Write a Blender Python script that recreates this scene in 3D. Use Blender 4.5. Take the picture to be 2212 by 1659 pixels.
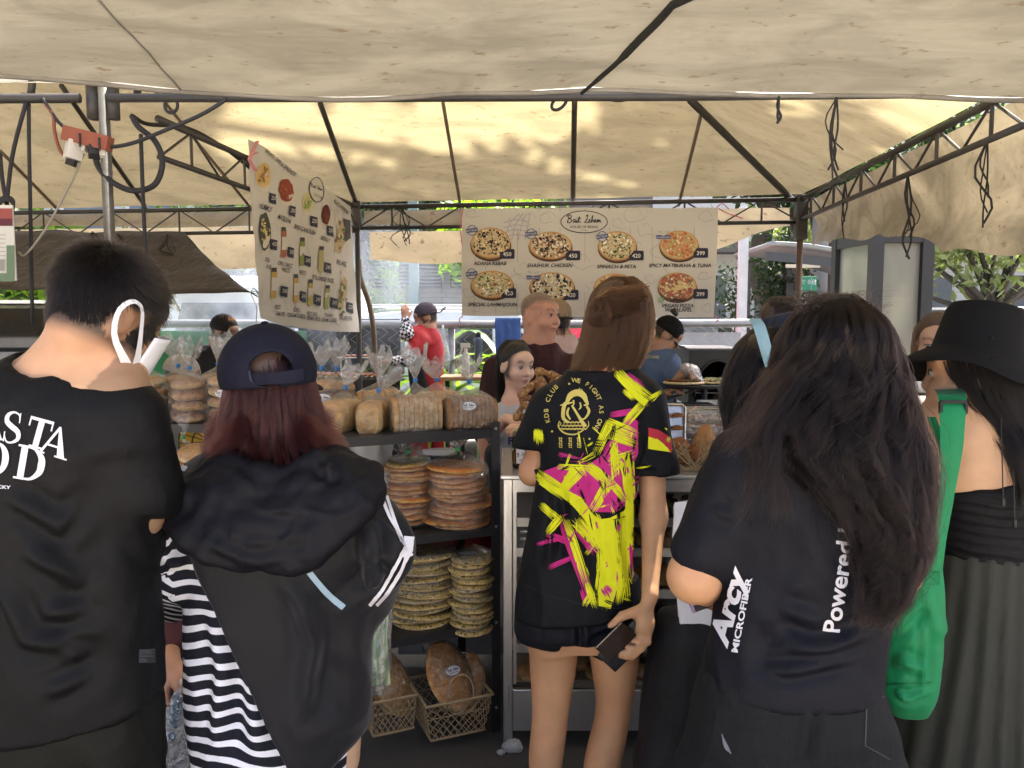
import bpy,bmesh,math,random
import numpy as np
from mathutils import Vector,Matrix,noise as mnoise
from mathutils.bvhtree import BVHTree
from mathutils.geometry import tessellate_polygon
R = math.radians
for o in list(bpy.data.objects): bpy.data.objects.remove(o)
SC = bpy.context.scene
COL = SC.collection
# ------------------------------------------------------------------ camera
CAM_Z,PITCH,FPX,CU,CV = 1.6,4.8,1670.0,1106.0,829.5
cd = bpy.data.cameras.new('camera'); cam = bpy.data.objects.new('camera',cd); COL.objects.link(cam)
cam.location = (0,0,CAM_Z); cam.rotation_euler = (R(90 - PITCH),0,0)
cd.sensor_width = 36; cd.lens = 36 * FPX / 2212; cd.clip_start = .05; cd.clip_end = 400
SC.camera = cam
# ------------------------------------------------------------------ sky, sun, exposure
SUN = Vector((.30,.42,.86)).normalized()          # direction to the sun
W = bpy.data.worlds.new('World'); SC.world = W; W.use_nodes = True
nt = W.node_tree; nt.nodes.clear()
sky = nt.nodes.new('ShaderNodeTexSky'); sky.sky_type = 'NISHITA'; sky.sun_disc = False
sky.sun_elevation = math.asin(SUN.z); sky.sun_rotation = math.atan2(SUN.x,SUN.y)
sky.air_density = .55; sky.dust_density = 8.0; sky.ozone_density = .4
bg = nt.nodes.new('ShaderNodeBackground'); bg.inputs[1].default_value = .15
wo = nt.nodes.new('ShaderNodeOutputWorld')
nt.links.new(sky.outputs[0],bg.inputs[0]); nt.links.new(bg.outputs[0],wo.inputs[0])
sl = bpy.data.lights.new('sun','SUN'); sl.energy = 4.4; sl.angle = R(.8); sl.color = (1,.95,.86)
so = bpy.data.objects.new('sun',sl); COL.objects.link(so)
so.rotation_euler = SUN.to_track_quat('Z','Y').to_euler(); so.location = SUN * 30
SC.view_settings.view_transform = 'Standard'; SC.view_settings.look = 'None'
SC.view_settings.exposure = 2.4; SC.view_settings.gamma = 1
cy = SC.cycles; cy.use_denoising = True; cy.use_adaptive_sampling = True; cy.adaptive_threshold = .012; cy.max_bounces = 8; cy.diffuse_bounces = 3; cy.glossy_bounces = 3
cy.transmission_bounces = 4; cy.transparent_max_bounces = 14; cy.caustics_reflective = False; cy.caustics_refractive = False
cy.sample_clamp_indirect = 6; cy.volume_step_rate = 2; cy.volume_bounces = 1
SC.render.hair_type = 'STRIP'
# ------------------------------------------------------------------ helpers
CP,SP = math.cos(R(PITCH)),math.sin(R(PITCH))
def P(u,v,Y):
 """the point at world depth Y that the photograph shows at (u, v) of its 2212 px wide view"""
 a = (u - CU) / FPX; b = -(v - CV) / FPX
 dy = CP + b * SP; dz = -SP + b * CP
 return Vector((a / dy * Y,Y,CAM_Z + dz / dy * Y))
def PZ(u,v,z):
 a = (u - CU) / FPX; b = -(v - CV) / FPX
 dy = CP + b * SP; dz = -SP + b * CP
 Y = (z - CAM_Z) / dz * dy
 return Vector((a / dy * Y,Y,z))
def px(Y): return Y / FPX                            # metres for one view pixel at depth Y
def rng(s): return np.random.default_rng(s)
def smooth_mesh(me):
 me.polygons.foreach_set('use_smooth',[True] * len(me.polygons))
def mesh(name,verts,faces,smooth=False):
 me = bpy.data.meshes.new(name)
 if isinstance(verts,np.ndarray): verts = verts.tolist()
 if isinstance(faces,np.ndarray): faces = faces.tolist()
 me.from_pydata(verts,[],faces); me.update()
 if smooth: smooth_mesh(me)
 return me
def link(name,me,mat=None,parent=None):
 o = bpy.data.objects.new(name,me); COL.objects.link(o)
 if mat is not None and me is not None:
  if not me.materials: me.materials.append(mat)
 if parent is not None:
  o.parent = parent; o.matrix_parent_inverse = MI(parent)
 return o
def MI(p): return world(p).inverted()
def world(o):
 m = o.matrix_basis.copy()
 if o.parent is not None: m = world(o.parent) @ o.matrix_parent_inverse @ m
 return m
def tag(o,label,cat=None,group=None,kind=None):
 if label: o['label'] = label
 if cat: o['category'] = cat
 if group: o['group'] = group
 if kind: o['kind'] = kind
 return o
def thing(name,loc,label,cat,group=None,rz=0):
 o = bpy.data.objects.new(name,None); COL.objects.link(o)
 o.empty_display_size = .1; o.location = loc; o.rotation_euler = (0,0,rz)
 return tag(o,label,cat,group)
def copy_tree(o,parent=None,loc=None,rz=None):
 c = o.copy(); COL.objects.link(c)
 if parent is not None: c.parent = parent
 if loc is not None: c.location = loc
 if rz is not None: c.rotation_euler = (0,0,rz)
 for ch in [k for k in bpy.data.objects if k.parent == o]: copy_tree(ch,c)
 return c
class MB:
 """collects faces, then links them as one mesh"""
 def __init__(s): s.v = []; s.f = []
 def add(s,vs,fs):
  n = len(s.v); s.v += [tuple(p) for p in vs]; s.f += [tuple(i + n for i in f) for f in fs]; return s
 def box(s,c,d,m=None,bev=0):
  x,y,z = d[0] / 2,d[1] / 2,d[2] / 2
  if bev:
   b = min(bev,x * .9,y * .9,z * .9); vs = []; fs = []
   bm = bmesh.new(); bmesh.ops.create_cube(bm,size=1)
   for q in bm.verts: q.co = Vector((q.co.x * 2 * x,q.co.y * 2 * y,q.co.z * 2 * z))
   bmesh.ops.bevel(bm,geom=bm.edges[:],offset=b,segments=2,profile=.6,affect='EDGES')
   bm.verts.ensure_lookup_table(); bm.verts.index_update()
   vs = [q.co.copy() for q in bm.verts]; fs = [[q.index for q in f.verts] for f in bm.faces]; bm.free()
  else:
   vs = [Vector((i,j,k)) for i in (-x,x) for j in (-y,y) for k in (-z,z)]
   fs = [(0,1,3,2),(4,6,7,5),(0,4,5,1),(2,3,7,6),(0,2,6,4),(1,5,7,3)]
  c = Vector(c)
  return s.add([((m @ q) if m is not None else q) + c for q in vs],fs)
 def bar(s,a,b,w,h=None,up=(0,0,1)):
  a = Vector(a); b = Vector(b); h = h or w
  d = b - a; L = d.length; d.normalize(); up = Vector(up)
  if abs(d.dot(up)) > .98: up = Vector((0,1,0))
  sx = d.cross(up).normalized(); uz = sx.cross(d)
  m = Matrix((sx,d,uz)).transposed()
  return s.box((a + b) / 2,(w,L,h),m)
 def tube(s,pts,r,n=8,cap=True):
  pts = [Vector(p) for p in pts]; k = len(pts)
  rr = r if isinstance(r,(list,tuple,np.ndarray)) else [r] * k
  vs = []; fs = []; nx = None
  for i,p in enumerate(pts):
   t = (pts[min(i + 1,k - 1)] - pts[max(i - 1,0)])
   if t.length < 1e-9: t = Vector((0,0,1))
   t.normalize()
   if nx is None: nx = t.orthogonal().normalized()
   nx = (nx - t * nx.dot(t))
   if nx.length < 1e-6: nx = t.orthogonal()
   nx.normalize(); ny = t.cross(nx)
   for j in range(n):
    a = 2 * math.pi * j / n
    vs.append(p + (nx * math.cos(a) + ny * math.sin(a)) * rr[i])
  for i in range(k - 1):
   for j in range(n):
    fs.append((i * n + j,i * n + (j + 1) % n,(i + 1) * n + (j + 1) % n,(i + 1) * n + j))
  if cap: fs += [tuple(range(n))[::-1],tuple((k - 1) * n + j for j in range(n))]
  return s.add(vs,fs)
 def lathe(s,prof,n=24,c=(0,0,0),sx=1,sy=1):
  c = Vector(c); vs = []; fs = []; k = len(prof)
  for (r,z) in prof:
   for j in range(n):
    a = 2 * math.pi * j / n; vs.append(c + Vector((r * math.cos(a) * sx,r * math.sin(a) * sy,z)))
  for i in range(k - 1):
   for j in range(n):
    fs.append((i * n + j,i * n + (j + 1) % n,(i + 1) * n + (j + 1) % n,(i + 1) * n + j))
  if prof[0][0] > 1e-6: fs.append(tuple(range(n))[::-1])
  if prof[-1][0] > 1e-6: fs.append(tuple((k - 1) * n + j for j in range(n)))
  return s.add(vs,fs)
 def prism(s,pts,ext):
  """extrude polygon pts by vector ext"""
  k = len(pts); ext = Vector(ext); pts = [Vector(p) for p in pts]
  return s.add(pts + [p + ext for p in pts],[tuple(range(k))[::-1],tuple(range(k,2 * k))] +
                     [(i,(i + 1) % k,k + (i + 1) % k,k + i) for i in range(k)])
 def build(s,name,mat,parent=None,smooth=False,auto=None):
  me = mesh(name,s.v,s.f,smooth)
  if auto is not None:
   smooth_mesh(me); me.set_sharp_from_angle(angle=R(auto))
  return link(name,me,mat,parent)
def sheet(fn,nu,nv,thick=0):
 """grid of fn(s,t), s,t in 0..1 -> MB ; thick gives it a back side"""
 vs = [Vector(fn(i / nu,j / nv)) for j in range(nv + 1) for i in range(nu + 1)]
 fs = [(j * (nu + 1) + i,j * (nu + 1) + i + 1,(j + 1) * (nu + 1) + i + 1,(j + 1) * (nu + 1) + i) for j in range(nv) for i in range(nu)]
 m = MB(); m.add(vs,fs)
 if thick:
  me = mesh('tmp',m.v,m.f); nor = [v.normal.copy() for v in me.vertices]; bpy.data.meshes.remove(me)
  n = len(vs); vs2 = [vs[i] - nor[i] * thick for i in range(n)]
  m = MB(); fb = [tuple(i + n for i in f)[::-1] for f in fs]
  w = nu + 1; rim = [i for i in range(w)] + [j * w + nu for j in range(1,nv + 1)] + [nv * w + i for i in range(nu - 1,-1,-1)] + [j * w for j in range(nv - 1,0,-1)]
  k = len(rim)
  m.add(vs + vs2,fs + fb + [(rim[(i + 1) % k],rim[i],rim[i] + n,rim[(i + 1) % k] + n) for i in range(k)])
 return m
def spline(pts,n=40):
 """Catmull-Rom through pts"""
 p = np.array([list(q) for q in pts],float); k = len(p)
 e = np.vstack([2 * p[0] - p[1],p,2 * p[-1] - p[-2]]); out = []
 for t in np.linspace(0,k - 1,n):
  i = min(int(t),k - 2); f = t - i; a,b,c,d = e[i:i + 4]
  out.append(.5 * ((2 * b) + (c - a) * f + (2 * a - 5 * b + 4 * c - d) * f * f + (3 * b - a - 3 * c + d) * f ** 3))
 return np.array(out)
def hang(a,b,sag,n=16):
 a = np.array(a,float); b = np.array(b,float)
 return [tuple(a + (b - a) * t + np.array((0,0,-sag * 4 * t * (1 - t)))) for t in np.linspace(0,1,n)]
# ---- noise
_T = np.random.default_rng(7).random((32,32,32)).astype(np.float32)
def vnoise(p):
 p = np.asarray(p,np.float32); i = np.floor(p).astype(np.int32); f = p - i; f = f * f * (3 - 2 * f); i &= 31; j = (i + 1) & 31
 x,y,z = i.T; X,Y,Z = j.T; a,b,c = f.T
 l = lambda m,n,t: m + (n - m) * t
 return l(l(l(_T[x,y,z],_T[X,y,z],a),l(_T[x,Y,z],_T[X,Y,z],a),b),
             l(l(_T[x,y,Z],_T[X,y,Z],a),l(_T[x,Y,Z],_T[X,Y,Z],a),b),c) * 2 - 1
def fbm(p,o=3):
 s = 0; a = 1.; p = np.asarray(p,np.float32)
 for k in range(o): s = s + a * vnoise(p * 2 ** k + 3.7 * k); a *= .5
 return s
def seg_dist(p,a,b):
 a = np.asarray(a,np.float32); b = np.asarray(b,np.float32); d = b - a
 t = np.clip(((p - a) @ d) / (d @ d + 1e-12),0,1)
 return np.linalg.norm(p - (a + t[:,None] * d),axis=1),t
# ---- signed-distance bodies -> smooth closed meshes (surface nets)
class Body:
 def __init__(s): s.ops = []; s.lo = np.full(3,1e9); s.hi = -s.lo
 def _b(s,lo,hi): s.lo = np.minimum(s.lo,lo); s.hi = np.maximum(s.hi,hi)
 def cap(s,a,b,ra,rb=None,k=.03,op='u',flat=None):
  a = np.array(a,np.float32); b = np.array(b,np.float32); rb = ra if rb is None else rb
  d = b - a; dd = d @ d + 1e-12
  if flat is not None:
   n = np.array(flat[0],np.float32); n /= np.linalg.norm(n); fk = 1 / flat[1] - 1
  def f(p):
   q = p - a; t = np.clip(q @ d / dd,0,1); q = q - t[:,None] * d
   if flat is not None: q = q + ((q @ n) * fk)[:,None] * n
   return np.linalg.norm(q,axis=1) - (ra + (rb - ra) * t)
  m = max(ra,rb); lo,hi = np.minimum(a,b) - m,np.maximum(a,b) + m
  if op == 'u': s._b(lo,hi)
  s.ops.append((f,op,k,lo,hi)); return s
 def chain(s,pts,rs,k=.03,flat=None):
  for i in range(len(pts) - 1): s.cap(pts[i],pts[i + 1],rs[i],rs[i + 1],k,'u',flat)
  return s
 def ell(s,c,r,k=.03,op='u',M=None):
  c = np.array(c,np.float32); r = np.array(r,np.float32) * np.ones(3,np.float32)
  Mi = None if M is None else np.array(M.to_3x3().inverted(),np.float32)
  def f(p):
   q = p - c
   if Mi is not None: q = q @ Mi.T
   k0 = np.linalg.norm(q / r,axis=1); k1 = np.linalg.norm(q / (r * r),axis=1) + 1e-9
   return k0 * (k0 - 1) / k1
  m = r.max()
  if op == 'u': s._b(c - m,c + m)
  s.ops.append((f,op,k,c - m,c + m)); return s
 def loft(s,rows,k=.03,op='u',n=2.3):
  """rows: (z, cx, cy, half width, half depth), any order"""
  r = np.array(sorted(rows),np.float32); z = r[:,0]
  zz = np.linspace(z[0],z[-1],160); cols = []
  for c in range(1,5):
   y = np.interp(zz,z,r[:,c]); kk = 9
   y2 = np.convolve(np.pad(y,kk,'edge'),np.ones(2 * kk + 1) / (2 * kk + 1),'valid'); cols.append(y2)
  z0,z1 = z[0],z[-1]
  def f(p):
   h = np.clip(p[:,2],z0,z1)
   cx,cy,w,d = (np.interp(h,zz,c).astype(np.float32) for c in cols)
   g = ((np.abs(p[:,0] - cx) / w) ** n + (np.abs(p[:,1] - cy) / d) ** n) ** (1 / n)
   e = (g - 1) * np.minimum(w,d)
   return np.maximum(e,np.maximum(z0 - p[:,2],p[:,2] - z1))
  if op == 'u':
   s._b(np.array(((r[:,1] - r[:,3]).min(),(r[:,2] - r[:,4]).min(),z0)),np.array(((r[:,1] + r[:,3]).max(),(r[:,2] + r[:,4]).max(),z1)))
  s.ops.append((f,op,k)); return s
 def plane(s,pt,nrm,k=.004):
  """cuts away the side the normal points to"""
  pt = np.array(pt,np.float32); n = np.array(nrm,np.float32); n /= np.linalg.norm(n)
  s.ops.append((lambda p: (p - pt) @ n,'i',k)); return s
 def field(s,p):
  F = np.full(len(p),1e3,np.float32)
  for f,op,k,*bb in s.ops:
   if bb:
    g = .09 + k; m = ((p > bb[0] - g) & (p < bb[1] + g)).all(1)
    if not m.any(): continue
    q,G = p[m],F[m]
   else: q,G = p,F
   d = f(q).astype(np.float32)
   if op == 's': d = -d
   h = np.clip(k - np.abs(G - d),0,None) / k; h = h * h * k * .25
   G = np.minimum(G,d) - h if op == 'u' else np.maximum(G,d) + h
   if bb: F[m] = G
   else: F = G
  return F
 def extract(s,h=.008):
  lo = s.lo - 4 * h; n = (np.ceil((s.hi + 4 * h - lo) / (4 * h)).astype(int) + 1) * 4
  ax = [lo[i] + h * np.arange(n[i]) for i in range(3)]
  ca = [a[::4] + 1.5 * h for a in ax]
  g = np.stack(np.meshgrid(*ca,indexing='ij'),-1).reshape(-1,3).astype(np.float32)
  Fc = s.field(g).reshape([len(a) for a in ca])
  F = np.repeat(np.repeat(np.repeat(Fc,4,0),4,1),4,2)[:n[0],:n[1],:n[2]]
  m = np.abs(F) < 4 * h * 2.4
  idx = np.argwhere(m); p = (lo + idx * h).astype(np.float32)
  F[m] = s.field(p)
  v,q = surfnet(F); return (lo + v * h),q
 def build(s,name,mat,parent=None,h=.008,disp=None,it=1,cols=None,at=None):
  v,q = s.extract(h)
  for _ in range(it): v = relax(v,q)
  if disp is not None:
   nrm = normals(v,q); d = disp(v.astype(np.float32),nrm)
   v = v + (nrm * d[:,None] if d.ndim == 1 else d)
  me = mesh(name,v,q,True)
  if cols is not None:
   a = me.color_attributes.new('Col','FLOAT_COLOR','POINT')
   c = np.ones((len(v),4),np.float32); c[:,:3] = cols(v.astype(np.float32)); a.data.foreach_set('color',c.ravel())
  for k,fn in (at or {}).items():
   a = me.attributes.new(k,'FLOAT','POINT'); a.data.foreach_set('value',fn(v.astype(np.float32)).astype(np.float32))
  return link(name,me,mat,parent)
def surfnet(F):
 S = F < 0; c = [(i,j,k) for i in (0,1) for j in (0,1) for k in (0,1)]
 sh = [d - 1 for d in F.shape]
 sub = lambda A,i,j,k: A[i:i + sh[0],j:j + sh[1],k:k + sh[2]]
 cnt = sum(sub(S,*o).astype(np.int8) for o in c); act = (cnt > 0) & (cnt < 8)
 ids = np.full(sh,-1,np.int32); ci = np.argwhere(act); ids[act] = np.arange(len(ci))
 pos = np.zeros((len(ci),3)); num = np.zeros(len(ci))
 val = [F[ci[:,0] + o[0],ci[:,1] + o[1],ci[:,2] + o[2]] for o in c]
 for a in range(8):
  for b in range(a + 1,8):
   d = np.array(c[b]) - np.array(c[a])
   if np.abs(d).sum() != 1: continue
   m = (val[a] < 0) != (val[b] < 0); t = val[a] / np.where(m,val[a] - val[b],1)
   pos += np.where(m[:,None],np.array(c[a]) + t[:,None] * d,0); num += m
 pos = pos / num[:,None] + ci; quads = []
 for ax in range(3):
  e = [0,0,0]; e[ax] = 1; b,cc = [x for x in range(3) if x != ax]
  A = S[:-1 if ax == 0 else None,:-1 if ax == 1 else None,:-1 if ax == 2 else None]
  B = S[e[0]:,e[1]:,e[2]:]
  w = np.argwhere(A != B)
  ok = (w[:,b] > 0) & (w[:,cc] > 0) & (w[:,b] < sh[b]) & (w[:,cc] < sh[cc]) & (w[:,ax] < sh[ax]); w = w[ok]
  g = lambda db,dc: ids[tuple((w - np.eye(3,dtype=int)[b] * db - np.eye(3,dtype=int)[cc] * dc).T)]
  q = np.stack([g(0,0),g(1,0),g(1,1),g(0,1)],1)
  ins = A[tuple(w.T)]; flip = ins if ax != 1 else ~ins
  q[~flip] = q[~flip][:,::-1]; quads.append(q)
 q = np.vstack(quads); return pos,q[(q >= 0).all(1)]
def relax(v,q,f=.5):
 s = np.zeros_like(v); n = np.zeros(len(v))
 for i in range(4):
  a,b = q[:,i],q[:,(i + 1) % 4]
  for k in range(3): s[:,k] += np.bincount(a,v[b,k],len(v)) + np.bincount(b,v[a,k],len(v))
  n += np.bincount(a,minlength=len(v)) + np.bincount(b,minlength=len(v))
 return v + f * (s / np.maximum(n,1)[:,None] - v)
def normals(v,q):
 fn = np.cross(v[q[:,2]] - v[q[:,0]],v[q[:,3]] - v[q[:,1]]); n = np.zeros_like(v)
 for i in range(4):
  for k in range(3): n[:,k] += np.bincount(q[:,i],fn[:,k],len(v))
 return n / (np.linalg.norm(n,axis=1)[:,None] + 1e-12)
def cloth_disp(amp=.004,sc=(9,9,5),folds=(),seed=0,hang_amp=0,cols=14):
 """wrinkle field: soft noise, ridged creases, drawn folds (points, height, width)"""
 sc = np.array(sc,np.float32)
 def f(v,n):
  d = amp * fbm(v * sc + seed,2) + amp * .45 * fbm(v * sc * 3.1 + 5 + seed,2)
  r = 1 - np.abs(fbm(v * sc * .8 + 11 + seed,2)); d += amp * 2.6 * np.clip(r - .72,0,1) * 2.5
  if hang_amp:
   a = np.arctan2(v[:,1] - v[:,1].mean(),v[:,0] - v[:,0].mean())
   k = np.clip((v[:,2].max() - v[:,2]) / (np.ptp(v[:,2]) + 1e-9),0,1)
   d += hang_amp * k * np.sin(a * cols + 2 * fbm(v * 3 + seed,1))
  for pts,h,w in folds:
   pts = [tuple(q) for q in pts]; m = np.full(len(v),9.,np.float32); tt = np.zeros(len(v),np.float32); L = len(pts) - 1
   for i in range(L):
    e,t = seg_dist(v,pts[i],pts[i + 1]); u = e < m; m[u] = e[u]; tt[u] = (i + t[u]) / L
   fade = np.clip(np.minimum(tt,1 - tt) * 5,.0,1)
   d += 1.9 * h * fade * (np.exp(-(m / w) ** 2) - .6 * np.exp(-((m - 1.7 * w) / w) ** 2))
  return d
 return f
# ------------------------------------------------------------------ materials
_M = {}
class NT:
 """small wrapper round a material's node tree"""
 def __init__(s,name):
  s.m = bpy.data.materials.new(name); s.m.use_nodes = True; s.t = s.m.node_tree; s.t.nodes.clear()
  s.out = s.n('ShaderNodeOutputMaterial')
 def n(s,t,**k):
  q = s.t.nodes.new(t)
  for a,b in k.items(): setattr(q,a,b)
  return q
 def l(s,a,b): s.t.links.new(a,b)
 def set(s,node,**k):
  for a,b in k.items():
   i = node.inputs[a.replace('_',' ')]
   if hasattr(b,'node'): s.l(b,i)
   else: i.default_value = (b + (1,) if isinstance(b,tuple) and len(b) == 3 and len(i.default_value) == 4 else b)
  return node
 def co(s,kind='Object'): return s.n('ShaderNodeTexCoord').outputs[kind]
 def map(s,v,sc=(1,1,1),rot=(0,0,0),loc=(0,0,0)):
  q = s.n('ShaderNodeMapping'); s.l(v,q.inputs[0]); q.inputs['Scale'].default_value = sc; q.inputs['Rotation'].default_value = rot; q.inputs['Location'].default_value = loc
  return q.outputs[0]
 def noise(s,v,scale=5,detail=3,rough=.5,dist=0):
  q = s.n('ShaderNodeTexNoise'); s.l(v,q.inputs['Vector']); s.set(q,Scale=scale,Detail=detail,Roughness=rough,Distortion=dist); return q.outputs[0]
 def vor(s,v,scale=5,feature='F1',out=0):
  q = s.n('ShaderNodeTexVoronoi',feature=feature); s.l(v,q.inputs['Vector']); s.set(q,Scale=scale); return q.outputs[out]
 def ramp(s,f,stops):
  q = s.n('ShaderNodeValToRGB'); s.l(f,q.inputs[0]); e = q.color_ramp.elements
  while len(e) < len(stops): e.new(.5)
  for i,(p,c) in enumerate(stops):
   e[i].position = p; e[i].color = (c,c,c,1) if not isinstance(c,tuple) else c + (1,)
  return q.outputs[0]
 def mix(s,f,a,b,mode='MIX'):
  q = s.n('ShaderNodeMix',data_type='RGBA',blend_type=mode)
  for v,i in ((f,0),(a,6),(b,7)):
   if hasattr(v,'node'): s.l(v,q.inputs[i])
   else: q.inputs[i].default_value = v if i == 0 else v + (1,)
  return q.outputs[2]
 def math(s,op,a,b=0.):
  q = s.n('ShaderNodeMath',operation=op)
  for v,i in ((a,0),(b,1)):
   if hasattr(v,'node'): s.l(v,q.inputs[i])
   else: q.inputs[i].default_value = v
  return q.outputs[0]
 def bump(s,h,strength=.3,dist=.01):
  q = s.n('ShaderNodeBump'); s.l(h,q.inputs['Height']); q.inputs['Strength'].default_value = strength; q.inputs['Distance'].default_value = dist; return q.outputs[0]
 def bsdf(s,**k): return s.set(s.n('ShaderNodeBsdfPrincipled'),**k)
 def fin(s,sh,vol=None):
  if sh is not None: s.l(sh,s.out.inputs[0])
  if vol is not None: s.l(vol,s.out.inputs[1])
  return s.m
def memo(fn):
 def g(*a,**k):
  key = (fn.__name__,a,tuple(sorted(k.items())))
  if key not in _M: _M[key] = fn(*a,**k)
  return _M[key]
 return g
def sh(c,f): return tuple(max(0,min(1,x * f)) for x in c)
@memo
def paint(name,c,rough=.5,metal=0.,var=.18,scale=6.,bump=.05,spec=.5,bscale=60.):
 t = NT(name); v = t.co(); n = t.noise(v,scale,4)
 col = t.mix(n,sh(c,1 - var),sh(c,1 + var))
 b = t.bsdf(Base_Color=col,Roughness=rough,Metallic=metal,Specular_IOR_Level=spec)
 if bump: t.l(t.bump(t.noise(v,bscale,3),bump,.004),b.inputs['Normal'])
 return t.fin(b.outputs[0])
@memo
def cloth(name,c,rough=.85,weave=420.,var=.12,sheen=.0,bump=.25):
 t = NT(name); v = t.co(); n = t.noise(v,7,4)
 col = t.mix(n,sh(c,1 - var),sh(c,1 + var))
 b = t.bsdf(Base_Color=col,Roughness=rough,Sheen_Weight=sheen,Sheen_Roughness=.5,Specular_IOR_Level=.22)
 w = t.math('ABSOLUTE',t.math('SUBTRACT',t.noise(t.map(v,(1,1,.55)),9,3,.5,.25),.5)); h = t.math('ADD',t.math('MULTIPLY',t.noise(v,weave,2),.12),t.math('SUBTRACT',t.math('MULTIPLY',t.noise(v,34,3,.5,.1),.35),t.math('MULTIPLY',w,2.2)))
 t.l(t.bump(h,min(1,bump * 2.2),.010),b.inputs['Normal'])
 return t.fin(b.outputs[0])
@memo
def vcol(name,rough=.7,spec=.3,var=.1,bump=0.,attr='Col',scale=40.,sss=0.,trans=0.):
 t = NT(name); a = t.n('ShaderNodeAttribute',attribute_name=attr).outputs[0]; v = t.co()
 n = t.noise(v,scale,3); col = t.mix(1.,a,t.mix(n,(1 - var,) * 3,(1 + var,) * 3),'MULTIPLY')
 b = t.bsdf(Base_Color=col,Roughness=rough,Specular_IOR_Level=spec)
 if sss:
  t.set(b,Subsurface_Weight=sss,Subsurface_Radius=(1,.35,.2),Subsurface_Scale=.012)
 if bump: t.l(t.bump(t.noise(v,scale * 3,3),bump,.003),b.inputs['Normal'])
 out = b.outputs[0]
 if trans:
  tr = t.n('ShaderNodeBsdfTranslucent'); t.l(col,tr.inputs[0]); mx = t.n('ShaderNodeMixShader'); mx.inputs[0].default_value = trans
  t.l(out,mx.inputs[1]); t.l(tr.outputs[0],mx.inputs[2]); out = mx.outputs[0]
 return t.fin(out)
def skin_mat(): return vcol('skin',rough=.46,spec=.4,var=.14,bump=.2,scale=26.,sss=.10)
@memo
def canvas(name,c,tr=.45,dirt=.5,rot=0.,trc=None):
 """old tarpaulin: lets light through, streaked with dirt"""
 t = NT(name); v = t.co(); w = t.map(v,(1.1,2.7,2.7),(0,0,rot))
 streak = t.noise(w,2.0,5,.6,.9); spots = t.noise(t.map(v,(8,17,17),(0,0,rot)),1.7,6,.62)
 big = t.noise(v,1.1,4)
 d = t.ramp(streak,[(.40,0.),(.62,1.)]); sp = t.ramp(spots,[(.61,0.),(.68,1.)])
 dots = t.ramp(t.vor(t.map(v,(7,16,16),(0,0,rot)),1.0),[(.0,1.),(.06,1.),(.09,0.)])
 col = t.mix(t.math('MULTIPLY',d,dirt),c,sh(c,.45)); col = t.mix(t.math('MULTIPLY',big,.35),col,(c[0] * .8,c[1] * .74,c[2] * .62))
 col = t.mix(t.math('MULTIPLY',sp,.6),col,(.13,.085,.05)); col = t.mix(t.math('MULTIPLY',dots,.6),col,(.12,.09,.07))
 df = t.n('ShaderNodeBsdfPrincipled'); t.set(df,Base_Color=col,Roughness=.55,Specular_IOR_Level=.25)
 tl = t.n('ShaderNodeBsdfTranslucent'); trm = t.mix(1.,col,trc or (1,.92,.72),'MULTIPLY'); t.l(trm,tl.inputs[0])
 h = t.math('ADD',t.noise(t.map(v,(1,6,6),(0,0,rot)),5,4),t.math('MULTIPLY',t.noise(v,260,2),.06))
 nb = t.bump(h,.25,.012); t.l(nb,df.inputs['Normal']); t.l(nb,tl.inputs['Normal'])
 mx = t.n('ShaderNodeMixShader'); mx.inputs[0].default_value = tr; t.l(df.outputs[0],mx.inputs[1]); t.l(tl.outputs[0],mx.inputs[2])
 return t.fin(mx.outputs[0])
@memo
def film(name='clear plastic film',tint=(.96,.97,.98),body=.03,gloss=.10):
 """thin crinkled plastic: mostly clear, with sharp glints and a little milkiness"""
 t = NT(name); v = t.co()
 h = t.math('ADD',t.noise(v,26,4,.6,1.2),t.math('MULTIPLY',t.vor(v,34,'DISTANCE_TO_EDGE'),.8))
 nb = t.bump(h,.9,.02)
 tp = t.n('ShaderNodeBsdfTransparent'); tp.inputs[0].default_value = tint + (1,)
 gl = t.n('ShaderNodeBsdfGlossy'); gl.inputs['Roughness'].default_value = .09; t.l(nb,gl.inputs['Normal'])
 df = t.n('ShaderNodeBsdfDiffuse'); df.inputs[0].default_value = (.85,.86,.88,1)
 tl = t.n('ShaderNodeBsdfTranslucent'); tl.inputs[0].default_value = (.85,.86,.88,1)
 ad = t.n('ShaderNodeMixShader'); ad.inputs[0].default_value = .5; t.l(df.outputs[0],ad.inputs[1]); t.l(tl.outputs[0],ad.inputs[2])
 fr = t.n('ShaderNodeLayerWeight'); fr.inputs[0].default_value = .35; t.l(nb,fr.inputs['Normal'])
 f1 = t.math('ADD',t.math('MULTIPLY',fr.outputs[1],.45),gloss)
 f2 = t.math('MULTIPLY',t.math('ADD',t.ramp(t.noise(v,40,3),[(.5,.3),(.75,1.)]),fr.outputs[1]),body)
 m1 = t.n('ShaderNodeMixShader'); t.l(f2,m1.inputs[0]); t.l(tp.outputs[0],m1.inputs[1]); t.l(ad.outputs[0],m1.inputs[2])
 m2 = t.n('ShaderNodeMixShader'); t.l(f1,m2.inputs[0]); t.l(m1.outputs[0],m2.inputs[1]); t.l(gl.outputs[0],m2.inputs[2])
 return t.fin(m2.outputs[0])
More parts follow.
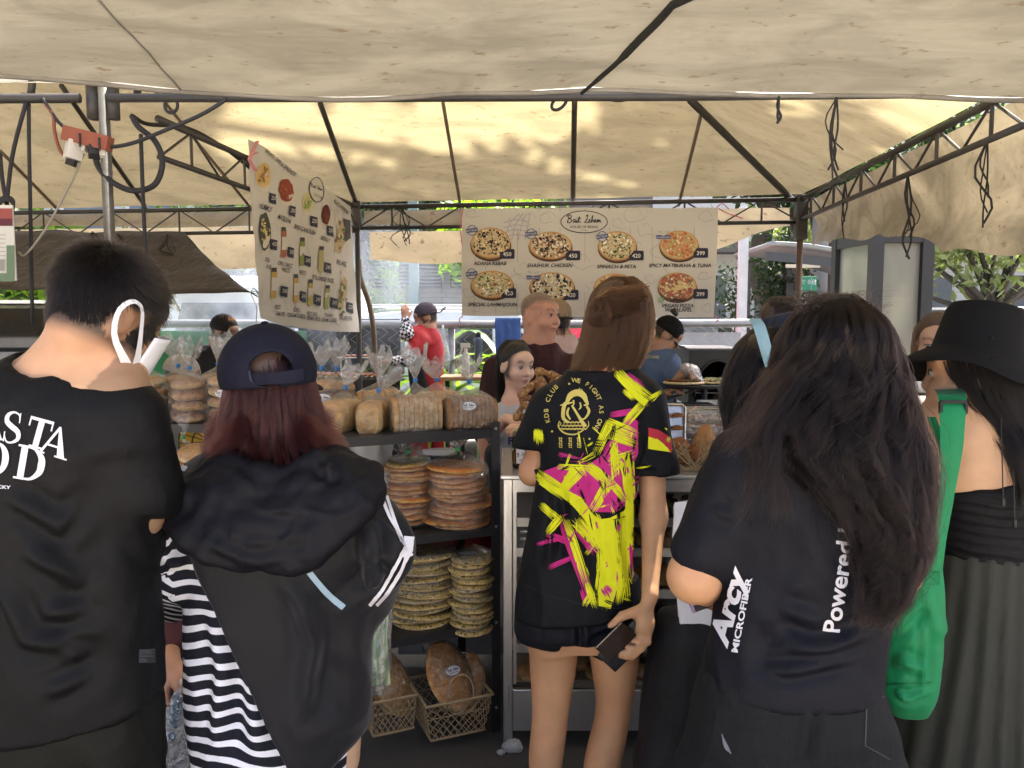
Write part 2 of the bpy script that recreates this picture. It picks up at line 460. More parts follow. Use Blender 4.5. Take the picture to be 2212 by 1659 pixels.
@memo
def bread(name,dark,light,seeds=None,flour=0.,topz=True,sc=30.,seedamt=.6,bump=.5):
 """crust: darker where it faces up, pale below, mottled; optional seeds or herbs"""
 t = NT(name); v = t.co(); g = t.n('ShaderNodeNewGeometry')
 sp = t.n('ShaderNodeSeparateXYZ'); t.l(g.outputs['Normal'],sp.inputs[0])
 n = t.noise(v,sc,5,.6)
 up = t.math('ADD',t.math('MULTIPLY',sp.outputs[2],.35 if topz else .05),t.math('MULTIPLY',n,1.))
 col = t.mix(t.ramp(up,[(.38,0.),(.72,1.)]),light,dark)
 col = t.mix(t.math('MULTIPLY',t.ramp(t.noise(v,sc * 3,3),[(.45,0.),(.7,1.)]),.35),col,sh(dark,.5))
 if seeds:
  s_ = t.math('MULTIPLY',t.ramp(t.noise(v,95,3,.6),[(.52,0.),(.58,1.)]),seedamt)
  s_ = t.math('MULTIPLY',s_,t.ramp(sp.outputs[2],[(-.2 if False else .0,.25),(.5,1.)])); col = t.mix(s_,col,seeds)
 b = t.bsdf(Base_Color=col,Roughness=.6,Specular_IOR_Level=.35)
 t.l(t.bump(t.math('ADD',n,t.math('MULTIPLY',t.noise(v,140,3),.3)),bump,.006),b.inputs['Normal'])
 return t.fin(b.outputs[0])
@memo
def leaf(name,c,tr=.45,var=.35,rough=.4):
 t = NT(name); v = t.co(); n = t.noise(v,3.5,3)
 col = t.mix(n,sh(c,1 - var),sh(c,1 + var))
 b = t.bsdf(Base_Color=col,Roughness=rough,Specular_IOR_Level=.4)
 tl = t.n('ShaderNodeBsdfTranslucent'); t.l(t.mix(1.,col,(1.5,1.6,.6),'MULTIPLY'),tl.inputs[0])
 mx = t.n('ShaderNodeMixShader'); mx.inputs[0].default_value = tr; t.l(b.outputs[0],mx.inputs[1]); t.l(tl.outputs[0],mx.inputs[2])
 return t.fin(mx.outputs[0])
@memo
def glass(name,c=(.9,.95,.95),op=.25,rough=.03):
 t = NT(name); tp = t.n('ShaderNodeBsdfTransparent'); tp.inputs[0].default_value = c + (1,)
 gl = t.n('ShaderNodeBsdfGlossy'); gl.inputs['Roughness'].default_value = rough
 fr = t.n('ShaderNodeFresnel'); fr.inputs[0].default_value = 1.5
 mx = t.n('ShaderNodeMixShader'); t.l(t.math('ADD',fr.outputs[0],op),mx.inputs[0]); t.l(tp.outputs[0],mx.inputs[1]); t.l(gl.outputs[0],mx.inputs[2])
 return t.fin(mx.outputs[0])
@memo
def steel(name='brushed stainless steel',c=(.62,.62,.60),rough=.32):
 t = NT(name); v = t.co(); n = t.noise(t.map(v,(60,60,2)),3,3); d = t.noise(v,4,4)
 col = t.mix(t.ramp(d,[(.45,0.),(.75,.6)]),c,sh(c,.72))
 b = t.bsdf(Base_Color=col,Metallic=.9,Roughness=t.math('ADD',t.math('MULTIPLY',n,.2),rough - .1)); return t.fin(b.outputs[0])
@memo
def hair_mat(name,c,c2=None,rough=.32):
 t = NT(name); b = t.n('ShaderNodeBsdfHairPrincipled'); b.parametrization = 'COLOR'
 hi = t.n('ShaderNodeHairInfo'); col = t.mix(hi.outputs['Random'],c,c2 or sh(c,1.7))
 if c2: col = t.mix(t.math('MULTIPLY',hi.outputs['Intercept'],.55),col,c2)
 t.l(col,b.inputs['Color']); t.set(b,Roughness=rough,Radial_Roughness=.45,IOR=1.38)
 return t.fin(b.outputs[0])
ORD = 'first second third fourth fifth sixth seventh eighth ninth tenth eleventh twelfth thirteenth'.split()
fullscalp = lambda q: np.where((np.abs(q[:,0]) > .070) & (q[:,2] < .028) & (q[:,1] > -.03),-1,np.minimum(.052 - q[:,1] + .4 * np.clip(q[:,2] - .05,0,1),q[:,2] + .06))
BLACK_METAL = lambda: paint('black painted steel',(.018,.018,.02),.42,var=.4,bump=.1)
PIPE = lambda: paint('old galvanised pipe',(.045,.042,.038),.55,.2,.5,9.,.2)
# ------------------------------------------------------------------ flat prints
_glyph = {}
def text_tris(s,bold=0.,shear=0.,space=1.):
 key = (s,bold,shear,space)
 if key not in _glyph:
  c = bpy.data.curves.new('t','FONT'); c.body = s; c.size = 1; c.offset = bold; c.shear = shear; c.space_character = space; c.resolution_u = 3
  o = bpy.data.objects.new('t',c); COL.objects.link(o)
  me = bpy.data.meshes.new_from_object(o.evaluated_get(bpy.context.evaluated_depsgraph_get()))
  me.calc_loop_triangles()
  v = [(q.co.x,q.co.y) for q in me.vertices]; f = [tuple(t.vertices) for t in me.loop_triangles]
  bpy.data.objects.remove(o); bpy.data.curves.remove(c); bpy.data.meshes.remove(me); _glyph[key] = (v,f)
 return _glyph[key]
class Print:
 """flat artwork: coloured polygons in 2-D (y up) laid onto a surface by a mapping"""
 def __init__(s): s.v = []; s.f = []; s.c = []; s.n = 0
 def tris(s,pts,tris,col,layer):
  n = len(s.v); s.v += [(x,y,layer) for x,y in pts]; s.f += [tuple(i + n for i in t) for t in tris]; s.c += [col] * len(tris); return s
 def poly(s,pts,col,layer=1):
  t = tessellate_polygon([[Vector((x,y,0)) for x,y in pts]]); return s.tris(pts,t,col,layer)
 def disc(s,x,y,rx,ry,col,layer=1,n=24,jit=0.,rot=0.,r=None):
  pts = []
  for i in range(n):
   a = 2 * math.pi * i / n; k = 1 + (r.uniform(-jit,jit) if jit else 0)
   p,q = rx * k * math.cos(a),ry * k * math.sin(a)
   pts.append((x + p * math.cos(rot) - q * math.sin(rot),y + p * math.sin(rot) + q * math.cos(rot)))
  return s.tris(pts,[(0,i,i + 1) for i in range(1,n - 1)],col,layer)
 def rect(s,x0,y0,x1,y1,col,layer=1,rad=0.):
  if not rad: return s.tris([(x0,y0),(x1,y0),(x1,y1),(x0,y1)],[(0,1,2),(0,2,3)],col,layer)
  pts = []
  for cx,cy,a0 in ((x1 - rad,y1 - rad,0),(x0 + rad,y1 - rad,90),(x0 + rad,y0 + rad,180),(x1 - rad,y0 + rad,270)):
   for k in range(5): a = R(a0 + k * 22.5); pts.append((cx + rad * math.cos(a),cy + rad * math.sin(a)))
  return s.tris(pts,[(0,i,i + 1) for i in range(1,len(pts) - 1)],col,layer)
 def stroke(s,pts,w,col,layer=1,close=False):
  pts = [Vector((p[0],p[1])) for p in pts]; k = len(pts); L = []; T = []
  ww = w if isinstance(w,(list,tuple,np.ndarray)) else [w] * k
  for i,p in enumerate(pts):
   if close: d = pts[(i + 1) % k] - pts[i - 1]
   else: d = pts[min(i + 1,k - 1)] - pts[max(i - 1,0)]
   d = d.normalized() if d.length else Vector((1,0)); nn = Vector((-d.y,d.x)) * ww[i] / 2
   L += [(p + nn)[:],(p - nn)[:]]
  for i in range(k if close else k - 1):
   a,b = 2 * i,2 * ((i + 1) % k); T += [(a,a + 1,b + 1),(a,b + 1,b)]
  return s.tris(L,T,col,layer)
 def ring(s,x,y,rx,ry,w,col,layer=1,n=40): return s.stroke([(x + rx * math.cos(2 * math.pi * i / n),y + ry * math.sin(2 * math.pi * i / n)) for i in range(n)],w,col,layer,True)
 def text(s,t,x,y,size,col,layer=2,bold=.0,shear=0.,rot=0.,align='c',width=None,space=1.,sy=1.):
  v,f = text_tris(t,bold,shear,space)
  if not v: return s
  xs = [p[0] for p in v]; x0,x1 = min(xs),max(xs); k = size / .7; kx = k
  if width: kx = width / (x1 - x0)
  off = {'c': (x0 + x1) / 2,'l': x0,'r': x1}[align]; c_,s_ = math.cos(rot),math.sin(rot); pts = []
  for p in v:
   a = (p[0] - off) * kx; b = p[1] * k * sy; pts.append((x + a * c_ - b * s_,y + a * s_ + b * c_))
  return s.tris(pts,f,col,layer)
 def split(s,step):
  """cut into cells no larger than step so the print can follow a curved surface"""
  bm = bmesh.new(); vs = [bm.verts.new(p) for p in s.v]; la = bm.faces.layers.int.new('c')
  for i,f in enumerate(s.f):
   try: q = bm.faces.new([vs[j] for j in f]); q[la] = i
   except ValueError: pass
  for ax in (0,1):
   xs = [p[ax] for p in s.v]; a = math.floor(min(xs) / step) * step + step
   while a < max(xs):
    co = Vector((0,0,0)); no = Vector((0,0,0)); co[ax] = a; no[ax] = 1
    bmesh.ops.bisect_plane(bm,geom=bm.verts[:] + bm.edges[:] + bm.faces[:],plane_co=co,plane_no=no); a += step
  bm.verts.index_update(); cols = s.c
  s.v = [tuple(q.co) for q in bm.verts]; s.f = [tuple(q.index for q in f.verts) for f in bm.faces]; s.c = [cols[f[la]] for f in bm.faces]
  bm.free(); return s
 def build(s,name,fn,mat,parent=None):
  pos = [fn(*p) for p in s.v]; ok = [p is not None for p in pos]; idx = {}; V = []
  for i,p in enumerate(pos):
   if ok[i]: idx[i] = len(V); V.append(tuple(p))
  F = []; C = []
  for f,c in zip(s.f,s.c):
   if all(ok[i] for i in f): F.append([idx[i] for i in f]); C.append(c)
  me = mesh(name,V,F)
  a = me.attributes.new('Col','FLOAT_COLOR','FACE')
  a.data.foreach_set('color',np.array([tuple(c) + (1,) for c in C],np.float32).ravel())
  return link(name,me,mat,parent)
def bvh_of(*objs):
 V = []; F = []
 for o in objs:
  n = len(V); mw = world(o)
  V += [mw @ v.co for v in o.data.vertices]; F += [[i + n for i in p.vertices] for p in o.data.polygons]
 return BVHTree.FromPolygons(V,F)
def onto(bvh,lift=.0012,step=.0006,maxd=9):
 """maps view coordinates (u, -v) onto the first surface there"""
 def f(x,y,layer):
  d = P(x,-y,1.0) - cam.location; d.normalize()
  h,n,i,t = bvh.ray_cast(cam.location,d,maxd)
  if h is None: return None
  if n.dot(d) > 0: n = -n
  return h + n * (lift + step * layer)
 return f
INK = lambda: vcol('printing ink',rough=.6,var=.05)
# ------------------------------------------------------------------ hair
def strands(name,pts,rad,mat,parent,tip=.35):
 """pts: (N, K, 3) -> hair curves"""
 N,K,_ = pts.shape; hc = bpy.data.hair_curves.new(name); hc.add_curves([K] * N)
 hc.attributes['position'].data.foreach_set('vector',np.ascontiguousarray(pts,np.float32).ravel())
 ra = hc.attributes.get('radius') or hc.attributes.new('radius','FLOAT','POINT')
 ra.data.foreach_set('value',(np.linspace(1,tip,K)[None,:] * np.full((N,1),rad)).astype(np.float32).ravel())
 return link(name,hc,mat,parent)
class Lock:
 """a head of hair as rows (z, cx, cy, half width, half depth); strands run down it"""
 def __init__(s,rows):
  r = np.array(sorted(rows,reverse=True),float); s.z0,s.z1 = r[0,0],r[-1,0]
  s.zz = np.linspace(s.z1,s.z0,120); s.c = []
  for k in range(1,5):
   y = np.interp(s.zz,r[::-1,0],r[::-1,k]); y = np.convolve(np.pad(y,4,'edge'),np.ones(9) / 9,'valid'); s.c.append(y)
 def at(s,z,phi,rho):
  cx,cy,w,d = (np.interp(z,s.zz,c) for c in s.c)
  return np.stack([cx + w * rho * np.cos(phi),cy + d * rho * np.sin(phi),z],-1)
 def make(s,N,K,seed,phi=(0,2 * math.pi),ztop=.0,zend=(-.05,.05),wave=0.,wl=.12,clump=.5,nclump=90,rho=(.8,1.03),flip=0.,part=None,fly=.0,drift=.25,zstart=None):
  g = rng(seed); ph = g.uniform(phi[0],phi[1],N); nc = nclump
  cph = g.uniform(phi[0],phi[1],nc); cid = np.abs(((ph[:,None] - cph[None] + math.pi) % (2 * math.pi)) - math.pi).argmin(1)
  H = s.z0 - s.z1
  za = s.z0 - ztop - (np.abs(g.normal(0,.02,N)) if zstart is None else g.uniform(zstart[0],zstart[1],N))
  zb = s.z1 + g.uniform(zend[0],zend[1],N) + .03 * np.sin(cph[cid] * 5 + seed)
  t = np.linspace(0,1,K)[None,:]; z = za[:,None] + (zb - za)[:,None] * (t ** .85)
  cl = clump * t ** .8
  dp = g.normal(0,drift * .5,nc)[cid][:,None] * t
  p = ph[:,None] + (cph[cid] - ph)[:,None] * cl * .8 + dp
  ro = g.uniform(rho[0],rho[1],N)[:,None] * np.ones((1,K)); cro = g.uniform(rho[0],rho[1] + .04,nc)[cid][:,None]
  ro = ro + (cro - ro) * cl * .7
  q = s.at(z,p,ro)
  if wave:
   pz = g.uniform(0,6.28,nc)[cid][:,None] + g.normal(0,.35,N)[:,None]; wl_ = wl * (1 + g.normal(0,.18,nc)[cid][:,None])
   ds = (za[:,None] - z); a = wave * np.clip(ds / .15,0,1) * (.6 + .8 * g.random(nc)[cid][:,None])
   q[...,0] += a * np.sin(6.28 * ds / wl_ + pz); q[...,1] += a * .8 * np.cos(6.28 * ds / wl_ + pz * 1.3)
  if flip:
   e = np.clip((t - .7) / .3,0,1) ** 2 * flip; q[...,0] += e * np.cos(p); q[...,1] += e * np.sin(p); q[...,2] += e * .3
  if fly:
   m = g.random(N) < .07; q[m] += (g.normal(0,fly,(m.sum(),1,3)) * (t ** 1.5)[...,None])
  q += g.normal(0,.0012,(N,1,3))
  return q
 def shell(s,b,k=.01,f=.9):
  zs = np.linspace(s.z1,s.z0 - .001,24)
  b.loft([(z,) + tuple(float(np.interp(z,s.zz,c)) * (f if i >= 2 else 1) for i,c in enumerate(s.c)) for z in zs],k,n=2)
  return b
# ================================================================== GROUND
def asphalt():
 t = NT('worn dark asphalt'); v = t.co(); n = t.noise(v,2.2,6,.6); g = t.noise(v,160,3); w = t.ramp(t.noise(v,.7,5),[(.45,0.),(.7,1.)])
 col = t.mix(n,(.022,.020,.018),(.065,.060,.054)); col = t.mix(t.math('MULTIPLY',w,.5),col,(.10,.092,.082)); col = t.mix(t.math('MULTIPLY',g,.25),col,(.13,.12,.11))
 b = t.bsdf(Base_Color=col,Roughness=t.math('ADD',t.math('MULTIPLY',n,.3),.55),Specular_IOR_Level=.3); t.l(t.bump(t.math('ADD',g,n),.5,.008),b.inputs['Normal']); return t.fin(b.outputs[0])
g = MB(); g.add([(-120,-60,0),(120,-60,0),(120,200,0),(-120,200,0)],[(0,1,2,3)])
tag(g.build('ground',asphalt()),None,None,None,'structure')
conc = paint('pale concrete',(.36,.35,.33),.85,var=.2,scale=2.,bump=.3)
g = MB(); g.add([(-60,7.4,.004),(60,7.4,.004),(60,14.2,.004),(-60,14.2,.004)],[(0,1,2,3)])
tag(g.build('road',paint('sunlit road',(.22,.215,.21),.9,var=.2,scale=1.5,bump=.3)),None,None,None,'structure')
g = MB(); g.add([(-40,-30,.004),(40,-30,.004),(40,-.9,.004),(-40,-.9,.004)],[(0,1,2,3)]); tag(g.build('added_bounce_paving',paint('pale bounce paving',(.46,.42,.36),.9,var=.15,scale=1.5,bump=.3)),None,None,None,'structure')  # unseen pale ground added behind the camera to bounce warm light forward
g = MB().box((0,16.2,.06),(120,4,.12),bev=.02); tag(g.build('pavement',conc),None,None,None,'structure')
# ================================================================== BUILDINGS BEHIND
def wall_mat(name,c):
 t = NT(name); v = t.co(); n = t.noise(v,1.2,5); col = t.mix(n,sh(c,.8),sh(c,1.12)); b = t.bsdf(Base_Color=col,Roughness=.85)
 t.l(t.bump(t.noise(v,20,4),.3,.01),b.inputs['Normal']); return t.fin(b.outputs[0])
bl = thing('stone_building',(0,18,0),'grey stone faced building with louvred vents behind the parked white car','building')
MB().box((-1.2,20.4,3.2),(9,4,6.4)).build('wall',wall_mat('dark mortar',(.16,.16,.16)),bl)
st = paint('grey stone',(.30,.31,.32),.85,var=.25,scale=3.,bump=.5)
gr_ = rng(5); shapes = [MB().box((0,0,0),(w,.06,.105),bev=.01) for w in (.42,.6,.8)]; sme = [mesh('stone',m.v,m.f) for m in shapes]
for m in sme: m.materials.append(st)
r0 = 0; cnt = 0
for row in range(36):
 x = -4.6 + gr_.uniform(0,.4); z = .2 + row * .115
 while x < 2.6 and cnt < 290:
  k = int(gr_.integers(0,3)); w = (.42,.6,.8)[k]
  vis = .9 < z < 3.4 and -3.7 < x + w / 2 < -.9
  if vis:
   cnt += 1
   o = bpy.data.objects.new('stone',sme[k]); COL.objects.link(o); o.parent = bl; o.matrix_parent_inverse = MI(bl); o.location = (x + w / 2,18.38 + gr_.uniform(-.012,.012),z)
  x += w + .012
lv = paint('grey louvre',(.20,.22,.23),.6)
for (x,z) in ((-2.15,2.65),(-.95,2.65),(-3.4,2.65)):
 p = MB().box((x,18.31,z),(1.0,.05,.62)).build('vent',paint('dark opening',(.03,.03,.03),.9),bl)
 for k in range(7): MB().bar((x - .48,18.25,z - .26 + k * .085),(x + .48,18.25,z - .26 + k * .085),.05,.03,(0,-.5,1)).build('slat',lv,p)
hr = thing('handrail',(-1.2,17.2,.12),'pale blue metal handrail of the ramp by the grey stone building','handrail')
hm = paint('pale blue rail paint',(.52,.60,.60),.5)
for dz in (.95,.55): MB().tube([(-2.7,17.2,.35 + dz),(-1.5,17.2,.35 + dz),(-.2,17.2,.12 + dz),(1.5,17.2,-.1 + dz)],.03).build('rail',hm,hr)
for x,zt in ((-2.7,1.3),(-1.5,1.3),(-.6,1.12),(.4,.98)): MB().tube([(x,17.2,.12),(x,17.2,zt)],.025).build('post',hm,hr)
pb = thing('pale_building',(-9,24,0),'pale blue office block behind the white van','building')
MB().box((-10,26,4),(13,4,8)).build('wall',wall_mat('pale blue render',(.42,.47,.52)),pb)
for i in range(6):
 for j in range(2):
  w_ = MB().box((-15 + i * 2.0,23.97,1.9 + j * 2.6),(1.5,.08,1.7)).build('window',paint('aluminium frame',(.5,.52,.54),.4),pb)
  MB().box((-15 + i * 2.0,23.92,1.9 + j * 2.6),(1.3,.04,1.5)).build('pane',paint('blue glass',(.10,.14,.18),.08,spec=.8),w_)
wb = thing('white_building',(12,27,0),'white walled building with dark ledge behind the trees on the right','building')
MB().box((15,29,4.5),(26,4,9)).build('wall',wall_mat('white render',(.62,.62,.60)),wb)
for i in range(9):
 f_ = MB().box((4 + i * 2.6,26.96,2.0),(1.8,.08,2.4)).build('window',paint('pale frame',(.6,.6,.6),.5),wb)
 MB().box((4 + i * 2.6,26.9,2.0),(1.6,.04,2.2)).build('pane',paint('grey shop glass',(.16,.18,.19),.1,spec=.8),f_)
MB().box((15,26.6,4.0),(26,1.2,.35)).build('ledge',paint('dark ledge',(.14,.13,.12),.8),wb)
# ================================================================== TREES AND PLANTS
bark = paint('tree bark',(.06,.05,.042),.9,var=.4,scale=9.,bump=.9,bscale=25.)
def leaves(c,rad,n,size,seed,droop=.3,asp=.38,dens=None,clumps=None):
 g = rng(seed); c = np.array(c,float); rad = np.array(rad,float)
 if clumps:
  d = g.normal(0,1,(clumps,3)); d /= np.linalg.norm(d,axis=1)[:,None]; cc = d * (g.random((clumps,1)) ** .45)
  k = g.integers(0,clumps,n); q = cc[k] + g.normal(0,.16,(n,3))
 else:
  d = g.normal(0,1,(n,3)); d /= np.linalg.norm(d,axis=1)[:,None]; q = d * (g.random((n,1)) ** .4)
 p = c + q * rad
 a = g.normal(0,1,(n,3)); a[:,2] -= droop; a /= np.linalg.norm(a,axis=1)[:,None]
 b = np.cross(a,g.normal(0,1,(n,3))); b /= np.linalg.norm(b,axis=1)[:,None] + 1e-9
 nn = np.cross(a,b); L = size * g.uniform(.6,1.3,(n,1)); w = L * asp
 v = np.stack([p - a * L / 2,p + b * w / 2 + nn * w * .12,p + a * L / 2,p - b * w / 2 + nn * w * .12],1).reshape(-1,3)
 return v,np.arange(4 * n).reshape(-1,4)
def crown(name,parent,mat,parts):
 V = []; F = []; k = 0
 for v,f in parts: V.append(v); F.append(f + k); k += len(v)
 return link(name,mesh(name,np.vstack(V),np.vstack(F)),mat,parent)
def branches(m,base,tips,r,seed):
 g = rng(seed)
 for t in tips:
  b = np.array(base,float); t = np.array(t,float); mid = (b + t) / 2 + g.normal(0,.12,3) * np.linalg.norm(t - b) * .5
  pts = spline([b,mid,t],9); m.tube(pts,list(np.linspace(r,r * .25,9)),6)
def tree(name,label,base,h,r,crown_c,crown_r,mat,n=2500,size=.2,seed=1,lean=(0,0),group=None,clumps=26,tips=None,droop=.3,asp=.38):
 t = thing(name,base,label,'tree',group); b = np.array(base,float)
 top = b + np.array((lean[0],lean[1],h)); m = MB()
 m.tube(spline([b,b * .4 + top * .6 + np.array((.08,0,0)),top],10),list(np.linspace(r * 1.25,r * .8,10)),10)
 g = rng(seed); cc = np.array(crown_c,float); cr = np.array(crown_r,float)
 tips = tips or [cc + cr * g.normal(0,.5,3) for _ in range(8)]
 branches(m,top - np.array((0,0,.05)),tips,r * .6,seed)
 m.build('trunk',bark,t,True)
 crown('crown',t,mat,[leaves(cc,cr,n,size,seed,droop,asp,clumps=clumps)])
 return t
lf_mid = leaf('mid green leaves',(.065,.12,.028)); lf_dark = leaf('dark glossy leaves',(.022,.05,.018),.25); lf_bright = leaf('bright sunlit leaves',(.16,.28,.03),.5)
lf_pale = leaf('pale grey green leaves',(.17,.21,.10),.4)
tree('street_tree','slim dark tree trunk with drooping leaves against the stone building',(-.95,15.8,0),2.7,.11,(-.95,15.8,4.2),(1.6,1.2,1.3),lf_mid,1800,.28,3,droop=.9)
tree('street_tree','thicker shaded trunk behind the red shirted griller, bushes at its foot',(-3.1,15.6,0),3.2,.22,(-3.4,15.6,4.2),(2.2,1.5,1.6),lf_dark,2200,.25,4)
def bush(label,c,rad,mat,n,size,seed,name='bush',clumps=18):
 o = thing(name,(c[0],c[1],0),label,'bush')
 m = MB(); branches(m,(c[0],c[1],0),[np.array(c) + np.array(rad) * rng(seed).normal(0,.45,3) for _ in range(7)],.03,seed); m.build('stem',bark,o,True)
 crown('foliage',o,mat,[leaves(c,rad,n,size,seed,clumps=clumps)])
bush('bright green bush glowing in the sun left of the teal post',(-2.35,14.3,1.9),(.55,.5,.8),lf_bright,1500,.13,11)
bush('dull green shrub in the smoke behind the grill',(-3.6,14.6,1.9),(.9,.6,1.1),lf_mid,1700,.15,12)
bush('low dark hedge under the handrail',(-1.2,14.9,1.2),(1.5,.5,.45),lf_dark,1500,.13,13)
bush('sunlit yellow green shrub behind the paper sign',(-4.4,7.6,1.75),(.75,.4,.55),lf_bright,900,.17,14)
tree('street_tree','leafy tree rising behind the white van',(-5.2,15.2,0),2.4,.14,(-5.0,15.2,3.2),(2.4,1.2,1.5),lf_mid,3000,.24,5,clumps=36)
tree('street_tree','bright leafy tree between the stone building and the pizza menu',(-.1,13.4,0),2.2,.09,(-.4,13.4,2.9),(.9,.8,.9),lf_bright,1200,.24,6)
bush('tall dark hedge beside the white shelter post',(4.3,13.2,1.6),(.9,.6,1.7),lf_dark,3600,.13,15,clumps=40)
bush('drooping feathery palm fronds at the far left',(-5.3,8.2,2.1),(.9,.4,.6),lf_mid,900,.26,16)
ft = thing('forked_tree',(5.7,15.5,0),'big dark tree with a forked trunk behind the shelter','tree')
m = MB(); m.tube(spline([(5.55,15.5,0),(5.6,15.5,.9),(5.65,15.5,1.7)],8),[.55,.5,.46,.42,.42,.43,.44,.42],12)
for pts,r in ((((5.5,15.5,1.4),(5.0,15.5,2.2),(4.95,15.5,3.2),(5.3,15.4,4.6)),.26),(((5.8,15.5,1.4),(6.15,15.5,2.0),(6.2,15.5,3.0),(6.0,15.5,4.2),(6.3,15.2,5.5)),.24),(((5.65,15.6,1.5),(5.6,15.6,2.6),(5.75,15.6,4.5)),.22)):
 q = spline(pts,12); m.tube(q,list(np.linspace(r,r * .6,12)),10)
m.build('trunk',bark,ft,True)
crown('crown',ft,lf_dark,[leaves((5.2,15.2,4.6),(1.6,1.2,.9),2600,.3,21,.9,.3,clumps=26),leaves((7.6,16.5,5.2),(2.4,1.4,1.2),1800,.28,22,clumps=20)])
tree('light_leaved_tree','airy light green tree seen behind the concrete pole',(8.3,19,0),3.2,.16,(8.2,19,4.3),(2.6,1.4,1.6),lf_pale,3800,.26,23,clumps=44)
tree('frangipani_tree','frangipani with bare curling grey branches and pale leaves at the far right',(9.0,14.5,0),1.8,.13,(8.7,14.5,3.5),(2.0,1.2,1.3),lf_pale,2600,.24,24,clumps=60,
     tips=[(6.9 + i * .32,14.2 + (i % 3) * .3,2.3 + (i * 7 % 5) * .38) for i in range(13)])
tree('light_leaved_tree','pale leafy tree over the parked pickup beyond the hat',(12.5,17,0),3.2,.16,(11.4,17,4.4),(2.8,1.6,1.8),lf_pale,2600,.26,25,clumps=36)
sd = thing('spreading_tree',(6.6,8.6,0),'spreading tree whose crown shades the tents','tree')
m = MB(); m.tube(spline([(6.6,8.6,0),(6.5,8.6,3),(6.2,8.8,7.2)],8),list(np.linspace(.3,.2,8)),10)
gb = rng(31); tp = [(gb.uniform(-2.5,7),gb.uniform(6.9,11),gb.uniform(7.6,9.6)) for _ in range(20)]
branches(m,(6.2,8.8,7.1),tp,.13,31); m.build('trunk',bark,sd,True)
crown('crown',sd,lf_mid,[leaves(t,(1.0,.75,.5),200,.42,100 + i,.4,.5) for i,t in enumerate(tp)] +
      [leaves((gb.uniform(-3,7),gb.uniform(6.9,11),gb.uniform(7.6,9.6)),(.8,.6,.4),150,.42,200 + i,.4,.5) for i in range(24)])
def strap_plant(label,base,n,L,seed,mat,w=.05,name='leafy_plant'):
 o = thing(name,base,label,'plant'); g = rng(seed); b = Vector(base)
 MB().tube([b,b + Vector((0,0,L * .9))],.02,7).build('stem',bark,o,True)
 for i in range(n):
  a = i * 2.4 + g.uniform(-.3,.3); z0 = L * g.uniform(.25,.95); up = g.uniform(.5,1.1); d = Vector((math.cos(a),math.sin(a),0)); s_ = Vector((-d.y,d.x,0)); l = L * g.uniform(.55,.95)
  V = []; K = 7
  for k in range(K + 1):
   t = k / K; c = b + Vector((0,0,z0)) + d * l * t + Vector((0,0,l * (up * t - .95 * t * t))); ww = w * math.sin(math.pi * min(.97,.12 + .88 * t)) ** .7
   V += [c + s_ * ww - Vector((0,0,-.012)),c,c - s_ * ww + Vector((0,0,.012))]
  F = [(3 * k + j,3 * k + j + 1,3 * k + j + 4,3 * k + j + 3) for k in range(K) for j in (0,1)]
  MB().add(V,F).build('leaf',mat,o,True)
strap_plant('sunlit strap leaved plant behind the white spray bottle',(-.62,7.35,0),34,1.25,41,lf_bright,.06)
strap_plant('broad leaved plant beside the blue towel on the fence',(-.12,7.5,0),26,1.3,42,lf_mid,.05)
strap_plant('large dark glossy leaves behind the paper sign',(-3.75,6.9,.5),14,1.4,43,lf_dark,.11)
strap_plant('green plant at the foot of the fence by the oven',(1.05,7.4,0),20,1.0,44,lf_bright,.05)
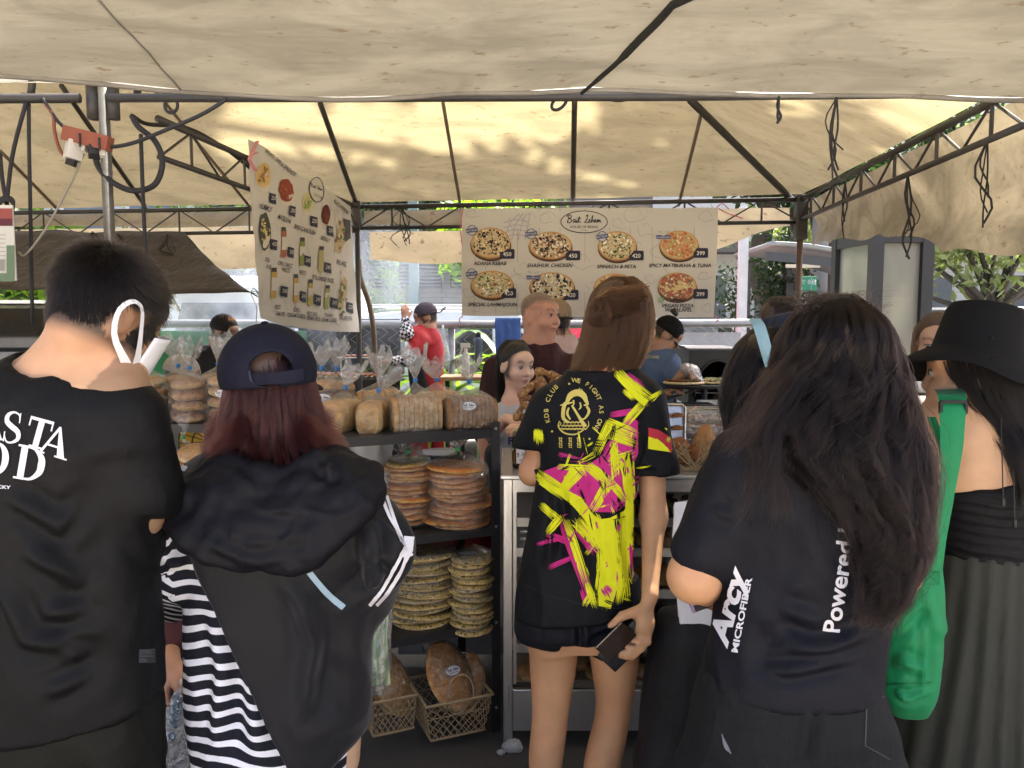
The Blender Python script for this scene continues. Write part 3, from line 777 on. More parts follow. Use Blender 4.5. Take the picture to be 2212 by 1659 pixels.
# ================================================================== VEHICLES
rub = paint('tyre rubber',(.02,.02,.02),.85); cglass = paint('tinted car glass',(.02,.025,.03),.06,spec=.9,var=.1,bump=0.)
def wheel(o,c,r=.33):
 w = MB().tube([(c[0],c[1] - .1,c[2]),(c[0],c[1] + .1,c[2])],r,20).build('wheel',rub,o)
 MB().tube([(c[0],c[1] - .115,c[2]),(c[0],c[1] + .115,c[2])],r * .62,12).build('rim',paint('alloy',(.5,.5,.5),.35,.8),w)
def car(label,loc,rz,col,L=4.0,H=1.55,name='parked_car',cat='car',prof=None,Wd=1.72,glz=.55):
 """side profile along x (nose at +x), lofted across y with the glasshouse leaning in"""
 o = thing(name,loc,label,cat,None,0); h = L / 2; b = H * .55
 low = [(-h,.32),(-h * .99,b * .96),(h * .45,b * 1.02),(h * .93,b * .84),(h,.55),(h * .98,.3)]
 top = prof or [(-h * .97,b * .98),(-h * .86,H * .96),(-h * .5,H),(h * .05,H * .985),(h * .42,b * 1.02)]
 m = MB(); k = len(low)
 V = [Vector((x,s_ * Wd / 2 * (1 if .3 < z < .9 * b + 1 else .96),z)) for s_ in (-1,1) for x,z in low]
 m.add(V,[tuple(range(k))[::-1],tuple(range(k,2 * k))] + [(i,(i + 1) % k,k + (i + 1) % k,k + i) for i in range(k)])
 k2 = len(top); inn = lambda z: Wd / 2 * (1 - .16 * max(0,(z - b)) / (H - b)) - .01
 V = [Vector((x,s_ * inn(z),z)) for s_ in (-1,1) for x,z in top]
 m.add(V,[tuple(range(k2))[::-1],tuple(range(k2,2 * k2))] + [(i,(i + 1) % k2,k2 + (i + 1) % k2,k2 + i) for i in range(k2)])
 me = mesh('body',m.v,m.f); bm = bmesh.new(); bm.from_mesh(me); bmesh.ops.bevel(bm,geom=bm.edges[:],offset=.045,segments=2,profile=.6,affect='EDGES'); bm.to_mesh(me); bm.free(); smooth_mesh(me); me.set_sharp_from_angle(angle=R(40))
 Mx = Matrix.Translation(Vector(loc)) @ Matrix.Rotation(rz,4,'Z')
 def put(ob): ob.matrix_parent_inverse = Matrix(); ob.data.transform(Matrix.Rotation(rz,4,'Z')); return ob
 put(link('body',me,paint('car paint ' + str(col),col,.18,0,.05,bump=0.,spec=.7),o))
 cx = sum(p[0] for p in top) / k2; cz = (b + H) / 2
 for s_ in (-1,1):
  xa,xb = top[0][0],top[-1][0]; n = 3
  for i in range(n):
   x0 = xa + (xb - xa) * (i + .08) / n; x1 = xa + (xb - xa) * (i + .92) / n; q = []
   for x,top_ in ((x0,0),(x1,0),(x1,1),(x0,1)):
    zt = np.interp(x,[p[0] for p in top],[p[1] for p in top]) - .12
    z = b * 1.06 if not top_ else max(zt,b * 1.08); q.append(Vector((x,s_ * (inn(z) + .006),z)))
   put(MB().prism(q,(0,s_ * .004,0)).build('window',cglass,o))
 for (p,q_,nm) in ((top[0],top[1],'rear_window'),(top[-1],top[-2],'windscreen')):
  a = Vector((p[0],0,p[1])); c = Vector((q_[0],0,q_[1])); d = (c - a).normalized(); nn = Vector((-d.z,0,d.x)) * (1 if p[0] < 0 else -1) * .012
  if p[0] < 0 and nn.x > 0: nn = -nn
  if p[0] > 0 and nn.x < 0: nn = -nn
  a2 = a + (c - a) * .12 + nn; c2 = a + (c - a) * .9 + nn
  put(MB().add([a2 + Vector((0,-inn(a2.z) * .88,0)),a2 + Vector((0,inn(a2.z) * .88,0)),c2 + Vector((0,inn(c2.z) * .86,0)),c2 + Vector((0,-inn(c2.z) * .86,0))],[(0,1,2,3)]).build(nm,cglass,o))
 for x in (-h * .62,h * .62):
  for s_ in (-1,1):
   w = MB().tube([(x,s_ * (Wd / 2 - .16),.33),(x,s_ * (Wd / 2 + .015),.33)],.33,20).build('wheel',rub,o); put(w)
   r2 = MB().tube([(x,s_ * (Wd / 2 - .1),.33),(x,s_ * (Wd / 2 + .03),.33)],.21,14).build('rim',paint('alloy',(.5,.5,.5),.35,.8),w); r2.matrix_parent_inverse = Matrix(); r2.data.transform(Matrix.Rotation(rz,4,'Z'))
 for s_ in (-1,1):
  put(MB().box((h * .965,s_ * Wd * .36,.68),(.08,.34,.14),bev=.03).build('headlight',paint('lamp lens',(.75,.75,.72),.1,spec=.8,bump=0.),o))
  put(MB().box((-h * .99,s_ * Wd * .40,.8),(.06,.22,.26),bev=.02).build('tail_light',paint('red lens',(.35,.02,.02),.2),o))
  put(MB().tube([(-h * .75,s_ * .62,H + .045),(h * .0,s_ * .62,H + .04)],.018).build('roof_rail',paint('grey rail',(.3,.3,.3),.4,.6),o))
 return o
WH = (.78,.79,.80)
car('white car with roof rails parked right behind the fence',(-.05,9.4,.004),0,WH,4.2,1.70)
car('white pickup with roof light bar under the frangipani',(8.6,12.2,.004),0,WH,4.6,1.72,'pickup_truck','truck')
MB()
bar_ = [o for o in COL.objects if o.name == 'pickup_truck'][0]
MB().box((8.3,12.2,1.80),(.16,.5,.09),bev=.02).build('light_bar_red',paint('red lamp',(.6,.05,.06),.3),bar_); MB().box((8.3,11.75,1.80),(.16,.4,.09),bev=.02).build('light_bar_blue',paint('blue lamp',(.08,.12,.5),.3),bar_)
car('small red car glimpsed above the fence rail',(2.1,12.2,.004),0,(.55,.03,.05),3.8,1.5)
car('dark car parked beneath the shelter',(5.1,13.4,.004),R(90),(.05,.06,.07),4.0,1.6)
car('silver car behind the green sign',(7.5,20.5,.004),0,(.5,.51,.52),4.2,1.5)
vn = thing('parked_van',(-3.05,10.6,0),'white high roofed van parked tail first behind the smoke','van')
vp = paint('white van paint',(.78,.79,.80),.22,bump=0.,var=.04)
def vb(y0,y1,w0,w1,z0,z1): return [Vector((-3.05 + s_ * w,y,z)) for z,w in ((z0,w0),(z1,w1)) for y in (y0,y1) for s_ in (-1,1)]
me = MB(); v_ = vb(8.5,13.2,.86,.86,.3,1.2) ; me.add(v_,[(0,1,3,2),(4,6,7,5),(0,4,5,1),(2,3,7,6),(0,2,6,4),(1,5,7,3)])
v_ = vb(8.5,12.3,.855,.78,1.2,1.93); v_[4].y += .14; v_[5].y += .14; me.add(v_,[(4,6,7,5),(0,4,5,1),(2,3,7,6),(0,2,6,4),(1,5,7,3)])
mm = mesh('body',me.v,me.f); bm = bmesh.new(); bm.from_mesh(mm); bmesh.ops.bevel(bm,geom=bm.edges[:],offset=.05,segments=3,profile=.6,affect='EDGES'); bm.to_mesh(mm); bm.free(); smooth_mesh(mm); mm.set_sharp_from_angle(angle=R(40))
link('body',mm,vp,vn)
MB().box((-3.05,10.5,2.0),(1.5,3.6,.16),bev=.06).build('roof',vp,vn); MB().box((-3.05,8.55,1.98),(1.62,.3,.09),bev=.04).build('spoiler',vp,vn)
q = [(-3.75,8.505,1.28),(-2.35,8.505,1.28),(-2.45,8.60,1.78),(-3.65,8.60,1.78)]
MB().prism([Vector(p) for p in q],(0,-.006,0)).build('rear_window',cglass,vn)
for x in (-3.8,-2.3): MB().box((x,8.49,.9),(.14,.05,.4),bev=.02).build('tail_light',paint('red lens',(.35,.02,.02),.2),vn)
MB().box((-3.05,8.44,.42),(1.66,.12,.2),bev=.04).build('bumper',paint('grey bumper',(.2,.2,.2),.5),vn)
for x in (-3.8,-2.3): wheel_ = MB().tube([(x - .1,9.3,.33),(x + .1,9.3,.33)],.33,18).build('wheel',rub,vn)
# ================================================================== SHELTER, POLES, SIGN, BOOTH
sp = thing('shelter',(4.6,12.5,0),'open shelter with dark curved roof and strip lamp','shelter')
dk = paint('dark shelter paint',(.05,.055,.06),.5)
def rf(s_,t_):
 x = 3.75 + 1.85 * s_; return (x,11.3 + 1.9 * t_,2.72 - .5 * (s_ ** 2) * .75 - .02 * t_)
sheet(rf,20,4,.05).build('roof',paint('grey roof sheet',(.24,.25,.26),.45,.3),sp,True)
MB().bar((3.7,11.4,2.52),(5.3,11.4,2.36),.06,.12).build('fascia',dk,sp)
for x,y in ((4.6,12.9),(3.85,12.9)): MB().box((x,y,1.25),(.16,.16,2.5)).build('post',dk,sp)
MB().bar((4.15,11.8,2.40),(4.65,11.8,2.40),.07,.05).build('strip_lamp',paint('lamp tube',(.7,.68,.6),.4),sp)
tag(MB().box((3.55,12.0,1.65),(.13,.13,3.3),bev=.01).build('utility_post',paint('pale grey post',(.55,.58,.60),.5)),'slim pale grey post beside the pizza menu','post')
tag(MB().tube([(-1.56,12.4,0),(-1.56,12.4,5)],.105,4).build('utility_post',paint('teal grey post',(.09,.15,.16),.5)),'dark teal square post in front of the stone building','post')
tag(MB().tube([(5.75,14.6,0),(5.75,14.6,6)],[.17,.13],12).build('utility_pole',paint('grey concrete pole',(.23,.23,.23),.85,bump=.3),None,True),'round grey concrete pole behind the green sign','pole')
bo = thing('glass_booth',(3.3,6.8,0),'dark framed booth with clouded glass panels','booth')
fm = paint('dark grey frame',(.022,.021,.02),.5)
t = NT('clouded glass'); v = t.co(); n = t.noise(t.map(v,(1,1,.35)),2.5,5,.6,.8);
b_ = t.bsdf(Base_Color=t.mix(n,(.22,.22,.18),(.46,.45,.38)),Roughness=.25,Specular_IOR_Level=.5); tl_ = t.n('ShaderNodeBsdfTranslucent'); tl_.inputs[0].default_value = (.42,.41,.34,1)
mx_ = t.n('ShaderNodeMixShader'); mx_.inputs[0].default_value = .45; t.l(b_.outputs[0],mx_.inputs[1]); t.l(tl_.outputs[0],mx_.inputs[2]); cloudy = t.fin(mx_.outputs[0])
BA,BB,BC = P(1812,530,7.6),P(1893,528,6.9),P(2000,545,6.9)
zt_ = 2.36
for p in (BA,BB,BC): MB().box((p.x,p.y,zt_ / 2),(.10,.10,zt_)).build('post',fm,bo)
for a,b in ((BA,BB),(BB,BC)):
 MB().bar((a.x,a.y,zt_ - .04),(b.x,b.y,zt_ - .04),.09,.10).build('top_rail',fm,bo); MB().bar((a.x,a.y,1.22),(b.x,b.y,1.22),.08,.08).build('mid_rail',paint('pale sill',(.5,.5,.48),.5),bo)
 MB().bar((a.x,a.y + .01,1.76),(b.x,b.y + .01,1.76),.012,1.06).build('pane',cloudy,bo); MB().bar((a.x,a.y + .01,.6),(b.x,b.y + .01,.6),.03,1.14).build('panel',fm,bo)
sg = thing('exit_sign',P(1745,613,9.0),'green evacuation sign with white running figure and arrow','sign')
Ys = 9.0; a = P(1726,629,Ys); b = P(1765,597,Ys)
MB().box(((a.x + b.x) / 2,Ys,(a.z + b.z) / 2),(b.x - a.x,.02,b.z - a.z),bev=.004).build('board',paint('green sign face',(.02,.22,.12),.4,bump=0.),sg)
MB().tube([(a.x + .13,Ys + .03,0),(a.x + .13,Ys + .03,b.z)],.02).build('post',fm,sg)
pr = Print(); w_ = (.8,.82,.8)
pr.ring(31,20,4.2,4.2,.9,w_); pr.text('02',31,18.6,2.9,w_,bold=.02); pr.rect(37.2,2,37.9,30,w_)
for k,s_ in enumerate(('EMERGENCY','MEET & GO','ZONE')): pr.text(s_,12.5,22.5 - k * 3.4,1.7,w_,align='l' if 0 else 'c')
pr.poly([(49,14),(49,21),(46.5,21),(50.5,26),(54.5,21),(52,21),(52,14)],w_); pr.disc(43,25,1.1,1.1,w_); pr.stroke([(43,23.5),(42.3,19),(40.5,15)],1.6,w_); pr.stroke([(42.3,19),(44.5,17),(44.5,14)],1.3,w_); pr.stroke([(40,21),(43,22.5),(45.5,20.5)],1.1,w_)
pr.rect(3,3,9,8,(.35,.45,.4))
kx = (b.x - a.x) / 57.; kz = (b.z - a.z) / 32.
pr.build('print',lambda x,y,l: (a.x + x * kx,Ys - .011 - l * .001,a.z + y * kz),INK(),sg)
# ================================================================== TENTS
EB = lambda x: 5.62 - .1148 * (x + 1.11)                # back eave line
ER = lambda y: 1.94 - .068 * (5.27 - y)                 # side eave line on the right
EF = lambda x: 2.80 - .02 * (x + 1.46)                  # front eave line
ZE,SL = 2.40,.44
def roofz(x,y):
 d = min(EB(x) - y,(ER(y) - x) * 1.02,(y - EF(x)) * 1.0)
 s_ = max(d,0)
 sag = -.05 * math.sin(min(1,s_ / 1.3) * math.pi) * (.6 + .4 * math.sin(x * 2.1))
 return ZE + .03 + SL * s_ + sag * .5 + .008 * mnoise.noise((x * 2,y * 2,0))
cv_roof = canvas('sun yellowed tent canvas',(.275,.25,.185),.5,.5)
cv_near = canvas('grey beige tent canvas',(.295,.285,.262),.10,.6,.12)
cv_side = canvas('stained brown tent curtain',(.33,.30,.245),.24,.7,.4)
tent = thing('stall_tent',(-1.4,2.84,0),'stall tent of yellowed canvas on a dark pipe frame','tent')
def rs(s_,t_):
 x0 = -7.2; y = 2.76 + (5.9 - 2.76) * t_ if False else None
 x = x0 + (2.0 - x0) * s_; yb = EB(min(x,1.94)); yf = EF(x); y = yf + (yb - yf) * t_; xr = ER(y); x = x0 + (xr - x0) * s_
 return (x,y,roofz(x,y))
sheet(rs,110,44).build('roof',cv_roof,tent,True)
def roofhit(u,v):
 lo,hi = 2.9,6.4
 f = lambda Y: (lambda p: p.z - roofz(p.x,p.y))(P(u,v,Y))
 Y = 6.2
 while Y > 2.9 and f(Y) > 0: Y -= .01
 if f(6.2) < 0:
  Y = 3.0
  while Y < 6.4 and f(Y) < 0: Y += .01
 p = P(u,v,Y); p.z -= .025; return p
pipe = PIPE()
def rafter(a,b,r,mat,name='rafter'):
 q = [roofhit(a[0] + (b[0] - a[0]) * t,a[1] + (b[1] - a[1]) * t) for t in np.linspace(0,1,8)]
 MB().tube(q,r,7).build(name,mat,tent,True)
wd = paint('weathered brown strut',(.16,.12,.085),.8,var=.35)
rafter((692,214),(774,446),.017,pipe); rafter((1241,209),(1237,443),.017,pipe); rafter((1492,207),(1716,428),.022,pipe)
rafter((957,213),(996,446),.011,wd); rafter((1514,240),(1466,436),.011,wd); rafter((132,175),(320,448),.015,pipe); rafter((0,318),(135,456),.012,wd); rafter((330,180),(540,440),.010,wd)
A = Vector((-1.46,2.84,ZE)); B = Vector((-1.11,5.62,ZE)); C = Vector((1.94,5.27,ZE)); D = Vector((1.76,2.72,ZE))
def post(p,zt,r=.019,nm='post',mat=None): MB().tube([(p.x,p.y,0),(p.x,p.y,zt)],r,10).build(nm,mat or pipe,tent,True)
post(A,2.47,.0195,mat=paint('worn grey pole',(.11,.105,.09),.6,.1,.6,14.,.3)); post(B,ZE,.019); post(C,ZE,.020,mat=paint('rusty post',(.10,.06,.035),.8,.1,.5)); post(Vector((2.45,2.6,0)),ZE)
post(Vector((-5.2,EF(-5.2),0)),ZE); post(Vector((-4.2,EB(-4.2),0)),ZE)
def truss(a,b,drop=.125,n=6,r=.015,web=.007,top=True):
 a = Vector(a); b = Vector(b); d = Vector((0,0,drop))
 if top: MB().tube([a,b],r,8).build('beam',pipe,tent,True)
 MB().tube([a - d,b - d],r * .85,8).build('lower_chord',pipe,tent,True)
 for k in range(n):
  p = a + (b - a) * (k + .5) / n; q = a + (b - a) * (k + 1) / n; o = a + (b - a) * k / n
  MB().tube([p - d * 0,p - d],web,6).build('web',pipe,tent); MB().tube([o - d,p],web * .8,6).build('web',pipe,tent); MB().tube([p,q - d],web * .8,6).build('web',pipe,tent)
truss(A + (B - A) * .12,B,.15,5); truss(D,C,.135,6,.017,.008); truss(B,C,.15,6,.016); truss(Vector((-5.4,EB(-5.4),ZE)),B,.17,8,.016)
fb = lambda x,z=0: (x,EF(x) - .01,ZE - .026 + z)
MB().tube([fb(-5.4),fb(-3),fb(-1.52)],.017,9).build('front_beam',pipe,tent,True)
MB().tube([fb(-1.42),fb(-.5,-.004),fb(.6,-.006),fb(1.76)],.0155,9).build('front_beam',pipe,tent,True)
for dx in (-.035,.04): MB().tube([(A.x + dx,A.y - .01,ZE - .09),(A.x + dx,A.y - .01,ZE + .035)],.021,9).build('coupler',pipe,tent,True)
for x in (-1.72,-1.34,-1.22): MB().tube([(x,A.y,ZE),(x + .01,A.y + .03,ZE + .16)],.013,7).build('spigot',pipe,tent,True)
MB().box((C.x,C.y,ZE - .12),(.075,.075,.30),bev=.01).build('corner_bracket',pipe,tent); MB().box((B.x,B.y,ZE - .06),(.06,.06,.2),bev=.01).build('corner_bracket',pipe,tent)
def vr(s_,t_):
 y = 5.27 + (2.2 - 5.27) * s_; x = ER(y) + .03 + .05 * t_ + .03 * math.sin(s_ * 26) * t_ + .02 * mnoise.noise((s_ * 9,t_ * 3,0)); zb = np.interp(s_,[0,.05,.45,.6,.75,1],[2.09,2.10,2.02,1.90,1.85,1.78]) + .012 * math.sin(s_ * 40)
 z = ZE - .02 - (ZE - .02 - zb) * t_; return (x + .05 * math.sin(t_ * math.pi) * (1 + .5 * math.sin(s_ * 17)),y,z)
sheet(vr,70,14).build('curtain',cv_side,tent,True)
def back_strip(x0,x1,z0,z1,off,mat,seed,nm='curtain'):
 def f(s_,t_):
  x = x0 + (x1 - x0) * s_; zt = z0(s_) if callable(z0) else z0; zb = z1(s_) if callable(z1) else z1
  return (x,EB(x) + off + .02 * math.sin(s_ * 19 + seed) * t_ + .015 * mnoise.noise((s_ * 7,t_ * 2,seed)),zt + (zb - zt) * t_ + .012 * math.sin(s_ * 11 + seed) * t_)
 sheet(f,40,8).build(nm,mat,tent,True)
cv_strip = canvas('pale tent flap',(.60,.54,.44),.5,.45,.2)
back_strip(-1.07,.95,ZE - .02,2.27,.06,cv_side,1); back_strip(-1.05,.6,2.24,lambda s: 2.03 - .05 * s,.16,cv_strip,2); back_strip(-5.4,-1.15,ZE - .01,2.29,.05,cv_side,3); back_strip(-5.4,-1.2,2.30,1.98,.22,cv_strip,4)
back_strip(.9,1.9,lambda s: 2.36,lambda s: 1.88 + .36 * s ** .8,.10,cv_strip,5)
near = thing('near_tent',(0,0,0),'grey beige tent canopy overhead in the foreground','tent')
ev = np.array([(-1600,150),(0,163),(300,175),(600,194),(900,200),(1120,197),(1255,191),(1480,204),(1800,208),(2212,204),(3600,190)],float)
def nz(x,y):
 t = 2.64 - y; z = 2.36 + .26 * min(t,2.0) + .0 * t
 return z
def ns(s_,t_):
 x = -5 + 10 * s_; y = 2.64 - 1.75 * t_ ** 1.3; u = CU + x / 2.64 * FPX * 1.0; e = P(u,np.interp(u,ev[:,0],ev[:,1]),2.64); k = math.exp(-(2.64 - y) / .3)
 hipx = .28 + .36 * (2.64 - y); cr = -.055 * math.exp(-((x - hipx) / .22) ** 2) * 0 + .045 * abs(math.tanh((x - hipx) / .5))
 base = nz(x,y); z = base * (1 - k) + (e.z + .26 * (2.64 - y)) * k
 z -= (.05 * math.sin(min(1,(2.64 - y) / 1.6) * math.pi)) * (abs(math.tanh((x - hipx) / .5)))
 z += .016 * mnoise.noise((x * 1.4,y * 4,0)) + .007 * mnoise.noise((x * 2.4,y * 14,3)) + .012 * math.sin(x * 2.3) * k
 return (x,y,z)
sheet(ns,170,50).build('roof',cv_near,near,True)
def nh(u,v):
 Y = 2.64
 f = lambda Y: (lambda p: p.z - ns((p.x + 5) / 10,max(0,(2.64 - Y) / 1.75) ** (1 / 1.3))[2])(P(u,v,Y))
 while Y > .95 and f(Y) > 0: Y -= .005
 p = P(u,v,Y if Y > 1 else 2.62); p.z -= .012; return p
rp = paint('old black rope',(.012,.011,.010),.9,bump=.6,bscale=200.)
hp = spline([nh(u,v) for u,v in ((1256,194),(1290,165),(1335,125),(1380,78),(1420,38),(1452,2))],16)
hp = [tuple(q) for q in hp] + [(.95,1.75,2.55),(1.3,1.1,2.72)]
MB().tube(hp,[.006] * 3 + [.008] * 4 + [.012] * 11,7).build('ridge_rope',rp,near,True)
ed = [ns(i / 120,0) for i in range(121)]; MB().tube([(x,y + .004,z - .006 - .003 * math.sin(x * 9)) for x,y,z in ed],.009,6).build('hem',cv_near,near,True)
for x in (-2.6,-1.1,1.9): MB().tube([Vector(ns((x + 5) / 10,t)) - Vector((0,0,.003)) for t in np.linspace(0,1,30)],.0035,5).build('seam',cv_near,near,True)
for x in (-3.2,3.4): MB().tube([(x,2.5,0),(x,2.5,2.45)],.02,8).build('post',pipe,near,True)
for x in (-3.2,3.4): MB().tube([(x,.9,0),(x,.9,2.78)],.02,8).build('post',pipe,near,True)
TL,TR,BR,BL = P(-300,497,6.0),P(398,502,5.75),P(541,632,5.0),P(-300,590,5.3)
def dt(s_,t_):
 a = TL + (TR - TL) * s_; b = BL + (BR - BL) * s_; b = b + Vector((0,0,-.06 * math.sin(s_ * math.pi) + (.06 if s_ < .9 else 0) * 0 + .0)); p = a + (b - a) * t_
 p.z += -.03 * math.sin(t_ * math.pi) + .02 * mnoise.noise((s_ * 9,t_ * 5,1)); return p
t_ = tag(sheet(dt,44,14,.004).build('tarpaulin',cloth('dark brown tarpaulin',(.055,.045,.04),.6,300.,.3,.1,.5),None,True),'dark brown tarpaulin slung at the back, its corner tied down by a string','tarpaulin')
MB().tube([BR,BR + Vector((.04,0,-.1)),BR + Vector((.02,0,-.3))],.003,5).build('string',paint('straw string',(.5,.42,.25),.9),t_)
for k in range(5): MB().tube([BR,BR + Vector((.02 + .015 * k,0,.03 - .02 * k)),BR + Vector((.07,0,-.02 - .012 * k))],.003,4).build('string',rp,t_)
# ---------------------------------------------------------------- straps, cables, power strip
strapm = paint('black strap webbing',(.02,.02,.022),.8)
def strap(label,top,L,seed,n=4,spread=.02,w=.006):
 g = rng(seed); o = thing('hanging_strap',top,label,'strap','loose straps hanging from the tents'); top = Vector(top)
 for i in range(n):
  l = L * g.uniform(.6,1); q = spline([top,top + Vector((g.normal(0,spread),g.normal(0,.005),-l * .4)),top + Vector((g.normal(0,spread),g.normal(0,.01),-l * .75)),top + Vector((g.normal(0,spread * .7),0,-l))],9)
  MB().tube(q,w * g.uniform(.4,.9),5).build('tail',strapm,o)
def knot(o,p,r=.014): MB().lathe([(0,-r),(r,-r * .5),(r * 1.1,r * .3),(0,r)],8,p).build('knot',strapm,o)
strap('short frayed strap under the canopy edge, leftmost of those over the right side',nh(1683,200),.09,51,2,.006)
strap('looped black strap bunch hanging from the canopy edge',nh(1808,203),.28,52,5,.03)
rx = lambda y: ER(y)
strap('thin strap tied to the right truss nearest the corner',(rx(4.45),4.45,ZE - .03),.36,53,3,.012)
strap('long twisted strap bunch hanging from the right truss',(rx(3.7),3.65,ZE - .13),.42,54,5,.022)
strap('strap bunch hanging at the right edge of the picture',(rx(3.1),2.98,ZE - .13),.33,55,4,.015)
strap('black strap bundle on the back beam left of the pizza menu',(-.78,EB(-.78) - .03,ZE - .02),.28,56,6,.05)
strap('short straps on the back beam right of the salad menu',(-.25,EB(-.25) - .03,ZE - .02),.18,57,3,.03)
strap('wiry black tie bundle hanging before the dark tarpaulin',P(200,500,5.4),.28,58,9,.05,.004)
strap('second wiry tie bundle before the dark tarpaulin, nearer the pole',P(255,505,5.4),.26,59,8,.045,.004)
strap('black tie bunch on the rear beam beside the grey pole',P(362,505,5.5),.2,60,6,.05,.004)
strap('long black cord hanging straight beside the grey pole',(P(304,290,2.8)),.95,61,1,.002,.008)
for i,(u,lab) in enumerate(((62,'tall black cord hanging from the front beam at the far left'),)):
 o = thing('knotted_strap',P(u,215,2.8),lab,'strap')
 MB().tube(spline([P(u,215,2.8),P(u + 1,330,2.8),P(u + 4,470,2.8),P(u + 8,700,2.8)],14),.0065,6).build('cord',strapm,o,True)
 MB().tube(spline([P(u - 4,215,2.79),P(28,330,2.79),P(14,440,2.79)],10),.007,6).build('cord',strapm,o,True); MB().tube(spline([P(u - 62,330,2.79),P(4,380,2.79),P(14,440,2.79)],10),.007,6).build('cord',strapm,o,True)
 for k in range(4): MB().tube([P(14 + 16 * math.cos(a),437 + 13 * math.sin(a) + k * 3,2.78 - .01 * k) for a in np.linspace(.3 * k,.3 * k + 6.28,14)],.005,5).build('loop',strapm,o,True)
 for w in (0,14): MB().tube([P(u - 12 + 8 * math.cos(a) + w * .2,212 + 10 * math.sin(a),2.79) for a in np.linspace(0,6.28,12)],.004,5).build('wrap',strapm,o,True)
ps = thing('power_strip',P(190,300,2.78),'orange power strip with plugs hung beside the grey pole','power strip')
og = paint('faded orange plastic',(.22,.06,.032),.6); wp = paint('dirty white plastic',(.55,.53,.48),.5)
a,b = P(141,288,2.76),P(238,312,2.76); MB().bar(a,b,.045,.05).build('case',og,ps)
for u in (172,214): MB().bar(P(u,283 + (u - 150) * .22,2.735),P(u + 1,312 + (u - 150) * .22,2.735),.006,.004).build('tie',strapm,ps)
MB().bar(P(163,306,2.76),P(156,345,2.75),.036,.05).build('adaptor',wp,ps); MB().bar(P(156,345,2.75),P(152,358,2.75),.02,.03).build('adaptor_tip',strapm,ps)
MB().bar(P(203,318,2.76),P(205,338,2.75),.036,.04).build('plug',strapm,ps); MB().bar(P(184,312,2.76),P(181,328,2.75),.013,.018).build('plug',wp,ps); MB().bar(P(222,322,2.76),P(222,338,2.75),.018,.02).build('plug',wp,ps)
def cable(label,pts,r,mat,name='cable'): return tag(MB().tube(spline(pts,max(24,len(pts) * 8)),r,7).build(name,mat,None,True),label,'cable')
Yc = 2.77
cable('thick black cable looping down from the power strip behind the pole',[P(u,v,Yc + .06) for u,v in ((205,336),(215,365),(245,395),(290,412),(335,398),(351,350),(335,305),(300,275),(285,250))],.0105,strapm)
cable('black cable running from the strip up to the front beam',[P(u,v,Yc) for u,v in ((210,312),(235,318),(290,308),(360,280),(430,250),(480,220),(488,205))],.007,strapm)
cable('orange cord curling down from the front beam to the adaptor',[P(u,v,Yc) for u,v in ((98,225),(115,250),(118,285),(130,325),(152,350))],.006,og)
cable('thin grey wire with an inline switch slanting down left',[P(u,v,Yc) for u,v in ((182,328),(165,370),(135,430),(95,500),(55,550),(40,545))],.004,paint('grey wire',(.3,.27,.22),.7))
cable('black cable trailing along the left truss to the salad menu',[P(u,v,3.2 + max(0,(u - 285) / 260)) for u,v in ((285,250),(320,268),(400,275),(470,310),(530,355),(548,372))],.009,strapm)
cable('black lead running from the left end of the strip to the beam',[P(u,v,Yc) for u,v in ((150,285),(125,262),(100,225),(92,213))],.006,strapm)
for i,(u,v,Y) in enumerate(((370,228,2.79),(1208,222,2.77),(1335,212,2.76))):
 lab = ('black strap loop on the front beam right of the pole','black strap loop hanging from the middle of the front beam','thin wire loop hanging from the front beam right of the rope')[i]
 tag(MB().tube([P(u + 14 * math.sin(a) * (1.6 if i == 2 else 1) + (8 * math.cos(a) if i == 1 else 0),v + 16 * -math.cos(a) * (.5 if i == 2 else 1),Y) for a in np.linspace(0,6.28,18)],(.006,.006,.002)[i],5).build('strap_loop',strapm,None,True),lab,'strap')
# ---------------------------------------------------------------- chain-link fence
YF = lambda u: 7.0
fe = thing('chain_link_fence',(0,7.0,0),'galvanised chain link fence with a thick top rail','fence')
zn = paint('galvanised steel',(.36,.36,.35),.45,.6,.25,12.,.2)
MB().tube([(-4,7.0,1.56),(-.05,7.0,1.55),(2.2,7.0,1.565),(2.25,7,1.55)],.038,10).build('top_rail',zn,fe,True)
for x in (-3.4,-.55,.05,2.2): MB().tube([(x,7.02,0),(x,7.02,1.54)],.033,9).build('post',zn,fe,True)
m = MB(); s_ = .085; x = -2.9; k = 0
def wire(x0,x1,z0,z1,sx):
 pts = []; n = int((z1 - z0) / (s_ * .72))
 for i in range(n + 1): pts.append((x0 + (sx if i % 2 else 0),6.975 + (.006 if i % 2 else -.006),z1 - i * s_ * .72))
 return pts
while x < 2.2:
 m.tube(wire(x,0,.25,1.54,s_),.0034,4,False); x += s_
tag(m.build('wire_mesh',zn,fe),None,None,None,'stuff')
def drape(x0,x1,z0,z1,y,seed,nx=30,nz=20,amp=.03,thick=.004,lap=.06):
 def f(s_,t_):
  x = x0 + (x1 - x0) * s_; z = z0 + (z1 - z0) * t_
  return (x + .02 * mnoise.noise((t_ * 3,seed,0)),y + amp * mnoise.noise((s_ * 7,t_ * 2.2,seed)) + amp * .5 * math.sin(s_ * 21 + seed) * t_,z)
 return sheet(f,nx,nz,thick)
tag(drape(-1.95,-1.02,1.60,.25,7.06,3,amp=.035).build('black_tarp',cloth('black polythene',(.015,.015,.017),.45,300.,.3,0.,.6),None,True),'black plastic sheet draped over the fence behind the griller','tarpaulin')
tag(drape(1.25,2.08,1.48,.35,7.045,5,amp=.01).build('fence_banner',paint('back of white banner',(.62,.62,.63),.7,var=.08)),'white banner tied behind the fence by the oven','banner')
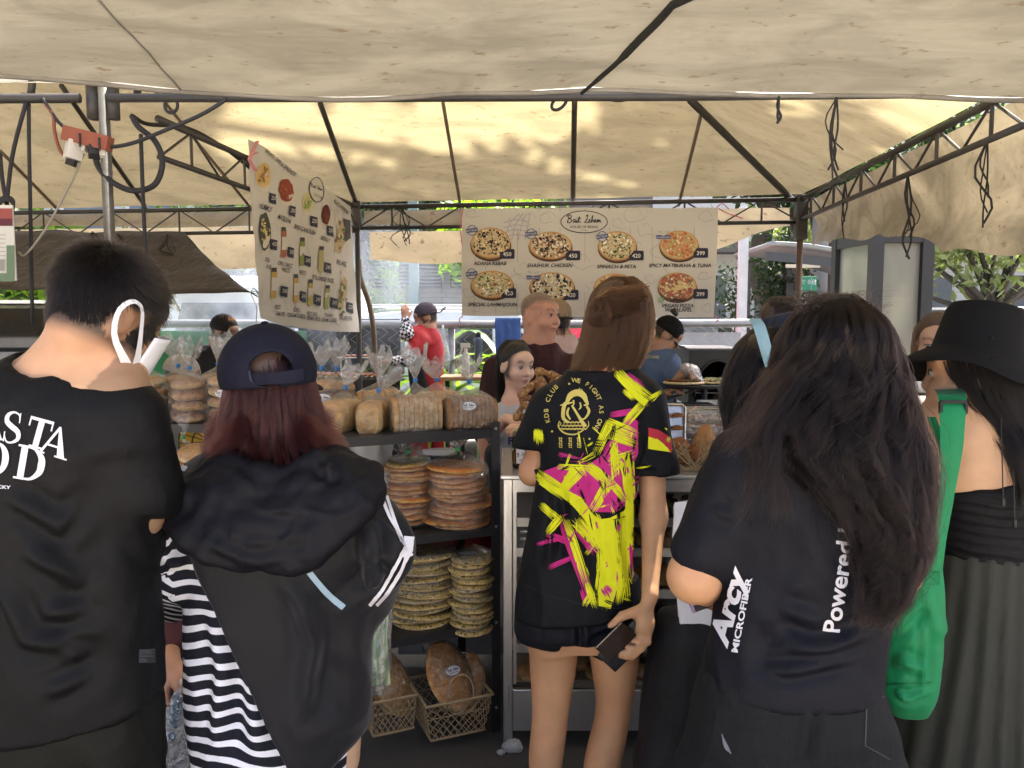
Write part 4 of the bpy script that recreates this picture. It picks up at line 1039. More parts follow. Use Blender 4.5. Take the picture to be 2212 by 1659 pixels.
tag(drape(-.15,.08,1.61,1.2,6.93,6,amp=.012,nx=14).build('blue_towel',cloth('blue towel',(.06,.13,.33),.95,200.,.2,.5,.8),None,True),'blue towel hung over the fence rail behind the bald man','towel')
fb_ = thing('plastic_bag',(-.62,6.94,1.5),'clear plastic bag hanging from the fence rail','bag')
MB().lathe([(.004,0),(.02,-.06),(.05,-.2),(.075,-.32),(.06,-.38),(.02,-.40),(0,-.40)],14,(-.62,6.93,1.55),1,.5).build('bag',film('milky plastic',(.9,.92,.93),.4,.2),fb_,True)
fk = thing('water_flask',(-.28,6.93,1.3),'dark blue grey flask hanging by the fence post','flask'); fm_ = paint('navy flask',(.05,.07,.10),.4)
MB().lathe([(0,-.12),(.032,-.12),(.034,-.1),(.034,.08),(.026,.11)],14,(-.30,6.91,1.33)).build('body',fm_,fk,True); MB().lathe([(.022,.11),(.022,.14),(.012,.155),(0,.155)],12,(-.30,6.91,1.33)).build('cap',strapm,fk,True)
bk = thing('metal_bucket',(-1.1,6.85,1.1),'small metal bucket hanging on the fence behind the griller','bucket')
MB().lathe([(0,-.09),(.05,-.09),(.065,.09),(.07,.095),(.062,.09),(.048,-.08),(0,-.08)],18,(-1.12,6.84,1.13)).build('body',steel(),bk,True); MB().tube([(-1.12 + .066 * math.cos(a),6.84,1.22 + .15 * math.sin(a)) for a in np.linspace(0,math.pi,12)],.003,5).build('handle',zn,bk)
# ================================================================== MENU BANNERS
def script(pr,cx,cy,w,col,layer=3,lw=.30):
 """the hand-lettered shop name"""
 k = w / 9.6; S = [[(.55,.9),(.85,2.0),(1.0,2.85)],[(.35,2.45),(.9,3.0),(1.6,2.8),(1.45,2.2),(.95,2.0),(1.6,1.85),(1.65,1.25),(1.1,.9),(.55,1.05)],
      [(2.65,1.7),(2.25,1.75),(2.05,1.3),(2.25,1.0),(2.55,1.4),(2.7,1.8),(2.65,1.2),(2.85,1.0),(3.1,1.75),(3.05,1.2),(3.25,1.0),(3.55,1.8),(3.8,2.6),(3.6,1.3),(3.8,1.0),(4.1,1.25)],[(3.3,1.95),(4.15,2.1)],[(3.12,2.2),(3.2,2.28)],
      [(5.5,2.5),(5.85,3.0),(5.95,2.6),(5.5,1.4),(5.0,.95),(5.3,1.15),(5.9,.92),(6.2,1.15),(6.55,1.55),(6.5,1.8),(6.25,1.55),(6.35,1.05),(6.75,1.15),(7.2,2.3),(7.3,2.8),(7.1,2.4),(6.95,1.0),(7.15,1.6),(7.4,1.65),(7.4,1.1),(7.65,1.1),(8.0,1.5),(7.95,1.8),(7.7,1.5),(7.85,1.05),(8.2,1.2),(8.45,1.75),(8.4,1.0),(8.65,1.6),(8.85,1.65),(8.8,1.05),(9.05,1.6),(9.25,1.6),(9.2,1.1),(9.6,1.15)]]
 for q in S:
  pts = spline([(cx + (x - 5) * k,cy + (y - 1.8) * k) for x,y in q],len(q) * 5); n = len(pts)
  pr.stroke(pts,[lw * k * (.55 + .6 * abs(math.sin(i * .55))) for i in range(n)],col,layer)
DK = (.020,.020,.030); NAVY = (.022,.024,.05); PAPER = (.55,.53,.49)
def price(pr,x,y,s,w=120,h=80):
 pr.rect(x - w / 2,y - h / 2,x + w / 2,y + h / 2,NAVY,5,12); pr.text(s,x,y - h * .22,h * .40,(.7,.68,.62),6,.012)
def logo(pr,x,y,rx,ry,fill=PAPER):
 pr.disc(x,y,rx,ry,fill,3,40); pr.ring(x,y,rx * .985,ry * .97,rx * .035,DK,4,48); script(pr,x,y + ry * .22,rx * 1.55,DK,5,.24)
 pr.text('HOUSE OF BREAD',x,y - ry * .55,ry * .22,DK,5,.006,width=rx * 1.2); pr.text('EST. 2012',x,y - ry * .80,ry * .10,DK,5)
CRUST = (.50,.30,.13)
def pizza(pr,x,y,rx,ry,tops,seed,base=(.60,.47,.27)):
 g = rng(seed); pr.disc(x + 2,y - ry * .20,rx * 1.03,ry * 1.0,(.055,.028,.018),2,40); pr.disc(x,y - ry * .12,rx * 1.03,ry * .98,(.16,.075,.035),3,40)
 pr.disc(x,y,rx,ry,CRUST,4,40,.012,0,g); pr.disc(x,y,rx * .93,ry * .92,(.58,.40,.2),5,40,.02,0,g); pr.disc(x,y + 1,rx * .86,ry * .85,base,6,36,.03,0,g)
 for i in range(int(rx * 1.5)):
  a = g.uniform(0,6.28); q = math.sqrt(g.random()) * .86; c,n,lo,hi = tops[int(g.integers(0,len(tops)))]; s_ = g.uniform(lo,hi)
  pr.disc(x + rx * q * math.cos(a),y + ry * q * math.sin(a),s_,s_ * g.uniform(.5,.95),tuple(np.array(c) * g.uniform(.7,1.25)),7 + i % 4,n,.25,g.uniform(0,3),g)
OL = ((.03,.025,.03),8,8,14); RD = ((.42,.10,.06),6,4,9); GN = ((.07,.12,.03),6,5,11); CH = ((.68,.56,.36),7,5,13); BR_ = ((.17,.09,.05),6,7,13); WHT = ((.74,.70,.58),8,8,14); LG = ((.35,.42,.10),5,5,11); SA = ((.35,.13,.08),10,14,20); TM = ((.55,.14,.06),7,8,15)
def best(pr,x,y,s_=1.,rot=.12):
 pr.disc(x,y,40 * s_,44 * s_,(.11,.13,.25),11,28); pr.disc(x,y,33 * s_,37 * s_,PAPER,12,28); c,q = math.cos(rot),math.sin(rot)
 pr.poly([(x + a * c - b * q,y + a * q + b * c) for a,b in ((-48 * s_,-17 * s_),(48 * s_,-17 * s_),(48 * s_,17 * s_),(-48 * s_,17 * s_))],(.08,.10,.22),13); pr.text('BEST SELLER',x + 3 * q,y - 7 * s_,14 * s_,(.62,.6,.6),14,.01,rot=rot,width=86 * s_)
 for k in range(5): pr.disc(x - 20 * s_ + k * 10 * s_,y + 26 * s_,2.5 * s_,2.5 * s_,(.1,.12,.24),13,5)
def recom(pr,x,y):
 pr.rect(x - 58,y - 18,x + 58,y + 14,(.08,.10,.24),12,5); pr.text('RECOMMENDED',x,y - 10,11,(.65,.63,.6),14,.008,width=104); pr.rect(x - 7,y + 8,x + 10,y + 30,PAPER,13,4); pr.rect(x - 14,y + 8,x - 7,y + 24,PAPER,13)
 for k in (-2,-1,1,2): pr.stroke([(x + k * 14,y + 34),(x + k * 22,y + 48)],3,(.1,.12,.26),12)
def doodle(pr,pts,w=2.4,col=(.36,.34,.36),close=False): pr.stroke(spline(pts,len(pts) * 6),w,col,1,close)
z5 = lambda x,y: ((1780 + x / 2.0868) / 1.80832,(780 + y / 2.0868) / 1.80832)
YB = lambda u: np.interp(u,[998,1552],[5.44,5.24])
ban = thing('pizza_menu_banner',P(1275,452,5.35),'wide pizza menu banner with eight pizzas and navy price tags','banner')
vin = paint('printed vinyl',PAPER,.65,var=.06,bump=.05,scale=3.)
def bmap(x,y,l):
 u,v = z5(x,-y); p = P(u,v,YB(u)); w = .012 * math.sin(u * .035) * max(0,min(1,(v - 452) / 230)) + .006 * math.sin(v * .05)
 p = P(u,v,YB(u) + w - .0012 * l); return p
def bsh(s_,t_):
 top = 70 + (66 - 70) * s_ + 3 * math.sin(s_ * 25); bot = 944 + 18 * s_ + 3 * math.sin(s_ * 18); xl = 48 + 2 * math.sin(t_ * 9); xr = 2138 - 34 * t_ ** 1.5
 return bmap(xl + (xr - xl) * s_,-(top + (bot - top) * t_),0)
sheet(bsh,60,24).build('sheet',vin,ban,True)
pr = Print()
for x in (153,328,502,682,850,1052,1252,1422,1600,1788,1945): pr.stroke([(x,-75),(x + 3,-500),(x - 2,-930)],3.5,(.34,.31,.28),1)
g5 = rng(77)
for (x,y,s_) in ((140,110,60),(520,190,120),(620,150,90),(740,150,80),(1480,120,110),(1560,240,90),(2050,130,90),(1330,190,80),(560,560,90),(110,760,60),(1120,700,60),(1700,420,110),(1760,560,80),(330,560,90),(1050,500,110),(500,650,70),(1590,640,60),(2030,620,60),(2060,880,60),(760,380,60),(180,890,50),(1500,380,60)):
 n = 7; doodle(pr,[(x + s_ * g5.uniform(.6,1.1) * math.cos(a),-y + s_ * .7 * g5.uniform(.6,1.1) * math.sin(a)) for a in np.linspace(g5.uniform(0,3),g5.uniform(4,7),n)],4)
 doodle(pr,[(x - s_ * .5,-y + s_ * .2),(x,-y + s_ * .5),(x + s_ * .4,-y - .1 * s_)],3)
for k in range(4): doodle(pr,[(400 + k * 55,-330),(440 + k * 50,-200),(520 + k * 28,-110)],9,(.40,.38,.42)); doodle(pr,[(390,-190 - k * 40),(480,-165 - k * 40),(600,-180 - k * 40)],9,(.40,.38,.42))
logo(pr,1047,-181,192,92)
pizza(pr,285,-352,162,126,(OL,OL,RD,CH,CH,GN),1); pizza(pr,772,-372,174,112,(BR_,BR_,WHT,RD,OL,CH),2,(.50,.33,.18)); pizza(pr,1318,-376,156,120,(GN,GN,WHT,CH,GN),3); pizza(pr,1822,-370,158,118,(LG,TM,LG,CH,RD),4,(.52,.30,.14))
pizza(pr,297,-690,172,112,(GN,GN,CH,WHT,RD,LG),5); pizza(pr,786,-705,182,114,(WHT,WHT,OL,CH),6,(.62,.48,.22)); pizza(pr,1300,-710,172,108,(GN,RD,CH,TM),7); pizza(pr,1808,-706,158,114,(SA,SA,WHT,GN,TM),8,(.64,.50,.22))
for x,y,s_ in ((420,442,'450'),(956,455,'450'),(1473,455,'420'),(1998,434,'399'),(433,762,'450'),(942,775,'420'),(1996,768,'399')): price(pr,x,-y,s_)
for x,y,s_,w in ((280,533,'ADANA KEBAB',268),(768,549,'SHASHLIK CHICKEN',372),(1310,559,'SPINACH & FETA',320),(1828,550,'SPICY MATBUKHA & TUNA',508),(300,868,'SPECIAL LAHMAJOUN',404),(815,884,'OLIVES & FETA',190),(1810,878,'VEGAN PIZZA',258),(1818,912,'W/ FALAFEL',222)): pr.text(s_,x,-y,29,DK,4,.018,.22,width=w)
best(pr,133,-250); best(pr,617,-278); best(pr,1195,-300); best(pr,130,-604); recom(pr,1694,-302); recom(pr,634,-632)
pr.ring(1675,-817,20,20,5,(.10,.26,.10),12); pr.stroke([(1664,-816),(1674,-828),(1700,-797)],7,(.10,.28,.10),13)
pr.build('artwork',bmap,INK(),ban)
pk = paint('pink ribbon',(.55,.10,.14),.7)
for a,b,c in (((1552,450),(1570,460),(1605,472)),((1548,448),(1560,440),(1575,452)),((1000,452),(994,490),(998,530)),((1545,682),(1551,690),(1546,696)),((1000,683),(992,690),(997,700))): MB().tube(spline([P(*a,YB(a[0]) - .02),P(*b,YB(b[0]) - .02),P(*c,YB(c[0]) - .02)],8),.0035,5).build('ribbon',pk,ban)
nAB = Vector((B.y - A.y,-(B.x - A.x),0)).normalized()
def onAB(u,v,off=0):
 d = P(u,v,1.) - cam.location; p0 = A + nAB * .03 - nAB * 0; t = (p0 - cam.location).dot(nAB) / d.dot(nAB); return cam.location + d * t + nAB * off
z4 = lambda x,y: ((950 + x / 1.952) / 1.80832,(500 + y / 1.952) / 1.80832)
sal = thing('salad_menu_banner',onAB(545,310),'tall salads and dips menu banner hung along the left truss','banner')
def smap(x,y,l):
 u,v = z4(x,-y); w = .005 * math.sin(x * .018 + y * .004) + .003 * math.sin(y * .02)
 if x < 240: w += .05 * max(0,(200 - x) / 200.) ** 2 * max(0,(-y - 500) / 1000)
 return onAB(u,v,w + .0012 * l)
ltop = lambda x: np.interp(x,[38,150,400,620,818],[85,140,345,450,600]); lbot = lambda x: np.interp(x,[120,300,500,700,882],[1450,1500,1535,1552,1556]); lx = lambda t: np.interp(t,[0,1],[38,112]); rx_ = lambda t: np.interp(t,[0,1],[820,886])
def ssh(s_,t_):
 x = lx(t_) + (rx_(t_) - lx(t_)) * s_; y = ltop(lx(0) + (rx_(0) - lx(0)) * s_); y2 = lbot(x); return smap(x,-(y + (y2 - y) * t_),0)
sheet(ssh,40,40).build('sheet',vin,sal,True)
pr = Print(); dk = (.035,.035,.05)
for k in range(26): x = g5.uniform(120,800); y = g5.uniform(ltop(x) + 60,1480); s_ = g5.uniform(40,90); doodle(pr,[(x + s_ * .6 * math.cos(a),-y + s_ * 1.2 * math.sin(a)) for a in np.linspace(g5.uniform(0,3),g5.uniform(3.5,6),6)],3,(.47,.44,.44))
ts = lambda s_,x,y,h,w,rot: pr.text(s_,x,-y,h,dk,5,.01,0.,-rot,'c',w)
ts('SALAD, DIPS & SPREADS',270,275,30,305,.67); ts('FALAFEL SANDWICHES',738,610,24,150,.70); ts('HUMMUS',152,625,40,92,.40); ts('MATBUKHA',305,712,38,115,.36); ts('BABAGANOUSH',462,792,36,160,.36); ts('BEETROOT',607,862,30,70,.42); ts('CHILI GARLIC',310,1056,34,110,.25); ts('PASTE',315,1100,34,55,.2); ts('PESTO',450,1118,32,52,.2); ts('FETA CHEESE IN OIL',598,1166,32,160,.2); ts('FALAFEL',744,1048,36,88,.28)
ts('SPECIAL',182,1018,30,36,.3); ts('SALADS',190,1070,30,36,.3); ts('PESTO',262,1382,34,40,.1); ts('CREAM CHEESE',278,1432,32,62,.1); ts('CHILI',398,1402,32,48,.12); ts('CREAM CHEESE',394,1446,32,136,.12); ts('PESTO BASIL',522,1432,30,88,.08); ts('CREAM CHEESE',526,1466,30,112,.08); ts('TINAPA',645,1442,28,58,.08); ts('CREAM CHEESE',646,1478,28,112,.05); ts('FALAFEL PITA',772,1466,32,98,.08)
def tagp(x,y,s_,w=50,h=84): pr.poly([(x - w / 2,-y + h / 2),(x + w / 2,-y + h / 2 - 14),(x + w / 2,-y - h / 2 - 8),(x - w / 2,-y - h / 2 + 8)],NAVY,6); pr.text(s_,x,-y - 14,30,(.66,.64,.6),8,0.,0.,-.15,width=w * .68)
for x,y,s_ in ((207,535,'250'),(372,630,'200'),(532,710,'250'),(652,782,'250'),(218,885,'450'),(352,945,'245'),(490,1010,'245'),(634,1062,'245'),(300,1243,'245'),(450,1282,'245'),(566,1308,'245'),(685,1332,'245'),(808,1366,'220')): tagp(x,y,s_)
def dish(x,y,rx,ry,c,c2,seed):
 g = rng(seed); pr.disc(x + 4,-y - ry * .35,rx * 1.05,ry * 1.0,(.60,.55,.47),2,26); pr.disc(x,-y,rx,ry,c,3,26,.06,0,g)
 for i in range(26): a = g.uniform(0,6.28); q = g.random() * .75; pr.disc(x + rx * q * math.cos(a),-y + ry * q * math.sin(a),g.uniform(4,11),g.uniform(6,16),tuple(np.array(c2) * g.uniform(.6,1.4)),4 + i % 3,6,.3,0,g)
dish(145,360,55,95,(.60,.42,.17),(.40,.22,.08),1); dish(325,475,60,90,(.24,.04,.02),(.30,.06,.03),2); dish(487,565,40,75,(.55,.50,.28),(.30,.36,.12),3); dish(625,660,36,76,(.10,.02,.02),(.14,.03,.02),4); dish(160,790,42,150,(.05,.06,.05),(.50,.40,.16),5)
def jarp(x,y,c,k=1.):
 pr.rect(x - 22 * k,-y - 115 * k,x + 20 * k,-y + 95 * k,c,4,12); pr.rect(x - 20 * k,-y + 88 * k,x + 16 * k,-y + 120 * k,(.05,.05,.05),5,4); pr.rect(x - 22 * k,-y - 55 * k,x + 20 * k,-y + 45 * k,(.58,.55,.48),5)
for x,y,c,k in ((300,875,(.34,.10,.05),1),(450,945,(.20,.24,.06),.92),(588,1005,(.40,.36,.16),.86),(233,1185,(.50,.33,.10),1),(392,1225,(.50,.32,.08),.92),(512,1260,(.38,.33,.08),.88),(636,1292,(.34,.34,.12),.78)): jarp(x,y,c,k)
def wrap(x,y,sx,sy,seed):
 g = rng(seed); pr.poly([(x - .5 * sx,-y - .5 * sy),(x - .3 * sx,-y + .2 * sy),(x + .2 * sx,-y + .5 * sy),(x + .5 * sx,-y + .35 * sy),(x + .4 * sx,-y - .1 * sy),(x,-y - .55 * sy)],(.46,.36,.2),3)
 for i in range(22): pr.disc(x + g.normal(0,.2) * sx,-y + g.normal(0,.25) * sy,g.uniform(6,13),g.uniform(9,20),((.10,.18,.04),(.24,.11,.05),(.6,.54,.42))[i % 3],4 + i % 4,7,.3,0,g)
wrap(740,830,110,230,9); pr.poly([(758,-688),(815,-705),(812,-840),(770,-870),(778,-760)],(.06,.06,.07),8); wrap(752,1250,75,240,10)
pr.disc(550,-470,57,96,PAPER,3,36); pr.ring(550,-470,56,94,6,dk,5,40)
script_ = Print(); script(script_,0,0,100,dk,6,.26)
pr.tris([(550 + p[0] * .95 + 0 * p[1],-452 + p[1] * 1.35 - p[0] * .35) for p in script_.v],script_.f,dk,6); pr.text('HOUSE OF BREAD',556,-530,18,dk,6,0,0,-.5,width=78)
pr.build('artwork',smap,INK(),sal)
for x in (1,2): pass
for a,b in (((548,305),(530,345)),((530,345),(545,370)),((533,335),(548,330))): MB().bar(onAB(*a,.02),onAB(*b,.02),.018,.004).build('ribbon',paint('faded pink tape',(.62,.25,.28),.6),sal)
lst = thing('paper_notice',P(0,525,2.75),'cut off paper price list hanging at the left edge','notice')
MB().bar(P(-90,525,2.72),P(32,525,2.72),.006,(P(0,445,2.72) - P(0,608,2.72)).z).build('sheet',paint('laminated paper',(.60,.60,.56),.5,bump=0.),lst)
pr = Print(); pr.rect(-90,-472,27,-450,(.28,.07,.06),1); pr.rect(-90,-488,27,-472,(.10,.02,.03),1); pr.rect(-90,-608,31,-590,(.13,.20,.12),1); pr.rect(14,-590,31,-530,(.13,.20,.12),1); pr.rect(-30,-585,10,-560,(.30,.28,.26),2)
for k in range(7): pr.rect(-90,-508 - k * 9,12,-506.5 - k * 9,(.35,.33,.3),1)
pr.build('artwork',lambda x,y,l: P(x,-y,2.72 - .0045 - .0006 * l),INK(),lst)
for x in (10,26): MB().tube([P(x,448,2.72),P(14,440,2.78)],.003,4).build('tie',strapm,lst)
# ================================================================== RACKS
bm_ = BLACK_METAL()
def rack(label,FL,FR,depth,shelves,zt,front_posts=(1,1)):
 o = thing('shelf_rack',((FL[0] + FR[0]) / 2,(FL[1] + FR[1]) / 2,0),label,'rack'); FL = Vector((*FL,0)); FR = Vector((*FR,0)); d = (FR - FL).normalized(); nb = Vector((-d.y,d.x,0)) * depth
 for i,(p,y) in enumerate(((FL,0),(FR,0),(FL,1),(FR,1))):
  b = p + nb * y; q = MB()
  s_ = 1 if i % 2 else -1
  q.bar(b,b + Vector((0,0,zt)),.034,.004,nb); q.bar(b + d * (-s_) * .0 + nb.normalized() * .017 + d * s_ * .015,b + nb.normalized() * .017 + d * s_ * .015 + Vector((0,0,zt)),.004,.034,nb); q.build('post',bm_,o)
  if y == 0:
   for z in shelves + [.1]: MB().tube([b + Vector((0,0,z)) - nb.normalized() * .001,b + Vector((0,0,z)) - nb.normalized() * .007],.0055,8).build('bolt',zn,o)
 for z in shelves:
  c = (FL + FR) / 2 + nb / 2; W_ = (FR - FL).length
  m_ = Matrix((d,nb.normalized(),Vector((0,0,1)))).transposed()
  MB().box((c.x,c.y,z - .006),(W_ - .01,depth - .01,.008),m_).build('shelf',bm_,o)
  for y in (0.01,.99): MB().bar(FL + nb * y + Vector((0,0,z - .019)),FR + nb * y + Vector((0,0,z - .019)),.006,.034).build('edge_rail',bm_,o)
 return o
RFL,RFR = (-.64,2.64),(-.062,2.885); ZS = [.062,.44,.815,1.19]
rack('black steel shelf rack of bread beside the steel cabinet',RFL,RFR,.40,ZS[1:],1.215)
rack('black steel shelf rack further back between the two left customers',(-1.55,3.13),(-.72,3.10),.36,[.44,.815,1.175],1.18)
rd_ = (Vector(RFR) - Vector(RFL)).normalized(); rang = math.atan2(rd_.y,rd_.x)
# ================================================================== BREAD
def blob(n1,n2,fn):
 """closed surface from fn(theta, phi)"""
 V = [fn(-math.pi / 2,0)]; F = []
 for i in range(1,n1):
  for j in range(n2): V.append(fn(-math.pi / 2 + math.pi * i / n1,2 * math.pi * j / n2))
 V.append(fn(math.pi / 2,0)); last = len(V) - 1
 for j in range(n2): F.append((0,1 + (j + 1) % n2,1 + j)); F.append((last,1 + (n1 - 2) * n2 + j,1 + (n1 - 2) * n2 + (j + 1) % n2))
 for i in range(n1 - 2):
  for j in range(n2): a = 1 + i * n2 + j; b = 1 + i * n2 + (j + 1) % n2; F.append((a,b,b + n2,a + n2))
 return V,F
def bun_mesh(rx,ry,h,seed,dome=1.):
 def f(t,p):
  c,s_ = abs(math.cos(t)) ** .72,math.sin(t); k = 1 + .05 * mnoise.noise((math.cos(p) * 1.3,math.sin(p) * 1.3,seed)); z = h * (.5 + .5 * (s_ if s_ > 0 else max(s_,-1) ** 1) * (abs(s_) ** -.15 if abs(s_) > .1 else 1))
  return (rx * c * k * math.cos(p),ry * c * k * math.sin(p),max(0,z) + .003 * mnoise.noise((math.cos(p) * 2,math.sin(p) * 2,seed + 5)))
 return mesh('bun',*blob(9,20,f),True)
B_plain = bread('plain bun crust',(.56,.25,.06),(.86,.58,.24)); B_dark = bread('poppy bun crust',(.36,.14,.035),(.72,.42,.15),(.03,.02,.02)); B_ses = bread('sesame bun crust',(.46,.19,.045),(.76,.46,.17),(.62,.48,.26))
bunm = {}
for k,mt in (('plain',B_plain),('dark',B_dark),('ses',B_ses)):
 bunm[k] = []
 for s_ in range(3):
  me = bun_mesh(.072,.070,.047,s_ + 10 * len(bunm)); me.materials.append(mt); bunm[k].append(me)
FILM = film(); NECK = film('gathered plastic neck',(.95,.96,.97),.22,.2)
def bag(o,c,w,d,h,neck,top,seed,rz=0,tie=(.02,.16,.42),lean=(0,0),flare=.05,mat=None,sq=3.):
 g = rng(seed); n = 40; rows = []; c = Vector(c)
 prof = [(0.0,.82),(.004,.95),(.03,1.03),(h * .5,1.04),(h * .85,1.0),(h,.86),(h + (neck - h) * .4,.50),(h + (neck - h) * .8,.17),(neck,.07),(neck + .012,.07),(neck + (top - neck) * .3,.26),(neck + (top - neck) * .65,.58),(top,.78)]
 V = []; cr,sr = math.cos(rz),math.sin(rz); ph = g.uniform(0,6.28)
 K = 34; zs = np.interp(np.linspace(0,len(prof) - 1,K),range(len(prof)),[p[0] for p in prof]); rs_ = np.interp(np.linspace(0,len(prof) - 1,K),range(len(prof)),[p[1] for p in prof])
 for z,r_ in zip(zs,rs_):
  up = max(0,(z - h) / (top - h)); nk = z > neck
  for j in range(n):
   a = 2 * math.pi * j / n; ca,sa = math.cos(a),math.sin(a); ex = 2 / (sq if z < h else max(2,sq - 3 * up))
   x = abs(ca) ** ex * (1 if ca > 0 else -1); y = abs(sa) ** ex * (1 if sa > 0 else -1)
   if r_ < .5 or nk:
    rr = r_ * max(w,d) if nk else None; f_ = 1 - min(1,(r_ - .07) / .5) if not nk else 1
    ww = w * r_ * (1 - f_) + (r_ * .55 * (w + d) / 2) * f_ * 1.4; dd = d * r_ * (1 - f_) + (r_ * .55 * (w + d) / 2) * f_ * 1.4
   else: ww,dd = w * r_,d * r_
   pl = 1 + (.10 * math.sin(a * 9 + ph) + .10 * math.sin(a * 15 + z * 60)) * min(1,up * 2.2) + .035 * mnoise.noise((ca * 3 + seed,sa * 3,z * 22)); x *= ww * pl; y *= dd * pl
   zz = z + (.018 * math.sin(a * 3 + ph) + .014 * math.sin(a * 7)) * max(0,(z - neck) / (top - neck)); lx_ = lean[0] * up; ly_ = lean[1] * up
   V.append(c + Vector((x * cr - y * sr + lx_,x * sr + y * cr + ly_,zz)))
 F = [(i * n + j,i * n + (j + 1) % n,(i + 1) * n + (j + 1) % n,(i + 1) * n + j) for i in range(K - 1) for j in range(n)] + [tuple(range(n))[::-1]]
 kn = int(np.argmax(zs > neck)); lo = [f for f in F if max(f) < (kn + 1) * n]; hi = [f for f in F if max(f) >= (kn + 1) * n]; MB().add(V,lo).build('bag',mat or FILM,o,True); MB().add(V,hi).build('neck',NECK,o,True)
 up = (neck - h) / (top - h); r_ = .07 * .55 * (w + d) / 2 * 1.4 + .003; cc = c + Vector((lean[0] * up,lean[1] * up,neck))
 m = MB().lathe([(r_ * .9,-.002),(r_ + .002,0),(r_ + .002,.012),(r_ * .9,.014)],12,cc).build('tie',paint('tie ' + str(tie),tie,.4),o)
def sticker(o,c,nrm,w,seed=0):
 """oval shop label facing nrm at c"""
 n = Vector(nrm).normalized(); s_ = Vector((0,0,1)).cross(n).normalized(); s_ = -s_ if s_.x < 0 else s_; up = n.cross(s_); up = -up if up.z < 0 else up
 if abs(n.z) > .95: s_ = Vector((1,0,0)); up = Vector((0,1,0))
 pr = Print(); pr.disc(0,0,100,58,(.78,.77,.74),0,30); pr.disc(0,0,98,56,DK,1,30); pr.disc(0,0,92,50,(.78,.77,.74),2,30); script(pr,0,12,150,DK,3,.30); pr.text('HOUSE OF BREAD',0,-28,13,DK,3,.01,width=110)
 k = w / 200; pr.build('label',lambda x,y,l: Vector(c) + s_ * x * k + up * y * k + n * (.0006 * l),INK(),o)
def bun_bag(label,u,v,Y,kind,n,seed,tie=(.02,.16,.42),lab=None,sc=1.,lean=(0,0),tall=.09):
 b = P(u,v,Y); o = thing('bagged_buns',b,label,'bread'); g = rng(seed)
 for i in range(n):
  me = bunm[kind][int(g.integers(0,3))]; q = bpy.data.objects.new('bun',me); COL.objects.link(q); q.parent = o; q.matrix_parent_inverse = MI(o)
  q.location = b + Vector((g.normal(0,.003),g.normal(0,.003),.002 + i * .0455)); q.rotation_euler = (g.normal(0,.04),g.normal(0,.04),g.uniform(0,6)); q.scale = (sc,) * 3
 h = .0455 * n; bag(o,b - Vector((0,0,-.0005)),.078 * sc,.078 * sc,h,h + .04,h + .04 + tall,seed,0,tie,lean,sq=2.2)
 if lab: sticker(o,P(lab[0],lab[1],Y - .085),(P(lab[0],lab[1],Y) - P(u,lab[1],Y)) * .8 + Vector((0,-.07,0)),.062)
zt = ZS[3]
bun_bag('bag of four plain buns with a green tie, leftmost on the rack',324,907,3.24,'plain',4,1,(.02,.28,.06),(313,864),tall=.07)
bun_bag('bag of dark poppy seeded buns in the middle of the left rack',412,912,3.21,'dark',4,2,lean=(.01,0),tall=.11)
bun_bag('bag of pale buns half hidden behind the dark seeded buns',392,902,3.36,'plain',4,3,lean=(-.03,0),tall=.13)
bun_bag('bag of buns with a shop label beside the cap wearing customer',487,906,3.24,'plain',4,4,lab=(478,850),tall=.10)
bun_bag('bag of buns behind, its pale neck rising above the others',472,898,3.38,'plain',4,5,lean=(.02,0),tall=.13)
bun_bag('tall bag of sesame buns just right of the cap',728,922,3.0,'ses',4,6,lean=(.01,0),tall=.11,sc=.92)
bun_bag('labelled bag of brown buns peeking out behind the cap',697,922,2.97,'plain',4,7,lab=(698,860),tall=.09,sc=.92)
B_white = bread('white loaf crust',(.66,.32,.07),(.86,.60,.25),sc=18.); B_grain = bread('grain loaf crust',(.52,.26,.08),(.76,.55,.28),(.12,.07,.04),seedamt=.35,sc=26.); B_brown = bread('brown loaf crust',(.26,.115,.045),(.44,.24,.10),(.06,.035,.02),seedamt=.5,sc=26.)
